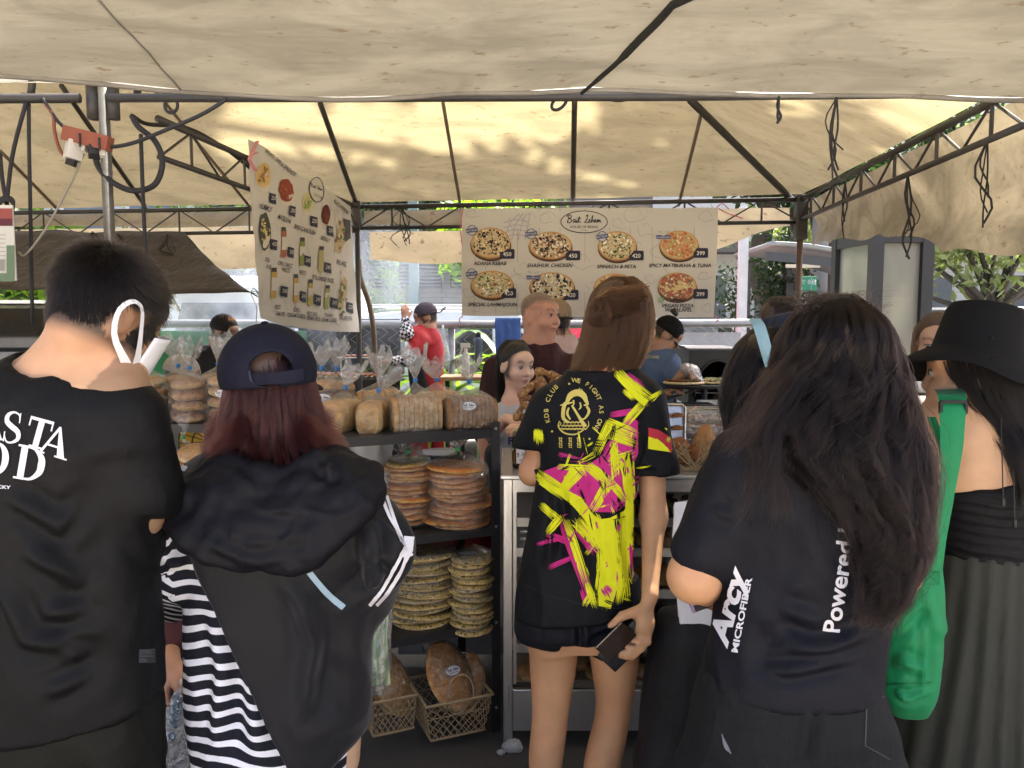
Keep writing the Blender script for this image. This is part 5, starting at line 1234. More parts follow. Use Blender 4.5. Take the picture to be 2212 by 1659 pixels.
def loaf(label,u,v,Y,W_,D_,H_,mat,rz,nsl,seed,neck,lab=None,lean=(0,0),tall=.1,tiecol=(.02,.16,.42)):
 """bread along local x, sliced when nsl > 1"""
 b = P(u,v,Y); o = thing('bagged_loaf',b,label,'bread'); g = rng(seed); cr,sr = math.cos(rz),math.sin(rz); n = max(1,nsl); m_ = Matrix.Rotation(rz,3,'Z')
 def sec(x,k=1.,dz=0.):
  pts = []; e = 1 - .10 * abs(2 * x / W_) ** 6
  for j in range(22):
   a = 2 * math.pi * j / 22; ca,sa = math.cos(a),math.sin(a); y = D_ / 2 * abs(ca) ** .55 * (1 if ca > 0 else -1); z = H_ / 2 + H_ / 2 * abs(sa) ** .6 * (1 if sa > 0 else -1)
   if z > H_ * .55: y *= 1.06
   if z > H_ * .9: z += .010 * math.cos(2.2 * x / W_)
   pts.append(Vector((x,y * e * k,z * (1 - (1 - e) * .6) * k + dz)))
  return pts
 for i in range(n):
  x0 = -W_ / 2 + W_ * i / n; x1 = -W_ / 2 + W_ * (i + 1) / n - (.0022 if n > 1 else 0); K = 4 if n > 1 else 16; V = []; dz = g.normal(0,.0015) if n > 1 else 0; dz = max(0,dz)
  for q in range(K + 1):
   t = q / K; x = x0 + (x1 - x0) * t; k = 1.
   if n > 1 and q in (0,K): k = .975
   if n == 1 and q in (0,K): k = .86
   if n == 1 and q in (1,K - 1): k = .97
   V += [b + m_ @ p for p in sec(x,k,dz)]
  if n == 1 or i in (0,n - 1): pass
  F = [(a * 22 + j,a * 22 + (j + 1) % 22,(a + 1) * 22 + (j + 1) % 22,(a + 1) * 22 + j) for a in range(K) for j in range(22)] + [tuple(range(22))[::-1],tuple(K * 22 + j for j in range(22))]
  V = [p + Vector((0,0,.003)) + Vector((0,0,.003 * mnoise.noise(p * 30))) for p in V]
  MB().add(V,F).build('slice' if n > 1 else 'loaf',mat,o,auto=60)
 bag(o,b + Vector((0,0,.0005)),W_ / 2 + .006,D_ / 2 + .006,H_ + .006,H_ + neck,H_ + neck + tall,seed,rz,tiecol,lean,sq=3.4)
 if lab: sticker(o,P(lab[0],lab[1],Y - D_ / 2 - .012),(0.05,-1,.1),.062)
loaf('bagged golden loaf lying end on beside the cap wearing customer',737,938,2.86,.20,.108,.118,B_white,R(70),1,21,.05,None,(.05,.03),.09)
loaf('bagged plump white loaf seen end on, in front',806,934,2.86,.19,.095,.105,B_white,R(88),1,22,.045,None,(.07,0),.08)
loaf('bagged sliced loaf behind the white loaf',822,922,3.02,.19,.11,.135,B_white,R(20),9,23,.05,None,(.0,.0),.11)
loaf('bagged sliced oat loaf with upright crumpled neck',898,934,2.87,.185,.11,.128,B_grain,rang,10,24,.062,None,(.0,0),.125)
loaf('bagged sliced loaf behind the oat loaf',948,922,3.03,.18,.11,.13,B_white,rang,8,25,.05,None,(-.02,0),.08)
loaf('bagged dark brown sliced loaf with oval label at the rack end',1015,926,2.93,.195,.115,.115,B_brown,rang,11,26,.06,(1012,877),(-.005,0),.095)
def flat_mesh(name,rx,ry,th,seed,mat):
 def f(t,p):
  c,s_ = abs(math.cos(t)) ** .35,math.sin(t); k = 1 + .06 * mnoise.noise((math.cos(p) * 1.6,math.sin(p) * 1.6,seed)) + .02 * mnoise.noise((math.cos(p) * 6,math.sin(p) * 6,seed)); rim = .004 * max(0,1 - abs(c - .92) / .12)
  return (rx * c * k * math.cos(p),ry * c * k * math.sin(p),th * (.5 + .5 * s_) + rim * (s_ > 0) + .0035 * mnoise.noise((math.cos(p) * c * 3,math.sin(p) * c * 3,seed + 9)))
 me = mesh(name,*blob(10,36,f),True); me.materials.append(mat); return me
F_red = bread('tomato flatbread',(.55,.19,.035),(.88,.54,.17),(.40,.12,.03),sc=24.,seedamt=.5); F_pesto = bread('pesto flatbread',(.40,.24,.06),(.68,.42,.16),(.09,.08,.02),sc=30.,seedamt=.8)
F_herb = bread('herb flatbread',(.52,.36,.11),(.86,.66,.31),(.06,.055,.02),sc=40.,seedamt=.9); F_pita = bread('blistered flatbread',(.62,.26,.055),(.92,.72,.38),None,sc=46.)
def stack(label,u,v,Y,rx,ry,th,n,mat,seed,rz=0.,bagged=None,each=False,slump=.02,lab=None,name='flatbread_stack',topmat=None):
 b = P(u,v,Y); o = thing(name,b,label,'bread'); g = rng(seed); ms = [flat_mesh('flatbread',rx,ry,th,seed * 10 + i,mat) for i in range(3)]; tm = flat_mesh('flatbread',rx,ry,th,seed,topmat) if topmat else None
 step = th * .82
 for i in range(n):
  q = bpy.data.objects.new('flatbread',tm if (tm and i == n - 1) else ms[i % 3]); COL.objects.link(q); q.parent = o; q.matrix_parent_inverse = MI(o)
  q.location = b + Vector((g.normal(0,slump * .5),g.normal(0,slump * .5),.002 + i * step)); q.rotation_euler = (g.normal(0,.045),g.normal(0,.045),rz + g.choice([0,math.pi]) + g.normal(0,.08)); q.scale = (g.uniform(.92,1.06),g.uniform(.92,1.05),1)
  if each and i % 2 == 0:
   def sk(t,p,zz=i * step,gg=g.uniform(0,9)):
    c = abs(math.cos(t)) ** .3; k = 1.07 + .10 * mnoise.noise((math.cos(p) * 4,math.sin(p) * 4,gg)) + .05 * mnoise.noise((math.cos(p) * 12,math.sin(p) * 12,gg)); return b + Vector((rx * c * k * math.cos(p),ry * c * k * math.sin(p),.002 + zz + step * (1 + 1.12 * math.sin(t)) + .008 * mnoise.noise((math.cos(p) * 5,math.sin(p) * 5,gg))))
   MB().add(*blob(6,30,sk)).build('wrapper',FILM,o,True)
 if bagged: bag(o,b + Vector((0,0,.0005)),rx + .008,ry + .008,n * step + .012,n * step + bagged[0],n * step + bagged[0] + bagged[1],seed,rz,(.02,.30,.08),sq=2.4)
 if lab: sticker(o,b + Vector((lab[0],lab[1],n * step + .018)),(0,-.25,1),.07)
 return o
stack('bagged stack of pesto flatbreads on the middle shelf',884,1128,2.94,.086,.10,.021,14,F_red,31,0,(.03,.03),topmat=F_pesto)
stack('bagged stack of tomato flatbreads with a green tie on the middle shelf',990,1134,2.94,.112,.12,.024,12,F_red,32,0,(.055,.09))
stack('wide stack of herb flatbreads each in film on the lower shelf',912,1347,2.93,.128,.115,.021,17,F_herb,33,.2,None,True,.014,(-.03,-.02))
stack('narrow stack of herb flatbreads each in film by the rack post',1018,1354,2.90,.082,.09,.023,15,F_herb,34,0,None,True,.012,(-.01,-.03))
twine = paint('pale twisted wicker',(.36,.26,.14),.8,var=.3,scale=30.,bump=.4)
def basket(label,u,v,Y,wt,wb_,dt_,h,rz=0.,hoop=True):
 b = P(u,v,Y); b.z = max(b.z,.012); o = thing('wicker_basket',b,label,'basket'); m_ = Matrix.Rotation(rz,3,'Z')
 def ring(k,s_):
  w = (wb_ + (wt - wb_) * k) / 2; d = w * dt_; out = []
  for j in range(s_):
   t = j / s_ * 4; q = int(t); f = t - q; c = ((-w,-d),(w,-d),(w,d),(-w,d)); a_,e = c[q],c[(q + 1) % 4]; out.append(b + m_ @ Vector((a_[0] + (e[0] - a_[0]) * f,a_[1] + (e[1] - a_[1]) * f,h * k)))
  return out
 n = 56
 for k,r_ in ((1.,.006),(.98,.004),(.0,.005)):
  q = ring(k,n); MB().tube(q + [q[0],q[1]],r_,6).build('rim' if k > .5 else 'base_ring',twine,o,True)
 q1 = ring(.62,n); MB().tube(q1 + [q1[0]],.0022,5).build('hoop',twine,o)
 nm = MB(); rows = 5
 for s_ in (1,-1):
  for j in range(0,n,2):
   pts = []
   for k in range(rows * 3 + 1):
    t = k / (rows * 3); rr = ring(t,n); idx = (j + s_ * t * rows * 1.6) % n; i0 = int(idx); p = rr[i0].lerp(rr[(i0 + 1) % n],idx - i0); pts.append(p)
   nm.tube(pts,.0019,4,False)
 tag(nm.build('netting',twine,o),None,None,None,'stuff')
 bt = MB()
 for j in range(9):
  t = -1 + 2 * j / 8; w = wb_ / 2; bt.tube([b + m_ @ Vector((t * w,-w * dt_,.003)),b + m_ @ Vector((t * w,w * dt_,.003))],.003,4)
 bt.build('base',twine,o)
 if hoop:
  for s_ in (-1,1): MB().tube(spline([b + m_ @ Vector((x * wt,s_ * wt / 2 * dt_,h + z)) for x,z in ((-.2,-.02),(-.19,.05),(-.1,.09),(0,.10),(.1,.09),(.19,.05),(.2,-.02))],20),.0035,6).build('handle',twine,o,True)
 return b
def slab(label,c,rx,ry,tilt,rz,mat,seed,lab=False,n=3):
 o = thing('bagged_flatbread',c,label,'bread'); c = Vector(c); Mx = Matrix.Translation(c) @ Matrix.Rotation(rz,4,'Z') @ Matrix.Rotation(tilt,4,'X'); g = rng(seed)
 for i in range(n):
  me = flat_mesh('flatbread',rx,ry,.02,seed + i,mat); q = link('flatbread',me,None,o); q.matrix_parent_inverse = MI(o); q.matrix_basis = Mx @ Matrix.Translation((g.normal(0,.008),g.normal(0,.008) - 0 * i,-.022 * i)) @ Matrix.Rotation(g.normal(0,.05),4,'Z')
 def sk(t,p): k = 1.06 + .05 * mnoise.noise((math.cos(p) * 4,math.sin(p) * 4,seed)); cc = abs(math.cos(t)) ** .3; return Mx @ Vector((rx * cc * k * math.cos(p),ry * cc * k * math.sin(p),-.011 * n + .024 + (.014 * n + .004) * math.sin(t)))
 MB().add(*blob(6,30,sk)).build('wrapper',FILM,o,True)
 neck = Mx @ Vector((-rx * .6,ry * .9,0)); MB().tube([neck,neck + Vector((-.02,0,.04)),neck + Vector((-.015,.0,.09)),neck + Vector((-.02,0,.13))],[.02,.006,.02,.03],9).build('neck',FILM,o,True); MB().tube([neck + Vector((-.02,0,.035)),neck + Vector((-.02,0,.048))],.008,8).build('tie',paint('green tie',(.02,.30,.08),.5),o)
 if lab:
  n_ = (Mx.to_3x3() @ Vector((0,0,1))).normalized(); sticker(o,Mx @ Vector((0,.01,.038)),n_,.07)
b1 = basket('square wicker net basket of blistered flatbreads under the rack',972,1560,2.88,.262,.212,.95,.145,rang)
slab('big blistered flatbread leaning in the basket with an oval label',b1 + Vector((-.0,-.0,.185)),.088,.135,R(52),rang + .25,F_pita,41,True,2)
slab('second blistered flatbread behind, at the right of the basket',b1 + Vector((.062,.055,.145)),.07,.10,R(58),rang - .25,F_pita,43,False,2)
b0 = basket('wicker net basket half hidden behind the hooded customer',838,1556,2.80,.17,.15,1.2,.13,rang,False)
slab('brown seeded flatbreads standing in the half hidden basket',b0 + Vector((.015,.0,.145)),.075,.12,R(60),rang + .5,B_grain,45,False,3)
b2 = basket('low wicker basket seen between the two left customers',372,1334,2.75,.30,.27,.8,.08,0,False)
b3 = basket('wicker net basket near the hand with the carrier bag',365,1545,2.9,.30,.25,.8,.11,0,False)
slab('pale flatbread bag lying behind the hooded customer',P(440,985,2.98),.10,.07,R(25),.3,B_white,47,False,2)
od = thing('plastic_tub',P(870,1000,3.3),'clear plastic tub standing behind the flatbread stacks','tub'); p_ = P(892,1010,3.32); MB().box((p_.x,p_.y,.89),(.26,.2,.10),bev=.02).build('tub',film('tub plastic',(.9,.93,.95),.25,.2),od); MB().box((p_.x,p_.y,.945),(.28,.22,.012),bev=.005).build('lid',film('tub plastic',(.9,.93,.95),.25,.2),od)
tag(MB().lathe([(0,0),(.10,0),(.11,.06),(.115,.065),(.10,.068),(0,.075)],24,P(955,1008,3.36)).build('lidded_pot',paint('navy enamel',(.02,.03,.06),.35),None,True),'dark blue lidded pot behind the tomato flatbreads','pot')
pbag = thing('paper_bag',P(800,1010,3.2),'crumpled white carrier bag behind the rack beside the striped sleeve','bag'); p_ = P(800,1005,3.15)
def pbf(t,p): k = 1 + .22 * mnoise.noise((math.cos(p) * 2,math.sin(p) * 2,math.sin(t) * 2)); return Vector((p_.x + .09 * math.cos(t) ** .6 * k * math.cos(p),p_.y + .06 * abs(math.cos(t)) ** .6 * k * math.sin(p),p_.z + .06 + .10 * math.sin(t)))
MB().add(*blob(12,26,lambda t,p: pbf(max(-1.5,min(1.5,t)),p))).build('bag',paint('white plastic bag',(.6,.6,.58),.5,bump=.5,bscale=30.),pbag,True)
tag(drape(-.58,-.02,.80,.46,3.42,8,amp=.03).build('red_cloth',cloth('red cloth',(.20,.015,.02),.9),None,True),'dark red cloth hanging behind the herb flatbreads','cloth')
tag(MB().box((-.28,3.5,.25),(.5,.02,.42)).build('cardboard',paint('grey cardboard',(.22,.20,.19),.9)),'grey cardboard sheet behind the wicker basket','cardboard')
fn = thing('standing_fan',P(445,960,3.7),'black fan cage low behind the left rack','fan'); fc = P(455,955,3.7)
for k in range(18): a = k * math.pi / 9; MB().tube([fc,fc + Vector((.2 * math.cos(a),-.05,.2 * math.sin(a)))],.003,4).build('cage_wire',strapm,fn)
for r_ in (.08,.14,.2): MB().tube([fc + Vector((r_ * math.cos(a),-.05 * r_ / .2,r_ * math.sin(a))) for a in np.linspace(0,6.29,26)],.004,5).build('cage_ring',strapm,fn)
MB().tube([fc + Vector((0,.04,0)),fc + Vector((0,.06,-fc.z))],.02,8).build('stand',strapm,fn)
# ================================================================== STEEL CABINET AND ITS GOODS
SS = steel(); cb = thing('display_cabinet',(.8,3.05,0),'stainless steel display cabinet with shelves of pastries','cabinet')
X0,X1,Y0,Y1 = -.032,1.75,2.77,3.36
for x in (X0 + .017,X1 - .02):
 for y in (Y0 + .017,Y1 - .02): MB().box((x,y,.51),(.034,.034,1.02),bev=.003).build('leg',SS,cb)
MB().box(((X0 + X1) / 2,(Y0 + Y1) / 2,1.028),(X1 - X0 + .02,Y1 - Y0 + .02,.014),bev=.003).build('top',SS,cb); MB().box(((X0 + X1) / 2,Y0 + .008,.995),(X1 - X0 - .07,.012,.045)).build('top_rail',SS,cb)
MB().box(((X0 + X1) / 2,Y0 + .012,.145),(X1 - X0 - .07,.02,.16),bev=.003).build('base_panel',SS,cb); MB().box((.0105,Y0 + .02,.62),(.012,.012,.76)).build('door_frame',SS,cb)
MB().box((X0 + .8,Y1 - .01,.6),(X1 - X0 - .1,.01,.74)).build('back_panel',steel('dull steel',(.4,.4,.4),.5),cb)
SHZ = [.232,.375,.585,.745,.86]
kraft = paint('baking paper',(.42,.32,.20),.8)
for z in SHZ: MB().box(((X0 + X1) / 2,(Y0 + Y1) / 2 + .02,z - .006),(X1 - X0 - .08,Y1 - Y0 - .1,.008)).build('shelf',kraft if z < .5 else SS,cb)
for z in SHZ[1:]: MB().box(((X0 + X1) / 2,Y0 + .06,z - .014),(X1 - X0 - .08,.008,.034)).build('shelf_edge',SS,cb)
for k in range(11):
 z = .43 + k * .026 + (.1 if k > 5 else 0)
 MB().tube([(.03,Y0 + .05 + k * .008,z),(.16,Y0 + .05 + k * .008,z)],.006,8).build('wire_rung',SS,cb,True)
MB().add([(.02,Y0 + .004,.23),(X1 - .05,Y0 + .004,.23),(X1 - .05,Y0 + .004,.97),(.02,Y0 + .004,.97)],[(0,1,2,3)]).build('glass_front',glass('cabinet glass',(.97,.98,.98),.02),cb)
M_choc = bread('muffin',(.30,.13,.05),(.50,.28,.11),None); M_top = paint('dark chocolate',(.035,.015,.01),.25); M_icing = paint('cream icing',(.62,.50,.22),.4)
def muffin(parent_label,p,seed,kind):
 o = thing('cupcake' if kind else 'muffin',p,parent_label,'cake','cakes in the steel cabinet'); g = rng(seed)
 MB().lathe([(0,0),(.026,0),(.034,.038),(.031,.04),(0,.04)],18,p).build('cup',M_choc,o,True)
 MB().lathe([(.036,.037),(.038,.044),(.032,.058),(.018,.068),(0,.071)],18,p).build('top',M_icing if kind else M_choc,o,True)
 d = MB()
 for k in range(6):
  y = -.026 + .0105 * k; d.tube([Vector(p) + Vector((x,y + .004 * math.sin(x * 150 + k),.042 + .03 * math.sqrt(max(0,1 - (x * x + y * y) / .0015)))) for x in np.linspace(-.03,.03,9)],.0028,5)
 d.build('drizzle',M_top,o,True)
lab_m = 'chocolate drizzled muffin on the fourth shelf of the steel cabinet'
k = 0
for x in (.44,.525,.61,.70):
 for y in (2.86,2.95,3.05): muffin('chocolate drizzled muffin, %s from the left, %s row of the fourth shelf' % (ORD[k // 3],('front','middle','back')[k % 3]),Vector((x + (k % 2) * .012,y,SHZ[1])),k,k % 3 == 0); k += 1
def simple(name,label,cat,group,p,V_F,mat): return tag(MB().add([Vector(q) + Vector(p) for q in V_F[0]],V_F[1]).build(name,mat,None,True),label,cat,group)
def lump(rx,ry,rz_,seed,amp=.25,fr=2.): return blob(9,16,lambda t,q: (rx * math.cos(t) * math.cos(q) * (1 + amp * mnoise.noise((math.cos(q) * fr,math.sin(q) * fr,seed))),ry * math.cos(t) * math.sin(q) * (1 + amp * mnoise.noise((math.cos(q) * fr,math.sin(q) * fr,seed + 3))),max(-rz_ * .6,rz_ * math.sin(t) * (1 + amp * mnoise.noise((math.cos(q) * fr * math.cos(t),math.sin(q) * fr,seed + 7)))) + rz_ * .6))
past = bread('golden pastry',(.40,.19,.06),(.66,.45,.20),None,sc=22.); twist = bread('pale twisted pastry',(.46,.30,.12),(.66,.50,.26),None,sc=16.); cookie = bread('brown glazed bun',(.20,.07,.02),(.36,.15,.05),None)
for i,(x,y) in enumerate(((.07,2.86),(.13,2.93),(.20,2.86),(.26,2.94),(.33,2.86))): simple('pastry','nut topped golden pastry on the cabinet bottom shelf, %s from the left' % ORD[i],'pastry','golden pastries on the bottom shelf',(x,y,SHZ[0]),lump(.05,.05,.035,i,.35,3),past)
for i,(x,y) in enumerate(((.50,2.88),(.60,2.86),(.68,2.90),(.76,2.87),(.42,2.90),(.55,2.99),(.66,3.02))): simple('pastry','pale twisted pastry %s on the cabinet bottom shelf' % ('left of centre in front','in the middle in front','right of the middle in front','at the right end','at the left end of its row','on top at the left','on top at the right')[i],'pastry','twisted pastries on the bottom shelf',(x,y,SHZ[0] + (.03 if y > 2.95 else 0)),lump(.075,.04,.03,20 + i,.35,2.5),twist)
for i,(x,y) in enumerate(((.50,2.87),(.57,2.86),(.64,2.87),(.70,2.86),(.53,2.96),(.61,2.97),(.46,2.96))): simple('bread_roll','small pale bread roll on the third shelf, %s' % ('front row leftmost','front row second','front row third','front row rightmost','back row middle','back row rightmost','back row leftmost')[i],'bread roll','pale rolls in the cabinet',(x,y,SHZ[3]),lump(.034,.034,.034,40 + i,.1),B_plain)
for i,(x,y) in enumerate(((.06,2.87),(.10,2.93),(.5,2.87),(.58,2.9),(.66,2.87))): simple('glazed_bun','round glazed bun on the wire shelf above the muffins, %s from the left' % ORD[i],'bun','glazed buns in the cabinet',(x,y,SHZ[2]),lump(.045,.045,.05,50 + i,.15),cookie if i < 2 else past)
k = 0
for x in (.44,.50,.56,.62,.68):
 for y in (2.85,2.91,2.97):
  o = thing('berry_tart',(x,y,SHZ[4]),'cream tart with dark berries on the top shelf, %s from left, %s row' % (ORD[k // 3],('front','middle','back')[k % 3]),'tart','berry tarts in the cabinet'); p = Vector((x,y + .002,SHZ[4]))
  MB().lathe([(0,0),(.022,0),(.026,.04),(.02,.042),(0,.042)],14,p).build('cup',M_icing,o,True)
  for q in range(3): MB().lathe([(0,-.008),(.008,-.003),(.009,.002),(.005,.008),(0,.009)],8,p + Vector((.010 * math.cos(q * 2.1 + k),.010 * math.sin(q * 2.1 + k),.048))).build('berry',paint('dark berry',(.06,.01,.03),.3),o,True)
  k += 1
j = P(1132,1014,2.93); j.z = 1.0355; jar = thing('pickle_jar',j,'glass jar of pickled garlic with handwritten label on the cabinet','jar')
MB().lathe([(0,0),(.042,0),(.047,.006),(.047,.105),(.040,.118),(.038,.13)],28,j).build('glass',glass('jar glass',(.95,.97,.95),.06),jar,True); MB().lathe([(.041,.122),(.042,.124),(.042,.140),(.038,.143),(0,.143)],28,j).build('lid',steel('brass lid',(.6,.45,.2),.3),jar,True)
ga = paint('amber garlic',(.80,.36,.05),.25,spec=.6); gg = rng(4)
for i in range(40): a = gg.uniform(0,6.28); r_ = math.sqrt(gg.random()) * .033; me = MB().add([Vector((x * .9,y * .8,z)) for x,y,z in lump(.012,.009,.008,i,.15)[0]],lump(.012,.009,.008,i,.15)[1]); me.v = [tuple(Vector(q) + j + Vector((r_ * math.cos(a),r_ * math.sin(a),.006 + .105 * gg.random()))) for q in me.v]; me.build('garlic_clove',ga,jar,True)
pr = Print(); cream = (.72,.70,.66); pr.rect(-30,-30,30,30,cream,0); pr.text('TSUKEMONO NI',0,14,7,DK,1,.01,width=54); pr.text('Janna',4,-4,11,DK,1,0,.35,width=34); pr.text('Pickled Garlic',4,-22,7,DK,1,0,.3,width=44); pr.disc(-23,-4,4.5,7,(.05,.04,.04),1); pr.disc(-23,-5,3,4.5,(.6,.4,.28),2,12); pr.text('the small size of best',0,24,3.4,(.2,.2,.2),1,width=38)
pr.split(8); pr.build('label',lambda x,y,l: j + Vector((.0485 * math.sin(x * .00105 / .0485 + 0),-.0485 * math.cos(x * .00105 / .0485),.058 + y * .00125)) + Vector((0,-.0006 * l,0)),INK(),jar)
pz = thing('pretzel_stand',(.04,2.99,1.035),'wooden peg stand on the cabinet for pretzels','stand'); pwd = paint('pale wood',(.42,.26,.12),.6,var=.25,scale=20.)
ps_ = P(1163,1000,3.02); ps_.z = 1.0355
MB().box(ps_ + Vector((0,0,.006)),(.1,.1,.012),bev=.003).build('base',pwd,pz); MB().box(ps_ + Vector((0,0,.17)),(.024,.018,.33),bev=.002).build('upright',pwd,pz)
for z,dx in ((.30,.03),(.22,-.03),(.12,.04)): MB().tube([ps_ + Vector((-.06,-.012,z)),ps_ + Vector((.06,-.012,z + .005))],.007,8).build('peg',pwd,pz)
SE = bread('sesame pretzel',(.25,.10,.03),(.45,.22,.07),(.60,.44,.22),sc=40.,seedamt=.8)
def pretzel(label,c,r_,rot,tilt,seed):
 t = np.linspace(0,2 * math.pi,60); x = r_ * (np.sin(t) * 1.0 + .45 * np.sin(2 * t)); z = r_ * (.95 * np.cos(t) - .45 * np.cos(2 * t) * .6); y = .012 * np.sin(3 * t)
 Mx = Matrix.Rotation(tilt,3,'Z') @ Matrix.Rotation(rot,3,'Y'); tag(MB().tube([Vector(c) + Mx @ Vector(q) for q in zip(x,y,z)],[.013 + .003 * math.sin(k * .5 + seed) for k in range(60)],9).build('pretzel',SE,None,True),label,'pretzel')
pretzel('sesame pretzel hooked on the top of the stand',P(1183,822,2.97),.038,.3,.2,1); pretzel('sesame pretzel on the stand, its loop nearest the seated woman',P(1150,850,2.96),.038,-.5,.6,2); pretzel('sesame pretzel hanging lower by the stand',P(1134,890,2.95),.036,.9,-.5,3); pretzel('darker pretzel behind the upright of the stand',P(1196,850,3.05),.045,1.4,.3,4)
for i,(a,b_) in enumerate((((1158,905),(1118,990)),((1168,930),(1140,990)))):
 tag(MB().tube(spline([P(*a,2.96),P((a[0] + b_[0]) / 2 + 4,(a[1] + b_[1]) / 2,2.95),P(*b_,2.98)],14),[.010 + .005 * math.sin(k * .24) for k in range(14)],9).build('breadstick',SE,None,True),('long seeded breadstick leaning on the pickle jar','second seeded breadstick against the pickle jar lid')[i],'breadstick')
clam = film('clamshell plastic',(.93,.93,.92),.22,.22)
for i in range(4):
 p = P(1530,1000,3.10); p.z = 1.036 + i * .052; o = thing('clamshell_box',p,'clear clamshell box of cookies on the cabinet, number %s from the bottom of its pile' % ('one','two','three','four')[i],'box')
 MB().box(p + Vector((.01 * (i % 2),0,.025)),(.24,.19,.046),bev=.012).build('box',clam,o)
 for q in range(10): MB().lathe([(0,0),(.028,0),(.03,.01),(0,.014)],12,p + Vector((-.09 + .045 * (q % 5),-.04 + .08 * (q // 5),.008))).build('cookie',bread('pale cookie',(.45,.26,.10),(.62,.42,.2),None),o,True)
 pr = Print(); pr.disc(0,0,40,14,(.75,.73,.7),0,24); pr.ring(0,0,38,13,2,DK,1); script(pr,0,2,50,DK,2,.3); pr.build('label',lambda x,y,l,p=p: p + Vector((.01 + x * .0011,-.01 + y * .0015,.0505 + .0005 * l)),INK(),o)
ft_ = P(1450,1008,2.98); ft_.z = 1.036; o = thing('foil_tray',ft_,'upright foil tray of glazed buns under clear film','tray')
MB().box(ft_ + Vector((0,.04,.12)),(.11,.012,.22),Matrix.Rotation(-.15,3,'X'),bev=.004).build('tray',steel('foil',(.7,.7,.7),.2),o); MB().tube([ft_ + Vector((x,.028 - z * .0,z)) for x,z in ((-.055,.01),(.045,.01),(.055,.02),(.055,.22),(.045,.23),(-.055,.23))],.006,6).build('rim',steel('foil',(.7,.7,.7),.2),o)
for q in range(8): MB().lathe([(0,0),(.022,0),(.02,.012),(0,.018)],12,ft_ + Vector((-.026 + .05 * (q % 2),.012,.035 + .05 * (q // 2)))).build('bun',cookie,o,True)
bx = thing('twig_basket',P(1478,1010,2.9),'rough twig basket of wrapped bread on the cabinet','basket'); bp = P(1482,1010,2.92); bp.z = 1.036; g = rng(9)
for i in range(34): a = g.uniform(0,6.28); a2 = a + g.uniform(-1.4,1.4); MB().tube(spline([bp + Vector((.09 * math.cos(a),.08 * math.sin(a),.005)),bp + Vector((.10 * math.cos((a + a2) / 2),.09 * math.sin((a + a2) / 2),.05)),bp + Vector((.11 * math.cos(a2),.10 * math.sin(a2),.10 + g.uniform(-.02,.02)))],7),.0028,5).build('twig',twine,bx)
MB().lathe([(0,0),(.085,0),(.085,.006),(0,.006)],18,bp).build('base',twine,bx)
for i,(dx,dy,z) in enumerate(((-.03,-.02,.05),(.035,0,.055),(0,.03,.07),(-.035,-.03,.095))): simple('glazed_bun','dark glazed bread in the twig basket, %s' % ('low left','right','at the back','topmost left')[i],'bun','breads in the twig basket',bp + Vector((dx,dy,z - .03)),lump(.035,.03,.035,80 + i,.15),cookie)
simple('crusty_loaf','tall crusty loaf in film beside the twig basket','bread',None,P(1522,1005,2.95) + Vector((0,0,.02)),lump(.045,.04,.085,91,.2),bread('crusty loaf',(.36,.16,.05),(.58,.36,.14)))
# ================================================================== COOKING GEAR
iron = paint('sooty black iron',(.022,.022,.022),.6,.2,.5,5.,.3)
ov = thing('pizza_oven',P(1560,870,5.1),'black boxy pizza oven with an arched mouth','oven'); a = P(1487,868,5.0); b = P(1612,757,5.0); dY = .62
zb,zt2 = a.z,b.z; w = b.x - a.x
arch = [(a.x,zb),(b.x,zb),(b.x,zt2),(a.x,zt2)]; cx = (a.x + b.x) / 2; aw,ah = w * .40,(zt2 - zb) * .72
outer = [(a.x,zb),(a.x,zt2),(b.x,zt2),(b.x,zb)]; inner = [(cx + aw * math.cos(t),zb + .03 + ah * math.sin(t)) for t in np.linspace(0,math.pi,15)]
poly = outer + [(cx + aw,zb)] + inner + [(cx - aw,zb)]; tri = tessellate_polygon([[Vector((x,z,0)) for x,z in poly]])
MB().add([(x,5.0,z) for x,z in poly],[tuple(t) for t in tri]).build('front',iron,ov)
MB().bar((a.x + .006,5.004,(zb + zt2) / 2),(a.x + .006,5.0 + dY,(zb + zt2) / 2),.012,zt2 - zb).build('side',iron,ov); MB().bar((b.x - .006,5.004,(zb + zt2) / 2),(b.x - .006,5.0 + dY,(zb + zt2) / 2),.012,zt2 - zb).build('side',iron,ov)
MB().box((cx,5.0 + dY / 2,zt2 + .007),(w + .004,dY + .01,.012)).build('top',paint('dull grey oven top',(.10,.10,.095),.5,.5),ov); MB().box((cx,5.0 + dY,(zb + zt2) / 2),(w,.01,zt2 - zb)).build('back',iron,ov); MB().box((cx,5.0 + dY / 2,zb - .012),(w,dY,.02)).build('floor',iron,ov)
MB().tube([(x,5.0 - .004,z) for x,z in inner],.008,6).build('arch_rim',iron,ov,True)
for x in (a.x + .03,b.x - .03):
 for y in (5.04,5.0 + dY - .04): MB().bar((x,y,0),(x,y,zb - .02),.03).build('leg',iron,ov)
pc = P(1500,826,4.78); pl = thing('pizza_peel',pc,'round black pizza stone on an iron arm before the oven','peel')
MB().lathe([(0,0),(.20,0),(.21,.012),(.21,.02),(0,.02)],30,pc + Vector((.03,0,-.03)),1,.8).build('stone',iron,pl,True); MB().bar(pc + Vector((.05,0,-.035)),P(1430,865,4.7),.02,.012).build('arm',iron,pl); MB().tube([pc + Vector((.06,0,-.03)),(pc.x + .06,pc.y,0)],.02,8).build('column',iron,pl)
MB().tube([P(1430,865,4.7),(P(1430,865,4.7).x,4.7,0)],.015,7).build('column',iron,pl)
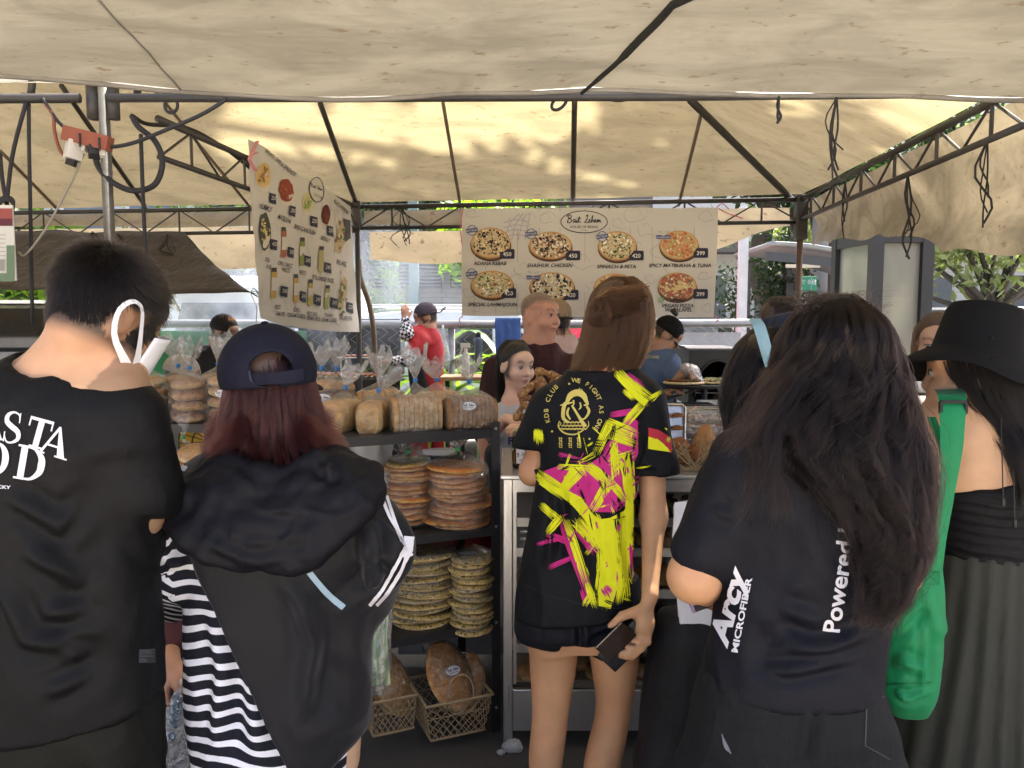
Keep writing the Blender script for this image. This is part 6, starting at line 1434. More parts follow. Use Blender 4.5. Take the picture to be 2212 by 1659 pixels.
def rawpizza(label,c,r_,seed,cols):
 o = thing('raw_pizza',c,label,'pizza'); me = flat_mesh('dough',r_,r_ * .8,.018,seed,bread('raw dough',(.60,.46,.25),(.72,.60,.38),None)); q = link('dough',me,None,o); q.location = c; q.matrix_parent_inverse = MI(o); g = rng(seed); m = MB(); grp = {}
 for i in range(150): a = g.uniform(0,6.28); d = r_ * .82 * math.sqrt(g.random()); k = int(g.integers(0,len(cols))); V,F = lump(.011,.009,.005,i,.4); grp.setdefault(k,MB()).add([Vector(v) + c + Vector((d * math.cos(a),d * .8 * math.sin(a),.017 + g.uniform(0,.01))) for v in V],F)
 for k,mm in grp.items(): tag(mm.build('topping',paint('topping %s' % (cols[k],),cols[k],.6),o,True),None,None,None,'stuff')
rawpizza('raw pizza with dark toppings under the gloved hand',pc + Vector((-.07,-.02,-.009)),.13,3,((.03,.025,.02),(.12,.10,.03),(.30,.08,.05))); rawpizza('raw pizza heaped with grated cheese and herbs',pc + Vector((.16,.02,-.009)),.14,5,((.62,.55,.30),(.66,.6,.38),(.12,.18,.05)))
tb = thing('prep_table',P(1530,950,4.3),'dark prep table of pans behind the cabinet','table'); tc = P(1540,905,4.35)
MB().box((tc.x,4.4,tc.z - .02),(.75,.6,.03),bev=.004).build('top',iron,tb)
for x in (-.34,.34):
 for y in (-.26,.26): MB().bar((tc.x + x,4.4 + y,0),(tc.x + x,4.4 + y,tc.z - .03),.04).build('leg',iron,tb)
def tray(label,u,v,Y,w,d,h,mat,rz=0.):
 p = P(u,v,Y); p.z = max(p.z,tc.z - .003) if abs(Y - 4.4) < .32 else p.z; o = tag(None,'') if 0 else None
 m = MB(); t_ = .004
 m.box(p + Vector((0,0,t_ / 2)),(w,d,t_));
 for s_ in (-1,1): m.box(p + Vector((s_ * (w / 2),0,h / 2)),(t_,d,h)); m.box(p + Vector((0,s_ * (d / 2),h / 2)),(w - t_,t_,h))
 m.box(p + Vector((0,-d / 2 - .006,h)),(w + .02,.012,t_)); return tag(m.build('metal_tray',mat,None),label,'tray'),p
tray('deep dark steel tray on the prep table',1500,893,4.30,.20,.15,.055,iron); tray('shiny steel tray at the back of the prep table',1545,885,4.5,.18,.16,.05,SS)
tag(MB().bar(P(1482,893,4.2),P(1503,878,4.22),.012,.008).build('red_spatula',paint('red silicone',(.5,.02,.02),.5)),'red spatula handle sticking up from the tray','spatula')
for i,(u,v,Y,w) in enumerate(((1500,935,3.75,.30),(1530,925,3.9,.32))):
 p = P(u,v,Y); o = thing('wooden_board',p,('thin wooden serving board nearest the clamshell boxes','wooden serving board with toasted bread bits behind')[i],'board'); MB().box(p,(w,.16,.014),bev=.005).build('board',pwd,o); MB().bar(p + Vector((-.0,.0,0)),p + Vector((-w * .75,.0,0)),.03,.012).build('handle',pwd,o)
 for q in range(5 * i): simple('toast_bit','small toasted bread bit on the wooden board, %s from the left' % ORD[q],'bread','toast bits on the board',p + Vector((-.1 + .05 * q,.0,.006)),lump(.02,.018,.012,60 + q),past)
sb = thing('side_counter',(.62,3.85,0),'low dark counter under the wooden boards','counter'); zc = P(1500,938,3.8).z; MB().box((1.0,3.85,zc - .02),(.95,.5,.03)).build('top',iron,sb)
for x in (.58,1.42): MB().box((x,3.85,(zc - .035) / 2),(.05,.4,zc - .035)).build('leg',iron,sb)
gl_ = P(740,815,5.9); gr = thing('charcoal_grill',(gl_.x,gl_.y,0),'long charcoal grill smoking behind the loaves','grill'); zg = gl_.z
MB().box((gl_.x,6.0,zg - .07),(.62,.36,.12),bev=.006).build('trough',iron,gr)
for x in (-.26,.26): MB().bar((gl_.x + x,6.0,0),(gl_.x + x,6.0,zg - .13),.04).build('leg',iron,gr)
for k in range(14): MB().tube([(gl_.x - .29 + k * .045,5.82,zg),(gl_.x - .29 + k * .045,6.18,zg)],.004,5).build('grate_bar',iron,gr)
meat = bread('charred meat',(.16,.05,.02),(.38,.16,.06),None,sc=60.); g = rng(12)
for k in range(13):
 x = gl_.x - .27 + k * .043; o = thing('skewer',(x,5.9,zg),'grilled meat skewer across the charcoal grill, %s from the left' % ORD[k],'skewer','skewers on the grill'); MB().tube([(x,5.74,zg + .016),(x,6.15,zg + .016)],.003,5).build('stick',pwd,o)
 for q in range(4): V,F = lump(.018,.028,.014,k * 5 + q,.3); MB().add([Vector(v) + Vector((x,5.86 + q * .065,zg + .01)) for v in V],F).build('meat',meat,o,True)
rk = thing('warming_rack',(gl_.x,6.1,zg + .2),'small wire warming rack with skewers over the grill','rack'); zr = P(765,772,6.1).z
MB().box((gl_.x + .1,6.12,zr),(.34,.16,.008)).build('tray',SS,rk)
for x in (-.06,.26): MB().tube([(gl_.x + x,6.12,zg),(gl_.x + x,6.12,zr)],.006,6).build('leg',SS,rk)
for q in range(5): V,F = lump(.022,.05,.012,q,.3); MB().add([Vector(v) + Vector((gl_.x + .0 + q * .045,6.1,zr + .005)) for v in V],F).build('meat',meat,rk,True)
spb = P(1006,812,5.3); o = thing('spray_bottle',spb,'white spray bottle in front of the leafy plant','bottle'); wpl = paint('white bottle plastic',(.72,.73,.72),.4)
MB().lathe([(0,0),(.028,0),(.03,.01),(.026,.14),(.012,.17),(.012,.19)],16,spb).build('body',wpl,o,True); MB().bar(spb + Vector((-.035,0,.21)),spb + Vector((.03,0,.21)),.024,.03).build('nozzle',wpl,o); MB().bar(spb + Vector((-.02,0,.2)),spb + Vector((-.035,0,.15)),.012,.012).build('trigger',wpl,o)
o = thing('side_table',(spb.x,spb.y,0),'small table under the white spray bottle','table'); MB().box(spb + Vector((0,.05,-.014)),(.34,.3,.026),bev=.004).build('top',pwd,o)
for x in (-.13,.13): MB().bar(spb + Vector((x,.05,-.03)),(spb.x + x,spb.y + .05,0),.03).build('leg',iron,o)
ws = P(790,640,6.0); tag(MB().tube(spline([P(775,560,5.75),P(778,600,5.75),P(798,660,5.8),P(808,730,5.85),P(812,850,5.9),Vector((P(812,850,5.9).x,5.9,0))],16),.02,7).build('bent_plank',wd,None,True),'bent weathered wooden strut beside the salad menu','strut')
gc = thing('food_case',P(100,700,3.6),'glass topped food case behind the first customer','case'); c0,c1 = P(-200,760,3.5),P(292,660,3.9)
MB().box(((c0.x + c1.x) / 2,3.75,(c0.z + c1.z) / 2),(c1.x - c0.x,.5,c1.z - c0.z),bev=.02).build('glass',glass('case glass',(.55,.58,.58),.22),gc); MB().box(((c0.x + c1.x) / 2,3.75,c0.z / 2),(c1.x - c0.x,.5,c0.z)).build('base',paint('grey case base',(.2,.2,.21),.5),gc)
MB().box(((c0.x + c1.x) / 2,3.75,c1.z + .01),(c1.x - c0.x + .02,.5,.015)).build('top',SS,gc); MB().box(((c0.x + c1.x) / 2,3.9,c0.z + .1),(c1.x - c0.x - .1,.12,.2)).build('goods',paint('mixed dishes',(.2,.14,.08),.6,var=.6,scale=20.),gc)
tag(drape(-4.6,-1.75,1.50,.5,6.6,9,40,16,.05).build('green_netting',canvas('green shade net',(.10,.30,.18),.5,.6,0.,(.6,1,.8)),None,True),'green shade netting stretched behind the masked worker','netting')
sv = NT('grill smoke'); vv = sv.co(); nn_ = sv.noise(sv.map(vv,(1,1,.7)),2.2,4,.6,.8)
pv = sv.n('ShaderNodeVolumePrincipled'); pv.inputs['Color'].default_value = (.80,.88,1,1); sv.l(sv.math('MULTIPLY',sv.ramp(nn_,[(.42,0.),(.75,1.)]),.55),pv.inputs['Density']); pv.inputs['Anisotropy'].default_value = .35
sm = MB().add(*blob(10,18,lambda t,q: (-1.9 + 1.6 * math.cos(t) * math.cos(q),7.3 + 1.25 * math.cos(t) * math.sin(q),1.75 + .85 * math.sin(t)))).build('smoke',sv.fin(None,pv.outputs[0]),None,True); tag(sm,'thin bluish smoke drifting from the charcoal grill','smoke',None,'stuff')
lp = thing('concrete_lump',P(1110,1618,2.75),'broken lump of concrete on the ground by the cabinet leg','rubble'); p = PZ(1108,1622,0.0); V,F = lump(.035,.028,.028,5,.5,2.5); MB().add([Vector(v) + p for v in V],F).build('lump',conc,lp); V,F = lump(.014,.012,.01,6,.5,2.5); MB().add([Vector(v) + p + Vector((-.045,-.02,0)) for v in V],F).build('chip',conc,lp)
# ================================================================== PEOPLE
def fr(yaw=0,pitch=0,roll=0):
 """columns: right, forward, up; yaw 0 faces away from the camera, + turns to the right; pitch + looks down"""
 return Matrix.Rotation(R(-yaw),3,'Z') @ Matrix.Rotation(R(-pitch),3,'X') @ Matrix.Rotation(R(roll),3,'Y')
def rowsP(Y,rows,dy=0.):
 out = []
 for v,uL,uR,d,*c in rows:
  yy = Y + dy + (c[0] if c else 0); a,b = P(uL,v,yy),P(uR,v,yy); out.append((a.z,(a.x + b.x) / 2,yy,(b.x - a.x) / 2,d))
 return out
def head(b,c,M,s=1.,face=True,neck=None,nr=.054,ears=True,fem=False,k=.02):
 c = Vector(c); L = lambda x,y,z: c + M @ Vector((x,y,z)) * s
 e = lambda p,r,kk=k,op='u',m=M: b.ell(L(*p),[q * s for q in r],kk,op,m)
 e((0,-.012,.034),(.0745,.094,.082)); e((0,.006,-.012),(.067,.083,.085),.03); e((0,.030,-.055),(.054 if fem else .058,.058,.052),.03); e((0,.068,-.094),(.022 if fem else .027,.02,.02),.035)
 e((0,.072,.040),(.050,.022,.028),.03)
 if face:
  for x in (-1,1):
   e((x * .031,.094,.006),(.017,.010,.011),.012,'s'); e((x * .040,.066,-.030),(.024,.026,.022),.03); e((x * .031,.082,.005),(.0135,.0125,.0095),.004)
  b.cap(L(0,.090,.012),L(0,.106,-.024),.0065 * s,.0105 * s,.012); e((.010,.100,-.030),(.008,.009,.007),.008); e((-.010,.100,-.030),(.008,.009,.007),.008)
  e((0,.094,-.054),(.021,.010,.0065),.008); e((0,.091,-.066),(.018,.010,.0075),.007); b.cap(L(-.022,.098,-.0595),L(.022,.098,-.0595),.0016 * s,None,.003,'s')
 if ears:
  for x in (-1,1): e((x * .076,-.006,-.008),(.009,.019,.031),.006); e((x * .0845,-.002,-.006),(.006,.010,.018),.006,'s')
 if neck is not None: b.cap(L(0,-.018,-.045),neck,nr * s,nr * 1.1,.035)
 return L
def skincol(base,lips=(.30,.085,.075),L=None,M=None,c=None,s=1.,scalp=None,brow=None,blush=.0):
 base = np.array(base)
 def f(v):
  o = np.tile(base,(len(v),1)) * (1 + .13 * fbm(v * 9,3))[:,None]; o[:,1:] *= (1 - .10 * fbm(v * 5 + 7,2))[:,None]
  if c is not None:
   q = (v - np.array(c)) @ np.array(M) / s
   lip = np.exp(-((q[:,0] / .02) ** 2 + ((q[:,2] + .060) / .010) ** 2)) * (q[:,1] > .07); o = o * (1 - lip[:,None] * .8) + np.array(lips) * lip[:,None] * .8
   if brow is not None:
    bx = np.abs(q[:,0]); bz = .026 + .010 * np.sin(np.clip((bx - .012) / .036,0,1) * 2.4); bm_ = ((bx > .012) & (bx < .050) & (np.abs(q[:,2] - bz) < .0048) & (q[:,1] > .05)); o[bm_] = np.array(brow) * .6 + o[bm_] * .4
   if scalp is not None:
    w = np.clip(scalp[1](q) * 40 + .5,0,1)[:,None]; o = o * (1 - w * .9) + np.array(scalp[0]) * w * .9
  return np.clip(o,0,1)
 return f
eyem = [None]
def eyes(parent,L,M,s=1.,look=(0,0),iris=(.035,.02,.012)):
 for x in (-1,1):
  c = L(x * .031,.0885,.006); r = .0098 * s; f = (M @ Vector((look[0],1,look[1]))).normalized()
  V,F = blob(8,14,lambda t,p: (r * math.cos(t) * math.cos(p),r * math.cos(t) * math.sin(p),r * math.sin(t))); me = mesh('eye',[Vector(v) + c for v in V],F,True)
  a = me.color_attributes.new('Col','FLOAT_COLOR','POINT')
  for i,v in enumerate(V): d = Vector(v).normalized().dot(f); a.data[i].color = (.008,.006,.005,1) if d > .9 else (*iris,1) if d > .74 else (.42,.38,.35,1)
  link('eye',me,vcol('eye',.15,.6,0.),parent)
  lid = MB(); pts = [L(x * .031 + .0150 * t,.0955 - .006 * t * t,.010 + .0045 * (1 - t * t)) for t in np.linspace(-1,1,9)]; lid.tube(pts,.0016 * s,5); lid.build('eyelid',paint('dark lash',(.03,.02,.018),.7),parent)
def haircap(root,L,M,s,mat,f=.075):
 b = Body(); c = L(0,-.012,.034); b.ell(c,(.081 * s,.100 * s,.088 * s),.01,'u',M); b.ell(L(0,-.03,-.02),(.076 * s,.075 * s,.07 * s),.03,'u',M); b.plane(L(0,f,.072),M @ Vector((0,.8,-.6)),.01); return b.build('hair',mat,root,.006,lambda v,n: .0022 * fbm(v * np.array((90,90,14)),2),1)
def fingers(b,w,d,n,L=.18,curl=(.3,.5,.4),spread=.06,thumb=1,s=1.,k=.008,tpose=(.4,.5)):
 """a hand from wrist w along d; n is the back-of-hand normal; thumb side is d x n * thumb"""
 d = Vector(d).normalized(); n = Vector(n); n = (n - d * n.dot(d)).normalized(); t = d.cross(n).normalized() * thumb; w = Vector(w); s *= L / .18
 pal = w + d * .05 * s; b.cap(w,pal,.026 * s,.030 * s,.02,'u',(n,.6)); b.cap(pal - t * .016 * s,w + d * .085 * s - t * .024 * s,.018 * s,.015 * s,.02); b.cap(pal + t * .012 * s,w + d * .09 * s + t * .022 * s,.018 * s,.015 * s,.02)
 for i,ln in enumerate((.072,.080,.074,.058)):
  off = (1.5 - i) * .0185 * s; p = w + d * (.09 - .004 * abs(i - 1)) * s + t * off; dd = (d + t * (1.5 - i) * spread).normalized(); a = 0; r = (.0085,.009,.0085,.0075)[i] * s; q = p
  for j,fr_ in enumerate((.46,.30,.24)):
   a += curl[j] * (1 + .08 * i); v = dd * math.cos(a) - n * math.sin(a); e = q + v * ln * fr_ * s; b.cap(q,e,r * (1 - .08 * j),r * (.92 - .08 * j),k); q = e
 tb = w + d * .022 * s + t * .024 * s; v = (d * math.cos(.75 - tpose[0] * .3) + t * math.sin(.75) - n * tpose[0]).normalized(); m = tb + v * .04 * s; b.cap(tb,m,.014 * s,.0115 * s,.014); v2 = (v + d * tpose[1] - n * tpose[1] * .6).normalized(); e = m + v2 * .03 * s; b.cap(m,e,.011 * s,.0095 * s,k); v3 = (v2 + d * .3).normalized(); b.cap(e,e + v3 * .024 * s,.0095 * s,.0075 * s,k)
SK = skin_mat()
def person(label,x,y): return thing('person',(x,y,0),label,'person')
tee = lambda n,c,**k: cloth(n,c,.62,500.,.10,.0,**k)
# ---------------------------------------------------------------- man in the black shirt, left
Y = 1.45; pm = person('tall man in a black printed shirt and white face mask, head bowed',-.86,Y)
hc = P(232,672,Y + .02); Mh = fr(32,28,8); skb = (.55,.33,.19)
nb = P(150,800,Y + .03)
b = Body(); L = head(b,hc,Mh,1.02,True,nb + Vector((0,0,-.02)),.060)
b.cap(P(150,795,Y + .02),P(140,865,Y + .04),.062,.09,.04); b.cap(P(60,850,Y),P(250,850,Y),.06,.06,.05)
b.loft(rowsP(Y + .02,[(840,-20,270,.10),(1100,-40,290,.10),(1500,-30,300,.11)]),.05)
shR,elR,wrR = P(268,905,Y),P(300,1110,Y + .02),P(325,1170,Y + .30)
b.chain([shR,elR,wrR],[.055,.042,.030]); fingers(b,wrR,(.1,1,0),(0,0,1),curl=(.4,.6,.5))
shL,elL,wrL = P(-60,905,Y),P(-120,1120,Y + .02),P(-60,1180,Y + .3); b.chain([shL,elL,wrL],[.055,.042,.030]); fingers(b,wrL,(.1,1,0),(0,0,1),thumb=-1,curl=(.4,.6,.5))
hipc = P(140,1480,Y + .03)
for x in (-.10,.10): b.chain([(hipc.x + x,Y + .03,hipc.z),(hipc.x + x * 1.1,Y + .05,.48),(hipc.x + x * 1.1,Y + .03,.06)],[.085,.055,.04]); b.cap((hipc.x + x * 1.1,Y + .02,.035),(hipc.x + x * 1.2,Y + .17,.03),.035,.03)
hl = lambda q: np.minimum(q[:,2] + .066 - np.clip(np.abs(q[:,0]) - .03,0,1) * .12 + .02 * (q[:,1] > .05),.055 - q[:,1] + np.clip(q[:,2],0,1)) * np.where((np.abs(q[:,0]) > .070) & (q[:,2] < .03),0,1)
b.build('body',SK,pm,.0065,None,1,skincol(skb,L=L,M=Mh,c=hc,s=1.02,scalp=((.016,.013,.011),hl)))
def cropped(parent,L,M,s,n,seed,mat,lens,crown=(0.02,-.06,.10),zmin=-.046,stand=.55,rad=.00042,fade=.05):
 g = rng(seed); d = g.normal(0,1,(n * 3,3)); d /= np.linalg.norm(d,axis=1)[:,None]
 p = d * np.array((.0755,.095,.083)) + np.array((0,-.012,.034)); low = p[:,2] < .0; p[low,2] *= 1.4
 lim = zmin + np.clip(np.abs(p[:,0]) - .03,0,1) * 1.1 + .010 * np.sin(p[:,0] * 90); ear = (np.abs(p[:,0]) > .058) & (p[:,2] < .028) & (p[:,1] > -.03); front = (p[:,1] > .055) & (p[:,2] < .075)
 ok = (p[:,2] > lim) & ~ear & ~front; p = p[ok][:n]; d = d[ok][:n]; nn = d / np.array((.0755,.095,.083)); nn /= np.linalg.norm(nn,axis=1)[:,None]
 bt = bvh_of(*[k for k in bpy.data.objects if k.parent == parent and k.name.startswith('body')]); Ma = np.array(M); o0 = np.array(L(0,0,0)); near_ = [bt.find_nearest(Vector(q)) for q in p @ Ma.T * s + o0]; p = (np.array([tuple(q[0]) for q in near_]) - o0) @ Ma / s; nn = np.array([tuple(q[1]) for q in near_]) @ Ma
 c = np.array(crown); fl = p - c; fl -= nn * (fl * nn).sum(1)[:,None]; fl /= np.linalg.norm(fl,axis=1)[:,None] + 1e-6; sw = np.cross(nn,fl); fl = fl * .9 + sw * .35 + np.array((0,0,-.35)) * (p[:,2:3] < .05)
 k = np.clip((p[:,2] + .06) / .10,.0,1); ln = lens[0] + (lens[1] - lens[0]) * k; ln = ln * g.uniform(.7,1.2,len(p)); st = stand + g.normal(0,.15,len(p)); t = np.linspace(0,1,5)
 q = p[:,None] + ln[:,None,None] * (nn[:,None] * (st[:,None] * t - .25 * t * t)[...,None] + fl[:,None] * ((1 - .3 * st)[:,None] * t ** 1.3)[...,None] + g.normal(0,.10,(len(p),1,3)) * (t * t)[None,:,None])
 w = q @ np.array(M).T * s + np.array(L(0,0,0)); return strands('hair',w,rad,mat,parent)
H_black = hair_mat('black hair',(.004,.003,.003),(.010,.008,.007),.32)
cropped(pm,L,Mh,1.03,21000,3,H_black,(.005,.028),rad=.00045)
mk = paint('white mask fabric',(.74,.75,.78),.8,var=.04); mb_ = Body()
Ear = L(.080,-.006,-.01)
def band(pts,w,th):
 V = []; pts = [Vector(p) for p in spline(pts,24)]; c = L(0,.0,-.03)
 for i,p in enumerate(pts):
  t = (pts[min(i + 1,23)] - pts[max(i - 1,0)]).normalized(); n = (p - c).normalized(); sd = t.cross(n).normalized(); ww = w(i / 23) if callable(w) else w
  V += [p + sd * ww + n * th,p - sd * ww + n * th]
 return MB().add(V,[(2 * i,2 * i + 1,2 * i + 3,2 * i + 2) for i in range(23)])
mo = band([L(.058,.070,-.097),L(.074,.034,-.074),L(.083,-.010,-.044),L(.086,-.026,-.004),L(.087,-.014,.023),L(.086,.008,.021),L(.083,.028,-.014),L(.075,.050,-.056),L(.058,.072,-.095)],lambda t: .0045 + .012 * abs(2 * t - 1) ** 4,.002); mo.build('mask_loop',mk,pm,True)
cup = sheet(lambda s_,t_: L(.080 * math.cos(math.pi * (.06 + .88 * s_)) * (1.0 - .25 * t_) ,.040 + .082 * math.sin(math.pi * (.06 + .88 * s_)) ** .8,-.012 - .10 * t_ + .02 * math.sin(math.pi * s_)),26,12,.002); cup.build('face_mask',mk,pm,True)
Ys = Y + .01
def man_shirt(v):
 pass
b = Body()
b.loft(rowsP(Ys,[(738,92,150,.04,.02),(762,40,200,.066,.02),(795,-25,240,.092,.01),(830,-80,275,.112),(880,-115,305,.122),(950,-125,318,.128),(1050,-120,312,.130),(1200,-110,325,.130),(1350,-108,332,.132),(1470,-112,338,.136),(1545,-115,342,.138)]),.04)
b.cap(shR,P(300,1065,Y + .01),.072,.064,.05); b.cap(P(300,1065,Y + .01),P(312,1130,Y + .05),.064,.062,.04); b.cap(shL,P(-140,1100,Y),.08,.076,.05)
cz_ = P(300,1120,Y); b.ops.append((lambda p,cz_=cz_,x_=P(328,1100,Y).x: np.where(p[:,0] > x_,cz_.z - .25 * (p[:,1] - cz_.y) - p[:,2],-1.).astype(np.float32),'i',.004)); b.plane(P(140,1535,Y),(.16,.1,-1))
b.cap(P(235,690,Y),P(138,788,Y + .015),.058,.080,.03,'s')
fo = lambda pts,h,w,Y=Y - .12: ([P(u,v,Y) for u,v in pts],h,w)
mshirt = b.build('shirt',tee('black cotton',(.0035,.0035,.004)),pm,.0075,cloth_disp(.0035,(7,7,5),[fo(((60,1180),(160,1260),(290,1080)),.011,.016),fo(((80,1320),(200,1330),(310,1160)),.010,.015),fo(((120,1420),(230,1420),(320,1280)),.009,.014),fo(((300,950),(270,1060),(300,1180)),.010,.014),fo(((20,1060),(120,1140),(260,1010)),.008,.015),fo(((325,1000),(310,1060),(345,1110)),.008,.012),fo(((90,1500),(180,1470),(300,1400)),.006,.014),fo(((5,1250),(60,1380),(150,1400)),.008,.016)],3),2)
b = Body(); b.loft(rowsP(Y + .02,[(1440,-90,316,.12),(1560,-95,322,.122),(1640,-90,322,.12)]),.05);
for x in (-.09,.085): b.chain([(hipc.x + x,Y + .03,hipc.z - .04),(hipc.x + x,Y + .05,.5),(hipc.x + x,Y + .03,.10)],[.088,.076,.066],.05)
b.build('trousers',tee('dark olive cotton',(.007,.0068,.005)),pm,.011,cloth_disp(.006,(6,6,3),(),5,.006,9),2)
for x in (-.11,.11): MB().add([Vector((hipc.x + x * 1.15,Y + .06,.05)) + Vector(q) for q in lump(.05,.13,.05,3,.05)[0]],lump(.05,.13,.05,3,.05)[1]).build('shoe',paint('black shoe',(.02,.02,.02),.5),pm,True)
bv = bvh_of(mshirt); prn = Print(); WHI = (.70,.70,.74)
def glyph(pr,ch,ox,oy,w,h,rot,col=WHI):
 """bold serif capitals from strokes; unit box, y up"""
 c,s_ = math.cos(rot),math.sin(rot); T = lambda x,y: (ox + (x * w) * c - (y * h) * s_,oy + (x * w) * s_ + (y * h) * c)
 bx = lambda x0,y0,x1,y1: pr.poly([T(x0,y0),T(x1,y0),T(x1,y1),T(x0,y1)],col,1)
 sk = lambda pts,ws: pr.stroke([T(x,y) for x,y in spline(pts,26)],[np.interp(i / 25,np.linspace(0,1,len(ws)),ws) * (w + h) / 2 for i in range(26)],col,1)
 if ch == 'S': sk([(.84,.74),(.76,.92),(.45,.98),(.16,.86),(.16,.66),(.45,.52),(.80,.38),(.86,.16),(.55,.02),(.25,.04),(.10,.26)],[.04,.06,.08,.16,.20,.22,.20,.16,.08,.06,.03]); bx(.80,.66,.86,.98); bx(.08,.02,.14,.34)
 if ch == 'T': bx(.38,.05,.62,.96); bx(.02,.88,.98,.98); bx(.02,.66,.08,.9); bx(.92,.66,.98,.9); bx(.24,0,.76,.06)
 if ch == 'A': pr.poly([T(.0,0),T(.10,0),T(.50,.86),T(.46,1.0)],col,1); pr.poly([T(.46,1.02),T(.54,1.02),T(1.0,0),T(.70,0)],col,1); bx(.24,.30,.74,.37); bx(-.08,0,.22,.055); bx(.60,0,1.08,.055)
 if ch == 'O':
  q = np.linspace(0,2 * math.pi,41)[:-1]; pr.stroke([T(.5 + .39 * math.cos(a),.5 + .45 * math.sin(a)) for a in q],[(.055 + .17 * abs(math.cos(a)) ** 1.5) * (w + h) / 2 for a in q],col,1,True)
 if ch == 'D': bx(.10,0,.34,1.); bx(-.02,0,.2,.06); bx(-.02,.94,.2,1.); sk([(.3,.965),(.6,.93),(.86,.72),(.90,.5),(.86,.28),(.6,.07),(.3,.035)],[.06,.09,.2,.24,.2,.09,.06])
 if ch == 'P': bx(.10,0,.34,1.); sk([(.3,.96),(.75,.92),(.82,.74),(.7,.52),(.3,.5)],[.06,.14,.22,.12,.05])
 if ch == 'F': bx(.10,0,.34,1.); bx(.1,.93,.9,1.); bx(.1,.48,.7,.55)
for ch,x,y,w,h,r_ in (('P',-86,-945,44,64,-.02),('A',-44,-948,50,64,-.06),('S',4,-954,40,68,-.14),('T',50,-960,54,66,-.27),('A',84,-976,58,64,-.30),('F',-100,-1022,44,72,-.02),('O',-98 + 58,-1024,56,74,-.10),('D',30,-1032,60,74,-.18)): glyph(prn,ch,x,y,w,h,r_)
prn.text('GET LUCKY',24,-1056,7,WHI,1,.03,align='r',rot=-.06,width=74); prn.split(9); prn.build('lettering',onto(bv),INK(),mshirt)
prn = Print(); gy = (.10,.10,.11); prn.rect(298,-1432,334,-1402,(.03,.03,.034),1); prn.text('STREET',316,-1412,9,gy,2,.02,width=32,rot=.1); prn.rect(300,-1418,330,-1416,gy,2); prn.text('STA',308,-1430,8,gy,2,.02,width=16,rot=.1); prn.split(8); prn.build('hem_tag',onto(bv),INK(),mshirt)
# ---------------------------------------------------------------- woman with the cap and striped dress
Y = 1.60; pc_ = person('woman in a backward navy cap, black hooded jacket and striped dress',-.50,Y)
hc = P(583,838,Y + .04); Mh = fr(2,10,2); skf = (.62,.42,.27)
b = Body(); L = head(b,hc,Mh,.98,True,P(592,985,Y + .03),.048,fem=True)
b.cap(P(595,985,Y + .03),P(600,1040,Y + .04),.06,.09,.05); b.loft(rowsP(Y + .02,[(1010,500,700,.06,.02),(1060,430,760,.08),(1250,430,770,.09),(1420,450,760,.10),(1560,440,770,.12),(1640,445,760,.12)]),.05)
aL = [P(420,1070,Y),P(345,1240,Y - .02),P(375,1280,Y + .22)]; aR = [P(760,1060,Y),P(815,1225,Y - .02),P(795,1280,Y + .2)]
for a,t_ in ((aL,-1),(aR,1)): b.chain(a,[.045,.036,.026]); fingers(b,a[2],(.15 * -t_,1,-.1),(0,0,1),curl=(.5,.7,.5),thumb=t_,s=.95)
for x0,x1 in ((520,500),(690,700)): a_,c_ = P(x0,1600,Y + .02),P(x1,1659,Y); b.chain([a_,(c_.x,Y + .02,.44),(c_.x,Y + .02,.06)],[.085,.055,.036]); b.cap((c_.x,Y + .02,.032),(c_.x,Y + .18,.028),.033,.028)
b.build('body',SK,pc_,.0075,None,1,skincol(skf,M=Mh,c=hc,scalp=((.022,.009,.009),fullscalp)))
def stripes():
 t = NT('navy and white knit stripes'); a = t.n('ShaderNodeAttribute',attribute_name='S').outputs['Fac']; v = t.co(); n = t.math('MULTIPLY',t.noise(v,60,2),.05)
 f = t.math('FRACT',t.math('ADD',a,n)); m = t.ramp(f,[(.0,0.),(.60,0.),(.615,1.),(.985,1.),(1.,0.)]); col = t.mix(m,(.012,.013,.02),(.78,.79,.84))
 b_ = t.bsdf(Base_Color=col,Roughness=.85,Specular_IOR_Level=.2); rib = t.math('SINE',t.math('MULTIPLY',t.n('ShaderNodeSeparateXYZ').outputs[0],1.)) if 0 else t.noise(t.map(v,(900,900,60)),1,1); t.l(t.bump(rib,.3,.003),b_.inputs['Normal']); return t.fin(b_.outputs[0])
STR = stripes(); b = Body()
dr = [(1020,470,740,.06,.02),(1090,420,770,.088),(1200,412,770,.100),(1320,408,765,.104),(1450,404,765,.114),(1560,410,765,.12),(1640,425,760,.124),(1680,430,755,.124)]
b.loft(rowsP(Y,dr),.05); b.chain([aL[0] + Vector((.02,0,0)),P(345,1215,Y - .02),P(380,1285,Y + .10)],[.074,.070,.060],.04); b.plane(P(590,1668,Y),(-.06,0,-1))
def sS(v):
 d,t = seg_dist(v,aL[0],P(352,1215,Y - .02)); d2,t2 = seg_dist(v,P(352,1215,Y - .02),P(385,1290,Y + .10)); arm = (np.minimum(d,d2) < .085) & (v[:,0] < P(402,1100,Y).x)
 base = v[:,2] + .012 * np.sin((v[:,0] + .5) * 26 + 1) * np.clip((1.25 - v[:,2]) * 2,0,1) + .006 * fbm(v * 8,2); al = np.where(d < d2,v[:,2] + (v[:,0] - aL[0].x) * -.45,v[:,2] + (v[:,0] - aL[0].x) * 1.2 + .02)
 return np.where(arm,al,base) / .0325 + 20
dress = b.build('dress',STR,pc_,.0065,cloth_disp(.003,(8,8,4),[fo(((430,1300),(480,1450),(470,1640)),.009,.020,Y - .11),fo(((560,1300),(540,1480),(560,1650)),.008,.022,Y - .12),fo(((340,1180),(370,1215),(405,1210)),.010,.014,Y - .08)],8),2,None,{'S': sS})
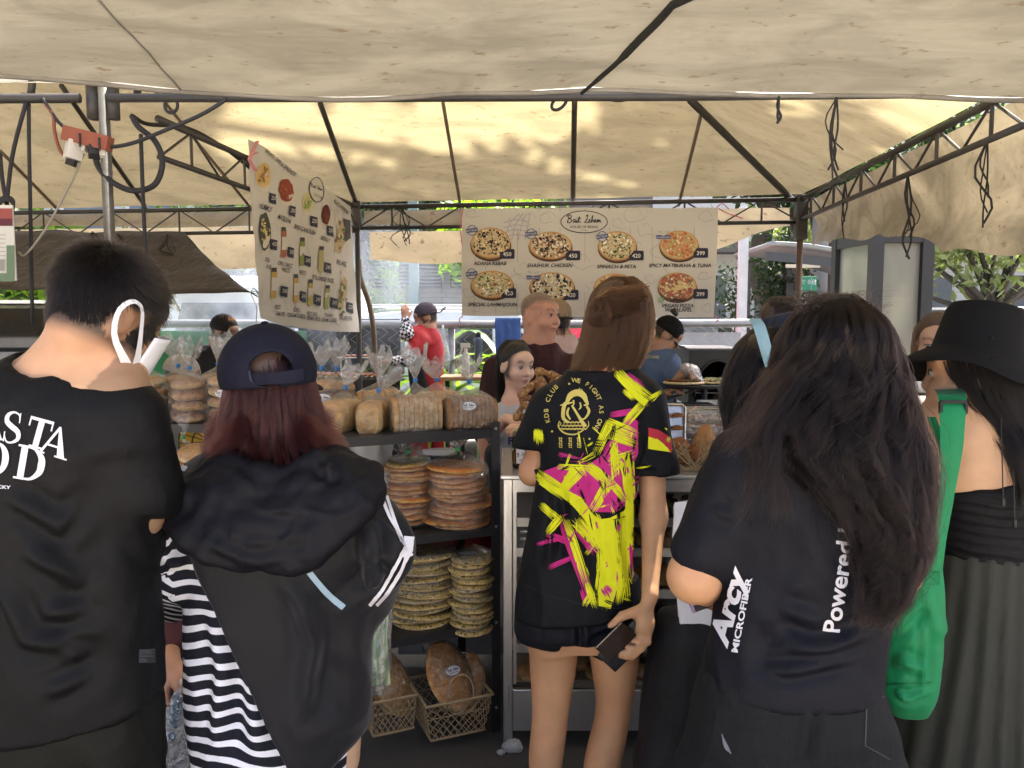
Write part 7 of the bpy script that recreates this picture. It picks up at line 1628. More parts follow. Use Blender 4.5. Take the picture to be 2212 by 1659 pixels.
JK = cloth('black nylon',(.005,.005,.007),.58,600.,.12,.15,.15)
b = Body(); b.loft(rowsP(Y - .004,[(985,480,725,.055,.03),(1015,430,765,.085,.01),(1060,395,800,.110),(1130,398,812,.125),(1250,402,806,.128),(1400,398,800,.134),(1520,395,798,.142),(1600,410,790,.146),(1655,440,760,.146)]),.05)
b.chain([aR[0] + Vector((-.03,0,0)),P(812,1185,Y - .02),P(800,1280,Y + .05)],[.072,.068,.056],.05); b.cap(aL[0] + Vector((.03,0,0)),P(400,1120,Y - .02),.078,.07,.05)
b.plane(P(585,1430,Y),(-1,0,-.46)); b.plane(P(700,1640,Y),(-.0,-.1,-1)); b.plane(P(750,1600,Y),(.55,0,-1),.02)
b.cap(aR[1] + Vector((-.01,.05,-.03)),aR[2],.05,.05,.006,'s')
jack = b.build('jacket',JK,pc_,.007,cloth_disp(.004,(7,7,4),[fo(((640,1260),(680,1400),(650,1560)),.010,.018,Y - .13),fo(((735,1230),(760,1380),(730,1560)),.012,.018,Y - .13),fo(((790,1130),(800,1250),(850,1260)),.012,.016,Y - .1),fo(((800,1060),(850,1140),(870,1200)),.009,.014,Y - .08),fo(((690,1300),(720,1420),(705,1500)),.009,.014,Y - .13),fo(((780,1290),(800,1240),(840,1270)),.012,.012,Y - .1)],12),2)
b = Body()
for k in range(6):
 t = k / 5; vb_ = 1030 + 175 * t; w_ = 105 + 118 * t ** .8; cu = 598 - 10 * t; top = 985 + 78 * t ** 1.4; dd = .085 + .070 * math.sin(min(1,t * 1.15) * 1.5)
 q = [P(cu - w_,top + 8 * t,Y - .00 - .03 * t),P(cu - w_ * .86,top + (vb_ - top) * .55,Y - dd * .72),P(cu - w_ * .45,vb_ - 8,Y - dd * .98),P(cu,vb_ + 6,Y - dd),P(cu + w_ * .45,vb_ - 14,Y - dd * .98),P(cu + w_ * .84,top + (vb_ - top) * .42 - 18 * t,Y - dd * .72),P(cu + w_ * .97,top - 32 * t,Y - .01 - .03 * t)]
 b.chain([Vector(p_) for p_ in spline(q,15)],[(.021 if k < 5 else .026) + .006 * math.sin(i * 1.3 + k * 2) for i in range(15)],.016)
b.build('hood',tee('black jersey',(.004,.004,.0065)),jack,.0055,cloth_disp(.0035,(11,11,14),[fo(((690,985),(735,1060),(765,1110)),.008,.010,Y - .10),fo(((430,1160),(560,1215),(700,1190)),.007,.012,Y - .17)],4),1)
bv = bvh_of(jack); prn = Print(); sb_ = (.30,.42,.50)
prn.stroke(spline([(620,-1165),(660,-1225),(705,-1280),(742,-1312)],24),13,sb_,2)
for d_ in (0,15): prn.stroke(spline([(748 + d_ * .9,-968),(790 + d_,-1010),(818 + d_ * .8,-1065),(842 + d_ * .5,-1120),(868 + d_ * .2,-1170),(888,-1200)],24),6.5,WHI,2); prn.stroke(spline([(884 - d_ * .4,-1170),(868 - d_,-1225),(842 - d_,-1272),(812 - d_,-1306)],20),7,WHI,2)
prn.poly([(872,-1158),(893,-1160),(890,-1190),(876,-1215),(868,-1200)],WHI,2); prn.split(8); prn.build('strap_and_piping',onto(bv,.002),INK(),jack)
lk = Lock(rowsP(Y + .035,[(740,540,625,.05),(772,512,655,.082),(810,497,672,.088),(860,488,684,.096),(900,480,694,.098),(935,472,703,.098),(960,468,712,.096),(980,466,722,.094)]))
H_mar = hair_mat('dyed maroon hair',(.013,.004,.004),(.048,.014,.013),.26)
bs = Body(); lk.shell(bs,f=.88); bs.build('hair',paint('hair underlayer',(.030,.012,.012),.6),pc_,.007)
strands('hair',lk.make(15000,14,5,wave=.003,clump=.55,nclump=120,zend=(-.025,.05),flip=.030,fly=.008,drift=.12,rho=(.84,1.03)),.00030,H_mar,pc_)
CPm = cloth('navy twill',(.008,.009,.020),.8,700.,.08,.0,.12); cc = hc + Vector((.0,-.010,.035))
def capsh(b,k=1.): b.ell(cc,(.100 * k,.112 * k,.103 * k),.01,'u'); return b
b = capsh(Body()); b.plane(cc + Vector((0,0,-.030)),(.07,-.02,-1)); b.ell(cc,(.089,.101,.092),.004,'s'); o_ = P(582,800,Y - .08)
b.ell(o_ + Vector((.002,.0,.002)),(.0415,.06,.036),.004,'s')
capo = b.build('cap',CPm,pc_,.0042,lambda v,n: -.0016 * np.exp(-((v[:,0] - cc.x) / .0022) ** 2) * (v[:,2] > cc.z + .01),1)
bv = bvh_of(capo); prn = Print(); cdk = (.012,.013,.026)
a_ = np.linspace(-.55,math.pi + .55,30); prn.stroke([(582 + 44 * math.cos(t),-(803 - 41 * math.sin(t))) for t in a_],4,(.028,.030,.052),1)
for u,v in ((523,722),(640,722)): prn.disc(u,-v,3.2,3.2,(.006,.006,.012),1,12)
prn.split(8); prn.build('stitching',onto(bv,.0008),CPm if 0 else INK(),capo)
q0,q1 = P(541,822,Y - .072),P(668,806,Y - .05); st_ = spline([P(541,820,Y - .070),P(575,818,Y - .080),P(610,816,Y - .080),P(640,812,Y - .072),P(657,809,Y - .062)],20)
V = [];
for p in st_: V += [Vector(p) + Vector((0,-.004,.0125)),Vector(p) + Vector((0,-.004,-.0115))]
MB().add(V,[(2 * i,2 * i + 1,2 * i + 3,2 * i + 2) for i in range(19)]).build('strap',CPm,capo,True); MB().lathe([(0,0),(.008,0),(.007,.004),(0,.006)],12,cc + Vector((.0,-.012,.1015))).build('button',CPm,capo,True)
MB().add(*(lambda V,F: ([Vector(v) + cc + Vector((0,.125,-.03)) for v in V],F))(*blob(6,20,lambda t,p: (.085 * math.cos(t) * math.cos(p),.075 * math.cos(t) * math.sin(p),.004 * math.sin(t) - .02 * math.cos(p) ** 2)))).build('visor',CPm,capo,True)
bgp = thing('carrier_bag',P(820,1330,Y + .05),'clear carrier bag of spring onions beside the black jacket','bag')
V = []; F = []; n = 26; prof = [(1275,806,825,.012),(1300,785,846,.025),(1340,778,846,.04),(1400,782,843,.05),(1450,790,842,.052),(1485,800,838,.04),(1497,812,830,.012)]
for v,a_,c_,d in prof:
 p,q = P(a_,v,Y + .06),P(c_,v,Y + .06)
 for j in range(n): t = 2 * math.pi * j / n; k = 1 + .12 * math.sin(t * 5 + v * .03); V.append(((p.x + q.x) / 2 + (q.x - p.x) / 2 * math.cos(t) * k,Y + .06 + d * math.sin(t) * k,p.z))
F = [(i * n + j,i * n + (j + 1) % n,(i + 1) * n + (j + 1) % n,(i + 1) * n + j) for i in range(len(prof) - 1) for j in range(n)] + [tuple(range((len(prof) - 1) * n,len(prof) * n))]
MB().add(V,F).build('bag',film('milky carrier film',(.88,.92,.93),.35,.14),bgp,True)
for i in range(9): g = rng(i); x0 = 800 + i * 4; MB().tube([P(x0 + 4,1290,Y + .06),P(x0 + g.uniform(-4,4),1380,Y + .05 + .01 * (i % 3)),P(x0 + g.uniform(-3,5),1478,Y + .06)],[.005,.006,.008],6).build('spring_onion',paint('onion green',(.16,.36,.08) if i % 2 else (.45,.55,.30),.5),bgp,True)
# ---------------------------------------------------------------- woman in the paint splash jersey
Y = 2.12; pj = person('woman in a black jersey splashed yellow and pink with phone in hand',.19,Y)
hc = P(1345,690,Y + .02); Mh = fr(42,6,0); sko = (.55,.30,.16)
b = Body(); L = head(b,hc,Mh,.97,True,P(1302,812,Y),.050,fem=True)
b.cap(P(1300,808,Y),P(1290,860,Y + .01),.045,.05,.04); b.loft(rowsP(Y + .01,[(860,1225,1375,.05),(900,1180,1395,.09),(1080,1185,1350,.09),(1250,1150,1370,.10),(1340,1135,1385,.115),(1385,1150,1375,.10)]),.05)
aR = [P(1402,875,Y),P(1412,1115,Y - .01),P(1404,1285,Y - .13)]; aL = [P(1185,885,Y),P(1150,1020,Y + .03),P(1200,1045,Y + .22)]
b.chain(aR,[.042,.034,.0215],.03); b.chain(aL,[.042,.033,.024],.03)
fingers(b,aL[2],(.5,1,0),(0,0,1),curl=(.5,.6,.5),s=.95)
for rows in ([(1360,1142,1250,.082),(1420,1143,1248,.078),(1480,1147,1238,.068),(1544,1151,1227,.056),(1600,1144,1222,.058),(1659,1141,1212,.056),(1800,1158,1206,.040),(1950,1168,1200,.032)],[(1360,1268,1388,.082),(1411,1272,1381,.078),(1480,1284,1372,.066),(1533,1290,1363,.056),(1600,1272,1352,.058),(1659,1258,1338,.056),(1800,1262,1318,.040),(1950,1270,1302,.032)]):
 b.loft(rowsP(Y,rows),.03,n=2.05); e = rowsP(Y,rows[-1:])[0]; b.chain([(e[1],Y,e[0]),(e[1],Y,.05)],[.034,.036],.03); b.cap((e[1],Y - .02,.035),(e[1] + .02,Y + .15,.028),.034,.027)
w = aR[2]; pal = P(1392,1345,Y - 0.147); b.cap(w,pal,.0215,.027,.02,'u',((.75,-.6,.2),.62)); b.cap(pal,P(1368,1368,Y - 0.147),.024,.018,.02); b.cap(pal,P(1390,1385,Y - 0.150),.020,.016,.02)
for i,(a_,m_,e_) in enumerate((((1398,1372),(1388,1402),(1352,1396)),((1390,1384),(1375,1413),(1340,1408)),((1380,1388),(1366,1420),(1338,1417)),((1400,1362),(1400,1388),(1366,1384)))):
 A_,M_,E_ = P(*a_,Y - 0.152),P(*m_,Y - 0.169),P(*e_,Y - 0.170); r_ = (.0085,.0085,.0075,.0088)[i]; mid = M_.lerp(E_,.55) + Vector((0,-.003,-.001)); b.cap(A_,M_,r_ * 1.05,r_,.006); b.cap(M_,mid,r_,r_ * .92,.004); b.cap(mid,E_,r_ * .92,r_ * .8,.004)
b.cap(P(1385,1318,Y - 0.152),P(1345,1330,Y - 0.167),.016,.012,.014); b.cap(P(1345,1330,Y - 0.167),P(1318,1352,Y - 0.174),.0115,.0085,.006)
b.build('body',SK,pj,.0060,None,1,skincol(sko,M=Mh,c=hc,scalp=((.02,.010,.007),fullscalp)))
ph = thing('mobile_phone',P(1345,1390,Y - 0.162),'black phone in a round badged case held behind her back','phone')
a_,c_ = P(1309,1434,Y - 0.157),P(1388,1356,Y - 0.160); d_ = (c_ - a_).normalized(); MB().box((a_ + c_) / 2,((c_ - a_).length,.012,.066),Matrix((d_,Vector((0,1,0)),d_.cross(Vector((0,1,0))))).transposed(),bev=.005).build('case',paint('black phone case',(.012,.012,.013),.4),ph,auto=40)
MB().box(P(1330,1385,Y - 0.174),(.10,.008,.055),Matrix((d_,Vector((0,1,0)),d_.cross(Vector((0,1,0))))).transposed(),bev=.003).build('screen',paint('phone glass with brown reflection',(.03,.018,.012),.1,spec=.8),ph)  # brown reflection put into the base colour of the glass
pr = Print(); pr.ring(0,0,10,10,1.6,(.42,.40,.36),0,24); pr.disc(0,0,7,7,(.13,.12,.11),0,20); pr.build('badge',lambda x,y,l: P(1362,1388,Y - 0.168) + Vector((x * .0013,-.0005,y * .0013)),INK(),ph)
b = Body(); b.loft(rowsP(Y,[(798,1232,1368,.060,.01),(822,1206,1400,.085),(860,1180,1415,.105),(920,1168,1412,.115),(1000,1164,1385,.112),(1100,1150,1374,.112),(1200,1130,1380,.118),(1270,1116,1393,.130),(1335,1110,1400,.136)]),.04)
b.cap(P(1392,868,Y),P(1418,1010,Y - .01),.060,.056,.04); b.cap(P(1418,1000,Y - .01),P(1420,1050,Y - .01),.0565,.057,.02); b.cap(P(1190,880,Y),P(1150,965,Y + .02),.060,.056,.04)
hem = P(1250,1312,Y); b.plane(hem,(.10,.05,-1)); cutR = P(1418,1022,Y);
b.ops.append((lambda p: np.where((p[:,0] > P(1372,1000,Y).x) ,(cutR.z - p[:,2]),-1.).astype(np.float32),'i',.004)); cutL = P(1150,968,Y)
b.ops.append((lambda p: np.where((p[:,0] < P(1166,960,Y).x) & (p[:,2] > P(0,1010,Y).z),(cutL.z - p[:,2]),-1.).astype(np.float32),'i',.004))
b.cap(P(1418,1000,Y - .01),P(1420,1060,Y - .01),.047,.048,.004,'s')
jer = b.build('jersey',tee('black sports fabric',(.0035,.004,.006)),pj,.006,cloth_disp(.0025,(7,7,4),[fo(((1170,990),(1200,1110),(1180,1230)),.007,.014,Y - .1),fo(((1330,1050),(1330,1180),(1345,1290)),.008,.020,Y - .11),fo(((1375,940),(1395,1000),(1430,1010)),.005,.012,Y - .06),fo(((1250,1000),(1240,1120),(1250,1260)),.006,.022,Y - .115),fo(((1375,880),(1385,950),(1372,1010)),.006,.010,Y - .07)],21),2)
b = Body(); b.loft(rowsP(Y,[(1240,1140,1375,.108),(1310,1124,1388,.117),(1340,1120,1391,.117),(1358,1121,1390,.114)]),.03); b.loft(rowsP(Y,[(1320,1118,1250,.092),(1376,1118,1251,.090)]),.02); b.loft(rowsP(Y,[(1320,1257,1393,.092),(1398,1259,1391,.090)]),.02);
b.build('shorts',tee('black satin',(.006,.007,.011)),pj,.006,cloth_disp(.003,(8,8,5),[fo(((1130,1330),(1180,1345),(1235,1335)),.006,.010,Y - .11),fo(((1250,1320),(1252,1370),(1253,1390)),-.010,.010,Y - .11),fo(((1260,1370),(1310,1350),(1380,1340)),.006,.011,Y - .11)],31),2)
bv = bvh_of(jer); pr = Print(); YE = (.80,.82,.015); PI_ = (.62,.03,.24); BK = (.0035,.004,.006); GO = (.62,.52,.13)
z8 = lambda x,y: ((2040 + x * 720 / 1257) / 1.80832,-(1450 + y * 720 / 1257) / 1.80832)
gz = rng(2024)
def brush(a,c,w,col,layer,n=None,rag=.25):
 """one dry brush stroke: many thin tapered bristles"""
 a = np.array(a,float); c = np.array(c,float); d = c - a; Ln = np.linalg.norm(d); d /= Ln; nn = np.array((-d[1],d[0])); n = n or max(4,int(w / 5)); bw = w / n
 for i in range(n):
  o = (i - (n - 1) / 2) * bw + gz.normal(0,bw * .25); s0 = gz.uniform(-rag,rag) * w * .9 + (abs(o) / w) ** 2 * w * .6; s1 = gz.uniform(-rag,rag) * w * 1.3 - (abs(o) / w) ** 2 * w * .8
  p0 = a + nn * o + d * s0; p1 = c + nn * (o + gz.normal(0,bw * .6)) + d * s1; m1 = p0 * .7 + p1 * .3 + nn * gz.normal(0,bw * .2); m2 = p0 * .35 + p1 * .65; ww = bw * gz.uniform(.8,1.7)
  pr.stroke([z8(*p0),z8(*m1),z8(*m2),z8(*p1)],[ww * .2 * .3167,ww * .3167,ww * .9 * .3167,.05],col,layer)
def blobp(pts,col,layer): pr.poly([z8(*p) for p in pts],col,layer)
blobp([(150,680),(260,640),(420,660),(560,560),(640,440),(720,290),(785,340),(790,560),(720,700),(740,880),(640,960),(500,960),(380,880),(300,800),(200,740)],PI_,1)
for a_,c_,w in (((250,570),(470,640),46),((600,300),(820,260),40),((560,560),(780,330),60),((270,1020),(460,1540),60),((100,1180),(330,1120),26),((180,1340),(380,1250),36),((170,1110),(360,1180),40),((700,20),(830,120),46),((740,1140),(770,1380),50),((160,700),(220,760),40),((380,1060),(520,1240),90),((590,1480),(610,1560),70),((640,1360),(650,1540),30),((410,1480),(440,1580),44),((720,900),(780,800),50)): brush(a_,c_,w,PI_,2)
blobp([(100,720),(170,790),(250,840),(330,900),(420,1010),(470,1080),(540,1180),(560,1260),(540,1330),(520,1420),(520,1600),(600,1620),(640,1500),(690,1420),(720,1400),(730,1180),(770,900),(760,620),(700,560),(660,640),(700,780),(740,880),(690,950),(600,1000),(520,1010),(470,960),(400,860),(310,810),(330,720),(420,650),(330,660),(250,800),(180,760),(110,690)],YE,3)
blobp([(640,10),(690,70),(760,130),(860,200),(830,240),(770,190),(700,110),(650,50)],YE,3)
blobp([(880,210),(940,150),(950,140),(900,200)],YE,3)
for a_,c_,w in (((640,0),(850,220),70),((720,60),(890,190),40),((860,190),(950,140),26),((690,130),(760,200),30),((820,220),(690,370),60),((580,350),(780,430),70),((560,420),(780,500),50),((600,340),(500,560),60),((500,560),(380,620),40),((85,400),(150,470),40),((110,400),(120,490),60),((130,910),(260,1020),50),((170,1110),(270,980),40),((95,700),(330,860),90),((240,650),(480,660),40),((260,830),(420,650),70),((440,640),(600,760),70),((600,740),(470,960),70),((610,760),(720,900),50),((590,620),(760,560),60),((620,480),(640,720),50),((700,560),(720,860),60),((300,1010),(440,1460),50),((360,1010),(540,1220),80),((470,1000),(600,1250),130),((560,1200),(560,1420),110),((640,1000),(680,1400),130),((720,620),(740,1160),70),((540,1330),(510,1600),60),((600,1380),(580,1620),80),((690,1380),(650,1590),60),((700,1360),(720,1560),40),((440,1440),(500,1620),40),((730,1400),(800,1500),40),((730,1120),(790,1260),30),((430,1250),(500,1150),30),((420,1600),(480,1500),40),((620,1040),(740,1000),50)): brush(a_,c_,w,YE,4)
for a_,c_,w in (((640,1010),(650,1100),26),((500,1260),(480,1400),30),((630,360),(600,480),26),((380,480),(560,500),60),((240,600),(420,620),44),((420,620),(520,560),36),((660,900),(700,940),20),((240,900),(230,960),18),((270,930),(262,990),10),((560,480),(640,360),14),((560,600),(620,480),10),((390,800),(430,900),14),((520,740),(560,820),12),((560,1560),(640,1600),20),((690,640),(700,720),18)): brush(a_,c_,w,BK,5)
for a_,c_,w in (((660,1040),(650,1090),22),((560,1470),(600,1540),70),((710,650),(720,700),18),((450,760),(480,900),40),((560,820),(620,960),50),((430,1170),(480,1230),40)): brush(a_,c_,w,PI_,6)
for i in range(90):
 k = gz.integers(0,3); x,y = ((gz.uniform(380,780),gz.uniform(330,700)),(gz.uniform(250,760),gz.uniform(640,1000)),(gz.uniform(300,780),gz.uniform(980,1560)))[k]; a = gz.choice([.9,-.9,1.3,-.5,1.5]) + gz.normal(0,.2); l = gz.uniform(40,130); brush((x,y),(x + l * math.cos(a),y + l * math.sin(a)),gz.uniform(5,13),(YE,YE,BK,PI_)[gz.integers(0,4)],5 + i % 2,3)
pr.stroke([(1122,-1256),(1180,-1284),(1250,-1303),(1330,-1314),(1390,-1306)],1.2,(.03,.03,.035),7)
ex,ey = 355,270
def arc_text(s_,cx,cy,r_,a0,a1,size):
 n = len(s_)
 for i,ch in enumerate(s_):
  if ch == ' ': continue
  a = a0 + (a1 - a0) * (i + .5) / n; x = cx + r_ * math.sin(a) * .92; y = cy - r_ * math.cos(a); u,v = z8(x,y); pr.text(ch,u,v - size * .32 * 0,size,GO,7,.012,rot=-a,sy=1.)
arc_text('KDB CLUB',358,270,192,-1.98,-.62,9.5); arc_text('WE FIGHT AS ONE',350,270,190,-.02,2.32,9.5)
for x,y in ((322,92),(208,410),(458,460)): u,v = z8(x,y); pr.disc(u,v,2.3,2.3,GO,7,12)
def es(pts,w): q = spline([z8(x,y) for x,y in pts],22); pr.stroke(q,[np.interp(i / 21,np.linspace(0,1,len(w)),w) * .3167 for i in range(22)],GO,7)
es([(300,230),(330,170),(380,150),(420,170),(440,215)],[14,40,46,40,20]); es([(400,160),(392,130),(396,118)],[14,10,3]); es([(408,165),(412,140),(404,122)],[10,8,2]); es([(430,190),(445,225),(420,235)],[26,18,8]); es([(395,215),(400,245),(385,265)],[10,12,4])
es([(300,215),(285,260),(285,320),(320,350)],[22,26,24,14]); es([(440,240),(455,275),(430,320),(400,330)],[16,18,12,6]); es([(262,235),(300,225),(345,215)],[6,16,8]); es([(340,235),(380,300),(430,380)],[14,16,30]); es([(350,200),(352,225),(340,245)],[12,10,4]); es([(320,250),(310,290),(330,330)],[10,16,10])
for k in range(3):
 for i in range(7 - k): x = 275 + i * 24 + k * 12; y = 400 - k * 22; pr.stroke([z8(x + 13 * math.cos(a),y - 11 * math.sin(a)) for a in np.linspace(0,math.pi,8)],1.5,GO,7); pr.stroke([z8(x + 7 * math.cos(a),y - 6 * math.sin(a)) for a in np.linspace(0,math.pi,7)],1.2,GO,7)
es([(258,340),(252,380),(290,420),(360,430),(420,400)],[6,8,10,10,6]); es([(250,380),(268,360),(262,345)],[5,6,2]); es([(430,400),(452,370),(450,340)],[5,6,3])
for cx_ in (266,330,386):
 for i in range(6): y = 455 + i * 12; es([(cx_ - 14 + (i % 3) * 3,y),(cx_ + 12 - (i % 2) * 5,y + (i % 2) * 4)],[4,4])
 es([(cx_ - 6,450),(cx_ - 8,520)],[4,3]); es([(cx_ + 6,455),(cx_ + 9,522)],[4,3])
pr.split(11); pr.build('artwork',onto(bv,.001,.00035),vcol('jersey ink',rough=.75,var=.04),jer)
pr = Print(); f0 = [(861,384),(960,440),(1050,555),(1058,565),(1000,548),(930,478),(860,452)]
blobp([(860,384),(930,400),(990,440),(1040,510),(1058,566),(1010,555),(950,480),(861,442)],(.50,.03,.05),1); blobp([(861,445),(920,460),(980,510),(1008,552),(858,528)],YE,1); blobp([(965,386),(1052,400),(1052,500),(1040,480),(1010,430)],YE,1)
st2 = [];
for k in range(18): a = k * math.pi / 9; r_ = 22 if k % 2 == 0 else 8; st2.append((994 + r_ * math.sin(a),466 + 1.3 * r_ * math.cos(a)))
blobp(st2,(.80,.62,.06),2); pr.split(10); pr.build('sleeve_flag',onto(bv,.001),INK(),jer)
H_br = hair_mat('brown hair',(.005,.0025,.0015),(.075,.030,.011),.25)
lk = Lock(rowsP(Y + .02,[(598,1325,1365,.02),(610,1298,1388,.055),(640,1277,1405,.085),(690,1266,1412,.100),(730,1258,1406,.098),(770,1246,1392,.090),(800,1236,1372,.080),(815,1232,1358,.074)]))
bs = Body(); lk.shell(bs,f=.9); bs.plane(P(1386,760,Y + .02),(1,.5,-.25),.02); bs.build('hair',paint('brown hair underlayer',(.022,.011,.007),.6),pj,.007)
strands('hair',lk.make(12500,14,8,wave=.003,clump=.4,nclump=110,zend=(-.012,.045),drift=.22,rho=(.86,1.03),phi=(R(140),R(395)),fly=.006),.00033,H_br,pj)
g = rng(6); bc = P(1293,668,Y - .088); V = []; kb = Body(); kb.chain([bc + Vector((.018 * math.cos(a),0,.020 * math.sin(a))) for a in np.linspace(0,6.3,12)],[.011 + .003 * math.sin(i * 2) for i in range(12)],.008); kb.build('hair_twist',paint('brown hair underlayer',(.022,.011,.007),.6),pj,.005)
for i in range(1600):
 a = g.uniform(0,6.28); r_ = .026 * math.sqrt(g.random()) + .006; ph0 = g.uniform(0,6.28); t = np.linspace(0,1,9); ang = a + t * g.uniform(2,4); V.append(np.stack([bc.x + r_ * np.cos(ang) * (.8 + .3 * t) + .003 * np.sin(t * 9 + ph0),bc.y - .008 * np.sin(t * 3) + g.normal(0,.008) + 0 * t,bc.z + r_ * 1.1 * np.sin(ang) - .015 * t],-1))
for i in range(1500):
 s0 = P(g.uniform(1320,1405),g.uniform(612,690),Y - .04); e0 = bc + Vector((g.normal(0,.012),g.normal(0,.006),g.normal(0,.016))); m0 = (s0 + e0) / 2 + Vector((0,-.032,.012)); V.append(spline([s0,m0,e0],9))
strands('hair',np.array(V),.00034,H_br,pj)
# ---------------------------------------------------------------- one routine for the other figures
def fig(label,Y,hp,M,s,sk,rows,mat,arms=(),neck=None,fem=False,pants=None,h=.008,brow=(.03,.02,.015),sleeve=.6,disp=None,nr=.05,scalp=None,look=(0,0),face=True,legs=True,dn=(1,0,0)):
 hc = P(*hp,Y); root = person(label,hc.x,Y); b = Body(); nk = P(*neck,Y) if neck else hc + Vector((0,0,-.2))
 L = head(b,hc,M,s,face,nk,nr,fem=fem); rr = rowsP(Y,rows); b.loft([(z,x,y,w * .8,d * .75) for z,x,y,w,d in rr],.05); b.cap(nk,nk + Vector((0,0,-.05)),nr,.06,.05); sb = Body(); sb.loft(rr,.04)
 for pts,rs,*hd in arms:
  q = [P(u,v,Y + d) for u,v,d in pts]; b.chain(q,rs,.025); hd = hd[0] if hd else {}
  e = (q[-1] - q[-2]).normalized(); fingers(b,q[-1],hd.get('d',e),hd.get('n',(0,0,1)),curl=hd.get('c',(.4,.5,.4)),thumb=hd.get('t',1),s=.95); sv_ = hd.get('sl',sleeve); k = [q[0]]; ks = [rs[0] + .020]
  for i in range(len(q) - 1):
   f = min(1,sv_ * (len(q) - 1) - i)
   if f > 0: k.append(q[i].lerp(q[i + 1],f)); ks.append(rs[i] + (rs[i + 1] - rs[i]) * f + .015)
  sb.chain(k,ks,.035)
 zb = min(r_[0] for r_ in rr); cx = rr[-1][1] if rr[-1][0] < rr[0][0] else rr[0][1]
 if legs:
  tb_ = Body(); wl = min(.115,max(.08,max(r_[3] for r_ in rr) * .55))
  for x in (-.09,.09): b.chain([(cx + x,Y,zb + .05),(cx + x,Y + .01,.45),(cx + x,Y,.06)],[.07,.05,.035]); b.cap((cx + x,Y,.03),(cx + x + .12 * (M @ Vector((0,1,0))).x,Y + .12 * (M @ Vector((0,1,0))).y,.028),.032,.026); tb_.chain([(cx + x,Y,zb + .06),(cx + x,Y + .01,.45),(cx + x,Y,.09)],[wl,.08,.065],.04)
  tb_.build('trousers',pants or tee('dark jeans',(.02,.022,.03)),root,.013)
 b.build('body',SK,root,h,None,1,skincol(sk,M=M,c=hc,s=s,brow=brow,scalp=scalp or ((.009,.007,.006),fullscalp))); sh_ = sb.build('shirt',mat,root,h,disp or cloth_disp(.004,(8,8,5),(),int(Y * 10)),2)
 if face: eyes(root,L,M,s,look)
 return root,L,hc,sh_
def shell_hair(root,lk,n,seed,hm,um,f=.9,rad=.0004,h=.009,K=12,**k):
 bs = Body(); lk.shell(bs,f=f); bs.build('hair',um,root,h); strands('hair',lk.make(n,K,seed,**k),rad,hm,root)
BKH = paint('black hair underlayer',(.009,.007,.007),.5); H_dark = hair_mat('dark plum hair',(.0022,.0016,.0014),(.009,.0048,.004),.24)
def cap_on(root,L,M,s,mat,dome=(.088,.104,.098),visor=1,yaw=0.,drop=.02):
 c = L(0,-.01,.030); b = Body(); b.ell(c,[q * s for q in dome],.01,'u',M); b.plane(c - M @ Vector((0,0,drop * s)),M @ Vector((0,.1,-1))); b.ell(c,[(q - .006) * s for q in dome],.004,'s',M); o = b.build('cap',mat,root,.0055); Mz = M @ Matrix.Rotation(yaw,3,'Z')
 if visor: V,F = blob(6,20,lambda t,p: (.078 * math.cos(t) * math.cos(p),.075 * math.cos(t) * math.sin(p),.004 * math.sin(t) - .022 * math.cos(p) ** 2)); MB().add([c + Mz @ ((Vector(v) + Vector((0,.115,-drop + .006))) * s) for v in V],F).build('visor',mat,o,True)
 return o
# ---------------------------------------------------------------- long-haired woman in the navy sports shirt
Y = 1.46; rows = [(925,1650,1850,.06,.03),(955,1600,1895,.085,.01),(1000,1566,1922,.11),(1080,1556,1930,.122),(1200,1566,1926,.124),(1300,1552,1918,.124),(1400,1532,1902,.132),(1475,1518,1892,.138)]
ro,L,hc,shn = fig('woman with very long wavy dark hair in a navy sports shirt',Y,(1805,796),fr(14,6,0),1.0,(.52,.28,.145),rows,tee('navy sports knit',(.0045,.005,.009)),
 [([(1612,1000,0),(1500,1245,-.01),(1565,1295,.22)],[.052,.047,.034],{'sl': .38,'d': (.5,1,.1),'t': 1}),([(1895,1000,.02),(1935,1230,.03),(1880,1290,.25)],[.056,.046,.032],{'sl': .38,'t': -1})],(1780,900),True,None,.0068,legs=False,
 disp=cloth_disp(.003,(8,8,5),[fo(((1530,1395),(1650,1420),(1800,1400),(1890,1370)),.010,.014,Y - .13),fo(((1540,1345),(1640,1385),(1760,1390)),.010,.013,Y - .13),fo(((1540,1445),(1700,1450),(1880,1415)),.008,.012,Y - .13),fo(((1580,1230),(1660,1310),(1780,1350)),.007,.014,Y - .13),fo(((1550,1020),(1580,1090),(1590,1170)),.005,.012,Y - .09),fo(((1500,1080),(1545,1105),(1590,1120)),.003,.010,Y - .07),fo(((1640,1120),(1680,1220),(1640,1300)),.006,.018,Y - .13)],40))
b = Body(); b.loft(rowsP(Y,[(1430,1528,1886,.128),(1490,1508,1905,.136),(1560,1494,1922,.144),(1640,1484,1930,.146),(1700,1484,1930,.140)]),.04); c0 = P(1707,1700,Y)
for x in (-.11,.11): b.chain([(c0.x + x,Y,c0.z),(c0.x + x,Y + .02,.45),(c0.x + x,Y,.10)],[.11,.085,.07],.04)
pts_ = b.build('trousers',cloth('washed charcoal denim',(.009,.0093,.0105),.8,300.,.2,.0,.4),ro,.009,cloth_disp(.004,(6,6,4),[fo(((1790,1440),(1760,1560),(1740,1660)),-.007,.008,Y - .14)],44),2)
b = Body()
for x in (-.11,.11): b.cap((c0.x + x,Y,.04),(c0.x + x,Y + .16,.035),.042,.036); b.cap((c0.x + x,Y,.05),(c0.x + x,Y,.2),.045,.045)
b.build('shoes',paint('black shoe',(.02,.02,.02),.5),ro,.01)
bv = bvh_of(pts_); pr = Print(); gy = (.012,.013,.015); lt = (.045,.047,.052)
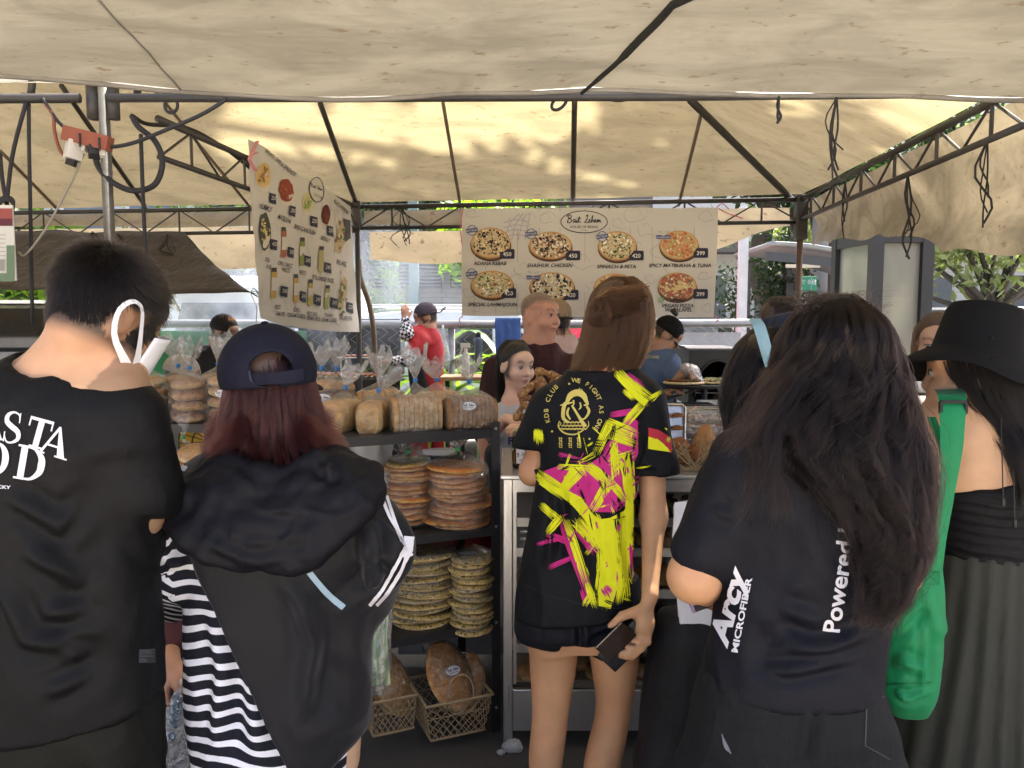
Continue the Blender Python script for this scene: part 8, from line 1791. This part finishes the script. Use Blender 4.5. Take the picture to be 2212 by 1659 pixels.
pr.stroke([(1880,-1492),(1872,-1500),(1868,-1610),(1890,-1622),(1922,-1640)],3,lt,1); pr.stroke([(1876,-1505),(1920,-1485)],3,lt,1); pr.stroke([(1872,-1518),(1920,-1500)],2,lt,1); pr.stroke(spline([(1560,-1585),(1568,-1610),(1580,-1628)],8),[2,3,6,8,9,8,4,2],(.16,.17,.19),1); pr.split(9); pr.build('pocket_seam',onto(bv,.001),INK(),pts_)
bv = bvh_of(shn); pr = Print(); pr.text('Powered by Al',1812,-1368,36,WHI,1,.022,rot=1.42,align='l',width=330); pr.split(8); pr.build('lettering',onto(bv,.0012),INK(),shn); pr = Print(); pr.text('MICROFIBER',1594,-1410,13,WHI,1,.03,rot=1.38,align='l',width=165); pr.text('Arcy',1570,-1402,40,WHI,1,.04,.3,rot=1.32,align='l',width=180)
pr.split(8); pr.build('lettering',onto(bv,.0012),INK(),shn)
lk = Lock([(z,x,y,w,d) for z,x,y,w,d in rowsP(Y,[(636,1795,1828,.02,.02),(648,1762,1858,.05,.015),(675,1722,1890,.085,.01),(720,1696,1915,.105),(780,1680,1930,.108),(850,1662,1948,.10,-.02),(920,1655,1972,.085,-.07),(990,1684,1990,.07,-.10),(1060,1768,1998,.058,-.12),(1130,1832,1996,.05,-.135),(1200,1860,1984,.045,-.145),(1270,1876,1952,.04,-.15),(1320,1882,1915,.034,-.15)])])
shell_hair(ro,lk,15000,11,H_dark,BKH,.86,.00030,.008,K=40,wave=.016,wl=.12,clump=.9,nclump=110,zend=(-.01,.22),drift=.22,rho=(.80,1.02),fly=.012)
g = rng(14); V = []
for (st,md,en,n,sp) in (((1700,800),(1640,880),(1578,965),150,.012),((1690,850),(1660,950),(1645,1045),260,.012),((1720,820),(1650,960),(1690,1110),300,.010),((1670,900),(1630,1000),(1600,1120),60,.008),((1930,900),(1985,1020),(1930,1290),700,.016),((1830,1000),(1878,1150),(1885,1300),500,.010),((1860,1050),(1900,1200),(1880,1330),700,.014),((1720,900),(1775,1020),(1850,1150),400,.012)):
 for i in range(n):
  o = g.normal(0,sp,3) * np.array((1,.6,1)); wv = g.uniform(0,6); q = spline([np.array(P(*st,Y - .09)) + o,np.array(P(*md,Y - .145)) + o * 1.2,np.array(P(*en,Y - .165)) + o * .7 + g.normal(0,.01,3)],12); t = np.linspace(0,1,12); q[:,0] += .008 * t * np.sin(t * 9 + wv * .3); V.append(q)
for i in range(260): a = P(g.uniform(1715,1900),g.uniform(640,690),Y - g.uniform(-.02,.04)); V.append(spline([a,a + Vector((g.normal(0,.02),0,.012)),a + Vector((g.normal(0,.035),0,g.uniform(-.01,.02)))],12))
strands('hair',np.array(V),.00030,H_dark,ro)
pp = thing('mobile_phone',P(1512,1302,Y + .03),'purple edged phone peeking out at the elbow of the long haired woman','phone'); MB().bar(P(1490,1308,Y + .06),P(1532,1292,Y + .06),.012,.03).build('case',paint('lilac phone case',(.22,.14,.26),.4),pp); MB().bar(P(1500,1314,Y + .055),P(1534,1302,Y + .055),.012,.012).build('lens',strapm,pp)
# ---------------------------------------------------------------- woman in the black bucket hat
Y = 1.8; rows = [(1000,2012,2300,.10,.0),(1060,2010,2305,.115),(1130,2018,2298,.112),(1195,2026,2290,.115)]
hcu = (2104,800); M = fr(-62,8,0); b = Body(); hc = P(*hcu,Y + .01); rh = person('woman in a black bucket hat, strapless black top and long skirt',1.15,Y)
L = head(b,hc,M,.97,True,P(2140,905,Y),.046,fem=True); b.cap(P(2140,890,Y),P(2150,950,Y),.05,.085,.05); b.loft(rowsP(Y,[(866,2072,2225,.05,.01),(890,2018,2280,.078),(930,1998,2296,.095),(1000,2006,2296,.105),(1100,2016,2290,.105),(1200,2032,2280,.11),(1320,2010,2310,.12)]),.06,n=2.1)
b.chain([P(2022,912,Y),P(1984,1110,Y + .02),P(1990,1180,Y + .2)],[.048,.038,.027],.035); fingers(b,P(1990,1180,Y + .2),(.2,1,0),(0,0,1)); b.chain([P(2275,915,Y),P(2320,1120,Y + .02),P(2290,1180,Y + .2)],[.048,.038,.027],.035)
for x in (-.08,.08): b.chain([(1.15 + x,Y,.75),(1.15 + x,Y,.45),(1.15 + x,Y,.06)],[.075,.055,.036]); b.cap((1.15 + x,Y,.03),(1.15 + x,Y + .16,.028),.032,.027)
b.cap(P(2165,930,Y - .115),P(2155,1060,Y - .125),.008,.006,.05,'s'); b.build('body',SK,rh,.0065,None,1,skincol((.60,.36,.20),M=M,c=hc,s=.97,brow=(.03,.02,.02),scalp=((.009,.007,.006),fullscalp))); eyes(rh,L,M,.97)
b = Body(); b.loft([(z,x,y,w + .004,d + .006) for z,x,y,w,d in rowsP(Y,rows)],.03,n=2.1); b.plane(P(2110,1034,Y),(-.22,0,1)); b.build('top',tee('black ribbed top',(.005,.005,.0055)),rh,.006,lambda v,n: .0022 * np.sin(v[:,2] * 260 + 3 * fbm(v * np.array((9,9,3)),2)) + .003 * fbm(v * np.array((4,4,22)),2),1)
b = Body(); b.loft(rowsP(Y,[(1180,2028,2288,.12),(1215,2020,2296,.125),(1320,2000,2320,.135),(1500,1950,2350,.15),(1700,1915,2380,.17),(2100,1900,2400,.19)]),.03,n=2.1); b.build('skirt',tee('dark olive crepe',(.042,.043,.034)),rh,.008,lambda v,n: (.002 + .007 * np.clip((P(0,1200,Y).z - v[:,2]) * 1.6,0,1)) * np.sin(np.arctan2(v[:,1] - Y,v[:,0] - 1.15) * 19 + 2.5 * fbm(v * np.array((4,4,1.2)),2)) + .003 * fbm(v * np.array((14,14,4)),2),1)
hm_ = cloth('black hat twill',(.005,.005,.0055),.85,700.,.08,.0,.12); Mh = Matrix.Rotation(R(13),3,'Y') @ Matrix.Rotation(R(-6),3,'X'); hb = P(2114,762,Y + .005); prof = [(.0,.112),(.06,.112),(.078,.106),(.086,.09),(.100,.0),(.102,-.004),(.135,-.030),(.168,-.062),(.169,-.066),(.160,-.062),(.130,-.036),(.096,-.012),(.094,0),(.080,.085),(0,.104)]
m = MB().lathe(prof,48); m.v = [tuple(hb + Mh @ (Vector(p) + Vector((0,0,(.012 * math.sin(2 * math.atan2(p[1],p[0]) + .6) + .006 * math.sin(5 * math.atan2(p[1],p[0]))) * max(0,math.hypot(p[0],p[1]) - .1) / .07)))) for p in m.v]; hat = m.build('hat',hm_,rh,True)
for dx,dz in ((-.045,-.034),(-.035,.02)):
 MB().lathe([(.004,0),(.006,.001),(.006,.002),(.003,.002)],12).v; p = hb + Mh @ Vector((dx,-.13 if dz < 0 else -.094,dz)); MB().tube([p,p + Vector((0,-.004,0))],.005,12).build('eyelet',hm_,hat)
lk = Lock(rowsP(Y + .02,[(770,2020,2195,.10),(820,2034,2205,.10,-.01),(870,2062,2222,.09,-.03),(920,2118,2240,.06,-.07),(980,2160,2250,.04,-.11),(1060,2190,2255,.03,-.13)])); shell_hair(rh,lk,6000,16,H_black,BKH,.88,.0003,.008,wave=.003,clump=.6,zend=(-.02,.16),rho=(.82,1.05),phi=(R(195),R(420)),fly=.02)
for u,v in ((2167,1085),(2192,1130)): MB().tube([P(u - 5,v - 180,Y - .1),P(u - 2,v - 90,Y - .125),P(u,v,Y - .13)],.0014,5).build('braid',BKH,rh); MB().tube([P(u,v - 8,Y - .13),P(u,v + 8,Y - .13)],.004,8).build('bead',BKH,rh)
gm = cloth('bright green nylon',(.008,.22,.075),.5,500.,.1,.1,.2); tg = thing('tote_bag',P(1975,1400,Y - .12),'bright green tote bag slung from the hat wearer\'s shoulder','bag')
def ribbon(pts,ws,nm,mat,par,th=.004):
 q = spline(pts,40); w_ = np.interp(np.linspace(0,1,40),np.linspace(0,1,len(ws)),ws); V = []
 for i,p in enumerate(q):
  t = Vector(q[min(i + 1,39)] - q[max(i - 1,0)]).normalized(); sd = Vector((1,0,.05)); sd = (sd - t * sd.dot(t)).normalized() * -w_[i] / 2; p = Vector(p); V += [p + sd,p + sd * .3 + Vector((0,-th,0)),p - sd * .3 + Vector((0,-th * .6,0)),p - sd]
 return MB().add(V,[(4 * i + j,4 * i + j + 1,4 * i + j + 5,4 * i + j + 4) for i in range(39) for j in range(3)]).build(nm,mat,par,True)
ribbon([P(2042,842,Y + .03),P(2050,842,Y - .05),P(2057,868,Y - .125),P(2056,960,Y - .155),P(2046,1060,Y - .16),P(2028,1160,Y - .165),P(2016,1232,Y - .17)],[.05,.058,.058,.050,.034,.034,.040],'strap',gm,tg); ribbon([P(2012,900,Y - .07),P(2040,985,Y - .145),P(2035,1090,Y - .135),P(2015,1235,Y - .14)],[.02,.02,.022,.02],'strap',gm,tg)
bk_ = MB();
for a,c in (((2032,868),(2086,868)),((2032,893),(2086,893)),((2032,868),(2032,893)),((2086,868),(2086,893))): bk_.bar(P(*a,Y - .135),P(*c,Y - .135),.006,.007)
bk_.build('buckle',strapm,tg)
b = Body(); b.loft(rowsP(Y - .15,[(1222,1992,2034,.016),(1262,1945,2036,.035),(1330,1908,2034,.05),(1430,1900,2026,.056),(1495,1902,2016,.056),(1535,1918,2006,.03),(1545,1930,2000,.02)]),.02,n=2.6); tgo = b.build('pouch',gm,tg,.006,cloth_disp(.003,(9,9,6),[fo(((2000,1280),(2004,1400),(1995,1500)),.006,.008,Y - .21),fo(((1915,1495),(1960,1510),(2010,1490)),.007,.008,Y - .2),fo(((1910,1380),(1960,1330),(2000,1300)),.007,.014,Y - .2),fo(((1905,1450),(1950,1430),(2000,1450)),.006,.012,Y - .2)],50),1)
pr = Print(); dg = (.004,.12,.04); pr.stroke([(1990,-1228),(2028,-1228),(2027,-1262),(1989,-1262)],1.6,dg,1,True); pr.stroke([(1990,-1228),(2027,-1262)],1.4,dg,1); pr.stroke([(2028,-1228),(1989,-1262)],1.4,dg,1); pr.split(8); pr.build('stitching',onto(bvh_of(tgo),.001),INK(),tgo); pr = Print(); pr.stroke([(1906,-1478),(2014,-1474)],2,dg,1); pr.split(8); pr.build('seam',onto(bvh_of(tgo),.001),INK(),tgo)
# ---------------------------------------------------------------- customer with the navy headscarf
Y = 2.02; rows = [(985,1600,1760,.07),(1030,1560,1800,.10),(1200,1550,1810,.11),(1430,1540,1800,.12)]; M = fr(55,10,0)
rn,L,hc,sh_ = fig('dark haired customer in a navy headscarf with a pale blue band',Y,(1672,800),M,.97,(.42,.24,.15),rows,tee('black blouse',(.014,.014,.016)),(),(1665,930),True,None,.009,legs=False)
b = Body(); c1 = P(1500,1440,Y)
for x,t_ in ((1490,1450),(1620,1600)): a = P(x,1380,Y); e = P(t_,1659,Y); b.chain([a,e,(e.x,Y,.08)],[.10,.085,.07],.05)
b.build('trousers',tee('black wide trousers',(.010,.010,.011)),rn,.011,cloth_disp(.006,(7,7,2),(),4),2)
for x in (-.05,.14): MB().add([Vector((P(1450,1659,Y).x + x,Y + .06,.05)) + Vector(q) for q in lump(.045,.12,.045,3,.05)[0]],lump(.045,.12,.045,3,.05)[1]).build('shoe',paint('black shoe',(.02,.02,.02),.5),rn,True)
lk = Lock(rowsP(Y + .01,[(706,1640,1700,.05),(740,1600,1725,.09),(800,1574,1735,.10),(870,1562,1725,.095,-.01),(930,1572,1700,.08,-.03),(990,1590,1680,.06,-.04)])); shell_hair(rn,lk,7000,19,H_black,BKH,.9,.0004,.009,wave=.006,clump=.6,zend=(-.02,.06),rho=(.85,1.08),fly=.02)
b = Body(); cs = P(1695,752,Y + .01); b.ell(cs,(.098,.108,.092),.02); b.plane(P(1652,740,Y),(-1,-.15,.28)); b.plane(P(1700,800,Y),(-.3,0,-1)); scf = b.build('headscarf',tee('navy print cotton',(.012,.020,.05)),rn,.006,cloth_disp(.003,(12,12,12),(),7),1)
ribbon([P(1630,688,Y - .03),P(1640,705,Y - .075),P(1652,745,Y - .10),P(1664,790,Y - .095)],[.030,.032,.030,.026],'band',tee('pale blue band',(.28,.45,.50)),scf)
pr = Print(); g = rng(3)
for i in range(34): pr.ring(1672 + g.uniform(0,75),-(712 + g.uniform(0,26)) - i * .2,2.0,2.6,.8,(.45,.52,.55),1,8)
pr.stroke(spline([(1676,-745),(1690,-752),(1712,-750),(1705,-764),(1695,-758)],16),1.6,(.4,.5,.5),1); pr.split(9); pr.build('print',onto(bvh_of(scf),.001),INK(),scf)
tw = thing('white_tote',P(1500,1260,Y - .05),'plain white cloth tote hanging by the steel cabinet','bag'); b = Body(); b.loft(rowsP(Y - .06,[(1085,1452,1496,.006),(1150,1456,1520,.010),(1300,1462,1545,.012),(1400,1470,1548,.010),(1442,1490,1540,.006)]),.02,n=2.8); b.build('bag',cloth('white canvas',(.66,.66,.68),.9,400.,.05),tw,.007,cloth_disp(.003,(8,8,3),(),9),1)
# ---------------------------------------------------------------- stall keepers
def short(q): return np.minimum(q[:,2] - .052 + np.clip(-q[:,1],-.02,.1) * .9,np.where((np.abs(q[:,0]) > .072) & (q[:,2] < .035),-1,1))
M = fr(130,3,0); rm,L,hc,_s = fig('grey cropped man in a maroon shirt behind the cabinet, looking right',4.0,(1166,682),M,1.04,(.50,.25,.165),[(742,1128,1200,.07),(760,1095,1218,.10),(785,1066,1236,.125),(840,1056,1246,.14),(950,1050,1244,.15),(1060,1055,1240,.15)],tee('maroon cotton',(.042,.012,.014)),[([(1078,800,0),(1048,930,0),(1060,1040,-.1)],[.062,.05,.034],{'t': -1}),([(1232,800,0),(1250,930,0),(1240,1040,-.1)],[.062,.05,.034])],(1158,748),False,None,.0065,(.10,.07,.05),.5,None,.062,((.14,.105,.085),short),(.3,0))
cropped(rm,L,M,1.05,5000,5,hair_mat('grey brown hair',(.07,.05,.04),(.16,.13,.11)),(.002,.006),(0,-.07,.1),-.045,.4,.0004)
M = fr(146,8,0); rv,L,hc,_s = fig('short black haired woman bending behind the pretzel stand',3.72,(1114,789),M,.96,(.72,.46,.33),[(868,1088,1150,.06),(885,1068,1170,.09),(930,1062,1178,.11),(1010,1066,1176,.12)],tee('pale print tee',(.45,.46,.50)),[([(1082,900,0),(1062,935,-.1),(1096,905,-.2)],[.042,.034,.024],{'d': (.9,-.3,-.1),'n': (0,-.3,1),'sl': .45}),([(1162,900,0),(1175,950,-.05),(1130,930,-.25)],[.042,.034,.024],{'sl': .45,'t': -1})],(1112,872),True,None,.0065,(.03,.02,.02),.45,None,.045,None,(-.2,.0))
lk = Lock(rowsP(3.745,[(734,1096,1130,.03),(745,1080,1144,.07),(780,1070,1146,.092,.01),(820,1068,1134,.085,.03),(850,1072,1120,.07,.04),(868,1078,1110,.05,.045)])); shell_hair(rv,lk,6000,23,H_black,BKH,.92,.0004,.007,clump=.3,zend=(-.01,.02),rho=(.9,1.03),phi=(R(20),R(255)))
haircap(rv,L,M,.96,BKH,.058)
pr = Print(); pr.text('FOUR',1128,-(960),16,(.05,.06,.25),1,.03,width=60); pr.split(8); pr.build('lettering',onto(bvh_of(_s),.0015),INK(),_s)
M = fr(10,0,0); rp_,L,hc,_s = fig('customer in a pale pink shirt and tan cap behind the bald man',5.1,(1208,686),M,.95,(.40,.24,.16),[(722,1180,1236,.07),(738,1165,1252,.10),(800,1160,1256,.12),(900,1162,1254,.13)],tee('pale pink cotton',(.58,.42,.40)),(),(1208,722)); cap_on(rp_,L,M,.95,tee('tan cap',(.30,.22,.14)),visor=0); MB().tube([L(.09 * math.cos(a),-.01 + .10 * math.sin(a),-.005) for a in np.linspace(0,6.28,24)],.008,6).build('hat_band',strapm,rp_)
lk = Lock([(hc.z + .02,hc.x,5.1,.07,.09),(hc.z - .07,hc.x,5.09,.062,.08)]); shell_hair(rp_,lk,1200,4,H_black,BKH,.95,.0006)
M = fr(98,42,0); tat = lambda v: 0
rz_,L,hc,bs_ = fig('cook in a blue shirt and black cap topping pizzas with gloved hand',4.95,(1440,722),M,.95,(.36,.20,.125),[(748,1405,1446,.07),(765,1388,1456,.095),(790,1378,1460,.11),(850,1374,1452,.12),(960,1378,1448,.13)],tee('steel blue cotton',(.075,.115,.20)),[([(1446,785,-.05),(1460,822,-.12),(1488,800,-.18)],[.056,.046,.032],{'d': (.6,-.2,-.7),'sl': .35,'c': (.7,.6,.5)}),([(1395,790,0),(1392,870,0),(1440,850,-.15)],[.052,.042,.03],{'sl': .4})],(1418,750),False,None,.0075)
cap_on(rz_,L,M,.95,hm_); MB().add([L(*(Vector(v) * 1.0 + Vector((0,-.06,.125)))) for v in lump(.03,.03,.025,3,.3)[0]],lump(.03,.03,.025,3,.3)[1]).build('hair',BKH,rz_,True)
lk = Lock([(L(0,0,.03).z,L(0,-.03,0).x,4.96,.075,.075),(L(0,0,.03).z - .07,L(0,-.06,0).x,4.96,.04,.06)]); shell_hair(rz_,lk,800,4,H_black,BKH,.95,.0006)
wr = P(1488,800,4.77); gv = Body(); gv.cap(wr + Vector((-.02,0,.01)),wr + Vector((.02,0,-.01)),.036,.040); gv.cap(wr + Vector((.02,0,-.01)),wr + Vector((.06,-.02,-.07)),.042,.03); gv.build('glove',film('glove film',(.9,.9,.9),.45,.2),rz_,.007)
pr = Print(); pr.text('PIZZYLAND',1406,-774,6,(.45,.42,.25),1,.02,.0,-.05,width=36); pr.split(6); pr.build('lettering',onto(bvh_of(bs_),.002),INK(),bs_)
M = fr(-102,22,0); red = tee('red cotton',(.40,.028,.032)); chk = NT('chequered sleeve'); v_ = chk.co(); ck = chk.n('ShaderNodeTexChecker'); ck.inputs['Scale'].default_value = 42; chk.l(chk.map(v_,(1,1,1),(.3,.5,.7)),ck.inputs[0]); ck.inputs[1].default_value = (.7,.7,.72,1); ck.inputs[2].default_value = (.012,.012,.015,1); bb_ = chk.bsdf(Base_Color=ck.outputs[0],Roughness=.8); chk = chk.fin(bb_.outputs[0])
A1 = [(906,722,-.05),(878,722,-.16),(876,688,-.12)]; A2 = [(908,735,-.12),(880,778,-.22),(846,781,-.24)]; rg,L,hc,gs = fig('griller in a red shirt, chequered sleeves and black apron, arm raised',6.5,(920,685),M,.98,(.40,.20,.12),[(708,906,940,.07),(722,896,953,.10),(760,890,960,.12),(800,890,959,.12),(830,900,957,.12),(872,904,958,.13)],red,[(A1,[.052,.044,.032],{'sl': .3}),(A2,[.05,.042,.032],{'sl': .3})],(924,712),False,red,.009)
for A_,nm in ((A1,0),(A2,1)): q = [P(u,v,6.5 + d) for u,v,d in A_]; b = Body(); b.chain([q[0].lerp(q[1],.45),q[1],q[1].lerp(q[2],.85)],[.058,.053,.040],.02); b.build('arm_sleeve',chk,rg,.009,cloth_disp(.003,(14,14,14)))
b = Body(); b.loft([(z,x - .012,y - .035,w * .93,d) for z,x,y,w,d in rowsP(6.5,[(735,888,925,.10),(770,884,930,.12),(800,884,936,.125),(850,890,948,.13),(920,892,950,.13)])],.03); b.plane(P(915,800,6.38),(.9,.35,.25)); b.build('apron',tee('black apron',(.012,.012,.013)),rg,.011); cap_on(rg,L,M,.98,tee('faded plum cap',(.06,.045,.06)),visor=1,yaw=math.pi)
cropped(rg,L,M,1.0,1500,5,H_black,(.004,.01),rad=.0008)
sheet(lambda s_,t_: L(.07 * math.cos(math.pi * (.1 + .8 * s_)),.05 + .07 * math.sin(math.pi * s_) ** .8,-.02 - .08 * t_),12,6,.002).build('face_mask',mk,rg,True)
M = fr(108,18,0); rw,L,hc,_s = fig('worker in a black cap and grey mask behind the bagged buns',5.7,(484,716),M,1.02,(.33,.19,.12),[(748,445,492,.07),(764,430,506,.10),(800,424,512,.12),(900,428,508,.13)],tee('faded black tee',(.018,.018,.02)),[([(440,775,-.08),(446,820,-.12),(490,815,-.25)],[.055,.046,.034],{'sl': .4})],(470,750),False); cpo = cap_on(rw,L,M,1.02,tee('black trucker cap',(.022,.017,.014)))
cropped(rw,L,M,1.02,1500,6,H_black,(.004,.012),rad=.0008); sheet(lambda s_,t_: L(.072 * math.cos(math.pi * (.05 + .9 * s_)),.045 + .078 * math.sin(math.pi * s_) ** .8,-.015 - .085 * t_),14,8,.002).build('face_mask',paint('grey mask',(.30,.31,.30),.8),rw,True)
pr = Print(); pr.rect(492,-696,513,-682,(.05,.03,.015),1); pr.text('LOS ANGELES',502.5,-692,7,(.5,.22,.05),2,.02,width=19); pr.split(5); pr.build('badge',onto(bvh_of(cpo),.002),INK(),cpo)
M = fr(70,20,0); rk_,L,hc,_s = fig('stooping helper in a black and white cap and yellow top',4.3,(392,812),M,.95,(.36,.2,.13),[(860,352,420,.08),(880,335,438,.11),(1000,332,440,.12)],tee('yellow jersey',(.55,.33,.03)),(),(385,850)); cap_on(rk_,L,M,.95,tee('off white cap',(.55,.52,.48)),yaw=.3)
M = fr(212,6,0); rf_,L,hc,_s = fig('woman whose face shows beside the black bucket hat',2.75,(2030,745),M,.98,(.52,.32,.22),[(815,1985,2080,.07),(850,1955,2110,.10),(1000,1950,2115,.12)],tee('blue grey tee',(.10,.16,.30)),(),(2032,815),True,None,.0065,(.05,.03,.02))
lk = Lock(rowsP(2.78,[(690,2000,2060,.05),(705,1985,2078,.085),(750,1978,2084,.092),(800,1978,2084,.08),(850,1985,2080,.06)])); shell_hair(rf_,lk,4500,26,hair_mat('auburn hair',(.06,.025,.012),(.2,.09,.04)),paint('auburn underlayer',(.05,.025,.014),.6),.93,.0005,.009,clump=.3,rho=(.95,1.05),phi=(R(-35),R(200)))
haircap(rf_,L,M,.98,paint('auburn underlayer',(.05,.025,.014),.6))
M = fr(70,0,0); rb_,L,hc,_s = fig('dark haired shopper behind the rusty tent post',3.2,(1692,700),M,.97,(.42,.22,.14),[(770,1650,1740,.07),(800,1620,1770,.11),(1000,1620,1770,.12)],tee('charcoal top',(.03,.03,.033)),(),(1692,770),True); lk = Lock(rowsP(3.2,[(640,1670,1712,.04),(652,1652,1730,.085),(700,1642,1738,.1),(760,1645,1735,.09)])); shell_hair(rb_,lk,2500,27,H_black,BKH,.95,.0006,.01,wave=.004)
pb_ = thing('paper_parcel',P(1985,830,2.3),'white wrapped paper parcels on the counter beside the hat wearer','parcel'); V,F = lump(.11,.08,.03,12,.4); MB().add([Vector(v) + P(1975,845,2.45) for v in V],F).build('wrap',paint('white paper',(.62,.62,.60),.7),pb_); V,F = lump(.10,.07,.03,15,.4); MB().add([Vector(v) + P(1965,805,2.5) for v in V],F).build('wrap',paint('white paper',(.62,.62,.60),.7),pb_)
cn = thing('side_counter',P(1980,860,2.45),'counter under the white parcels at the right','counter'); zc = P(1980,848,2.45).z; MB().box((P(1980,848,2.45).x + .15,2.6,zc - .02),(.6,.4,.03)).build('top',SS,cn)
for x in (-.2,.2): MB().box((P(1980,848,2.45).x + .15 + x,2.6,(zc - .035) / 2),(.05,.3,zc - .035)).build('leg',SS,cn)
M = fr(150,20,0); rs_,L,hc,_s = fig('seated person in maroon reaching out with a carrier bag',2.45,(330,1095),M,.95,(.42,.23,.14),[(1175,290,385,.07),(1210,270,410,.10),(1400,275,408,.12)],tee('dull maroon top',(.075,.025,.028)),[([(398,1260,-.05),(360,1390,-.12),(372,1440,-.24)],[.045,.036,.026],{'d': (.55,-.5,-.2),'n': (0,-.5,.8),'sl': .55,'c': (.7,.8,.6)})],(330,1170),False)
cb_ = thing('carrier_bag',P(385,1560,2.15),'milky recyclable carrier bag held between the two left customers','bag'); V = []; n = 26; Yb = 2.15
for v,a_,c_,d in [(1462,392,402,.01),(1490,380,412,.03),(1530,362,425,.05),(1590,345,440,.07),(1660,340,448,.08),(1720,345,445,.07),(1740,360,430,.02)]:
 p,q = P(a_,v,Yb),P(c_,v,Yb)
 for j in range(n): t = 2 * math.pi * j / n; k = 1 + .10 * math.sin(t * 6 + v * .02); V.append(((p.x + q.x) / 2 + (q.x - p.x) / 2 * math.cos(t) * k,Yb + d * math.sin(t) * k,max(.02,p.z)))
bgo = MB().add(V,[(i * n + j,i * n + (j + 1) % n,(i + 1) * n + (j + 1) % n,(i + 1) * n + j) for i in range(6) for j in range(n)]).build('bag',film('milky carrier film',(.88,.92,.93),.35,.14),cb_,True)
pr = Print(); bl_ = (.02,.12,.25); pr.text('RECYCLABLE',384,-1572,9,bl_,1,.02,0,1.38,'l',66); pr.text('OXO-BIODEGRADABLE',373,-1570,7,bl_,1,.02,0,1.38,'l',74); pr.ring(372,-1590,6,8,2,bl_,1,12); pr.split(7); pr.build('lettering',onto(bvh_of(bgo),.001),INK(),cb_)
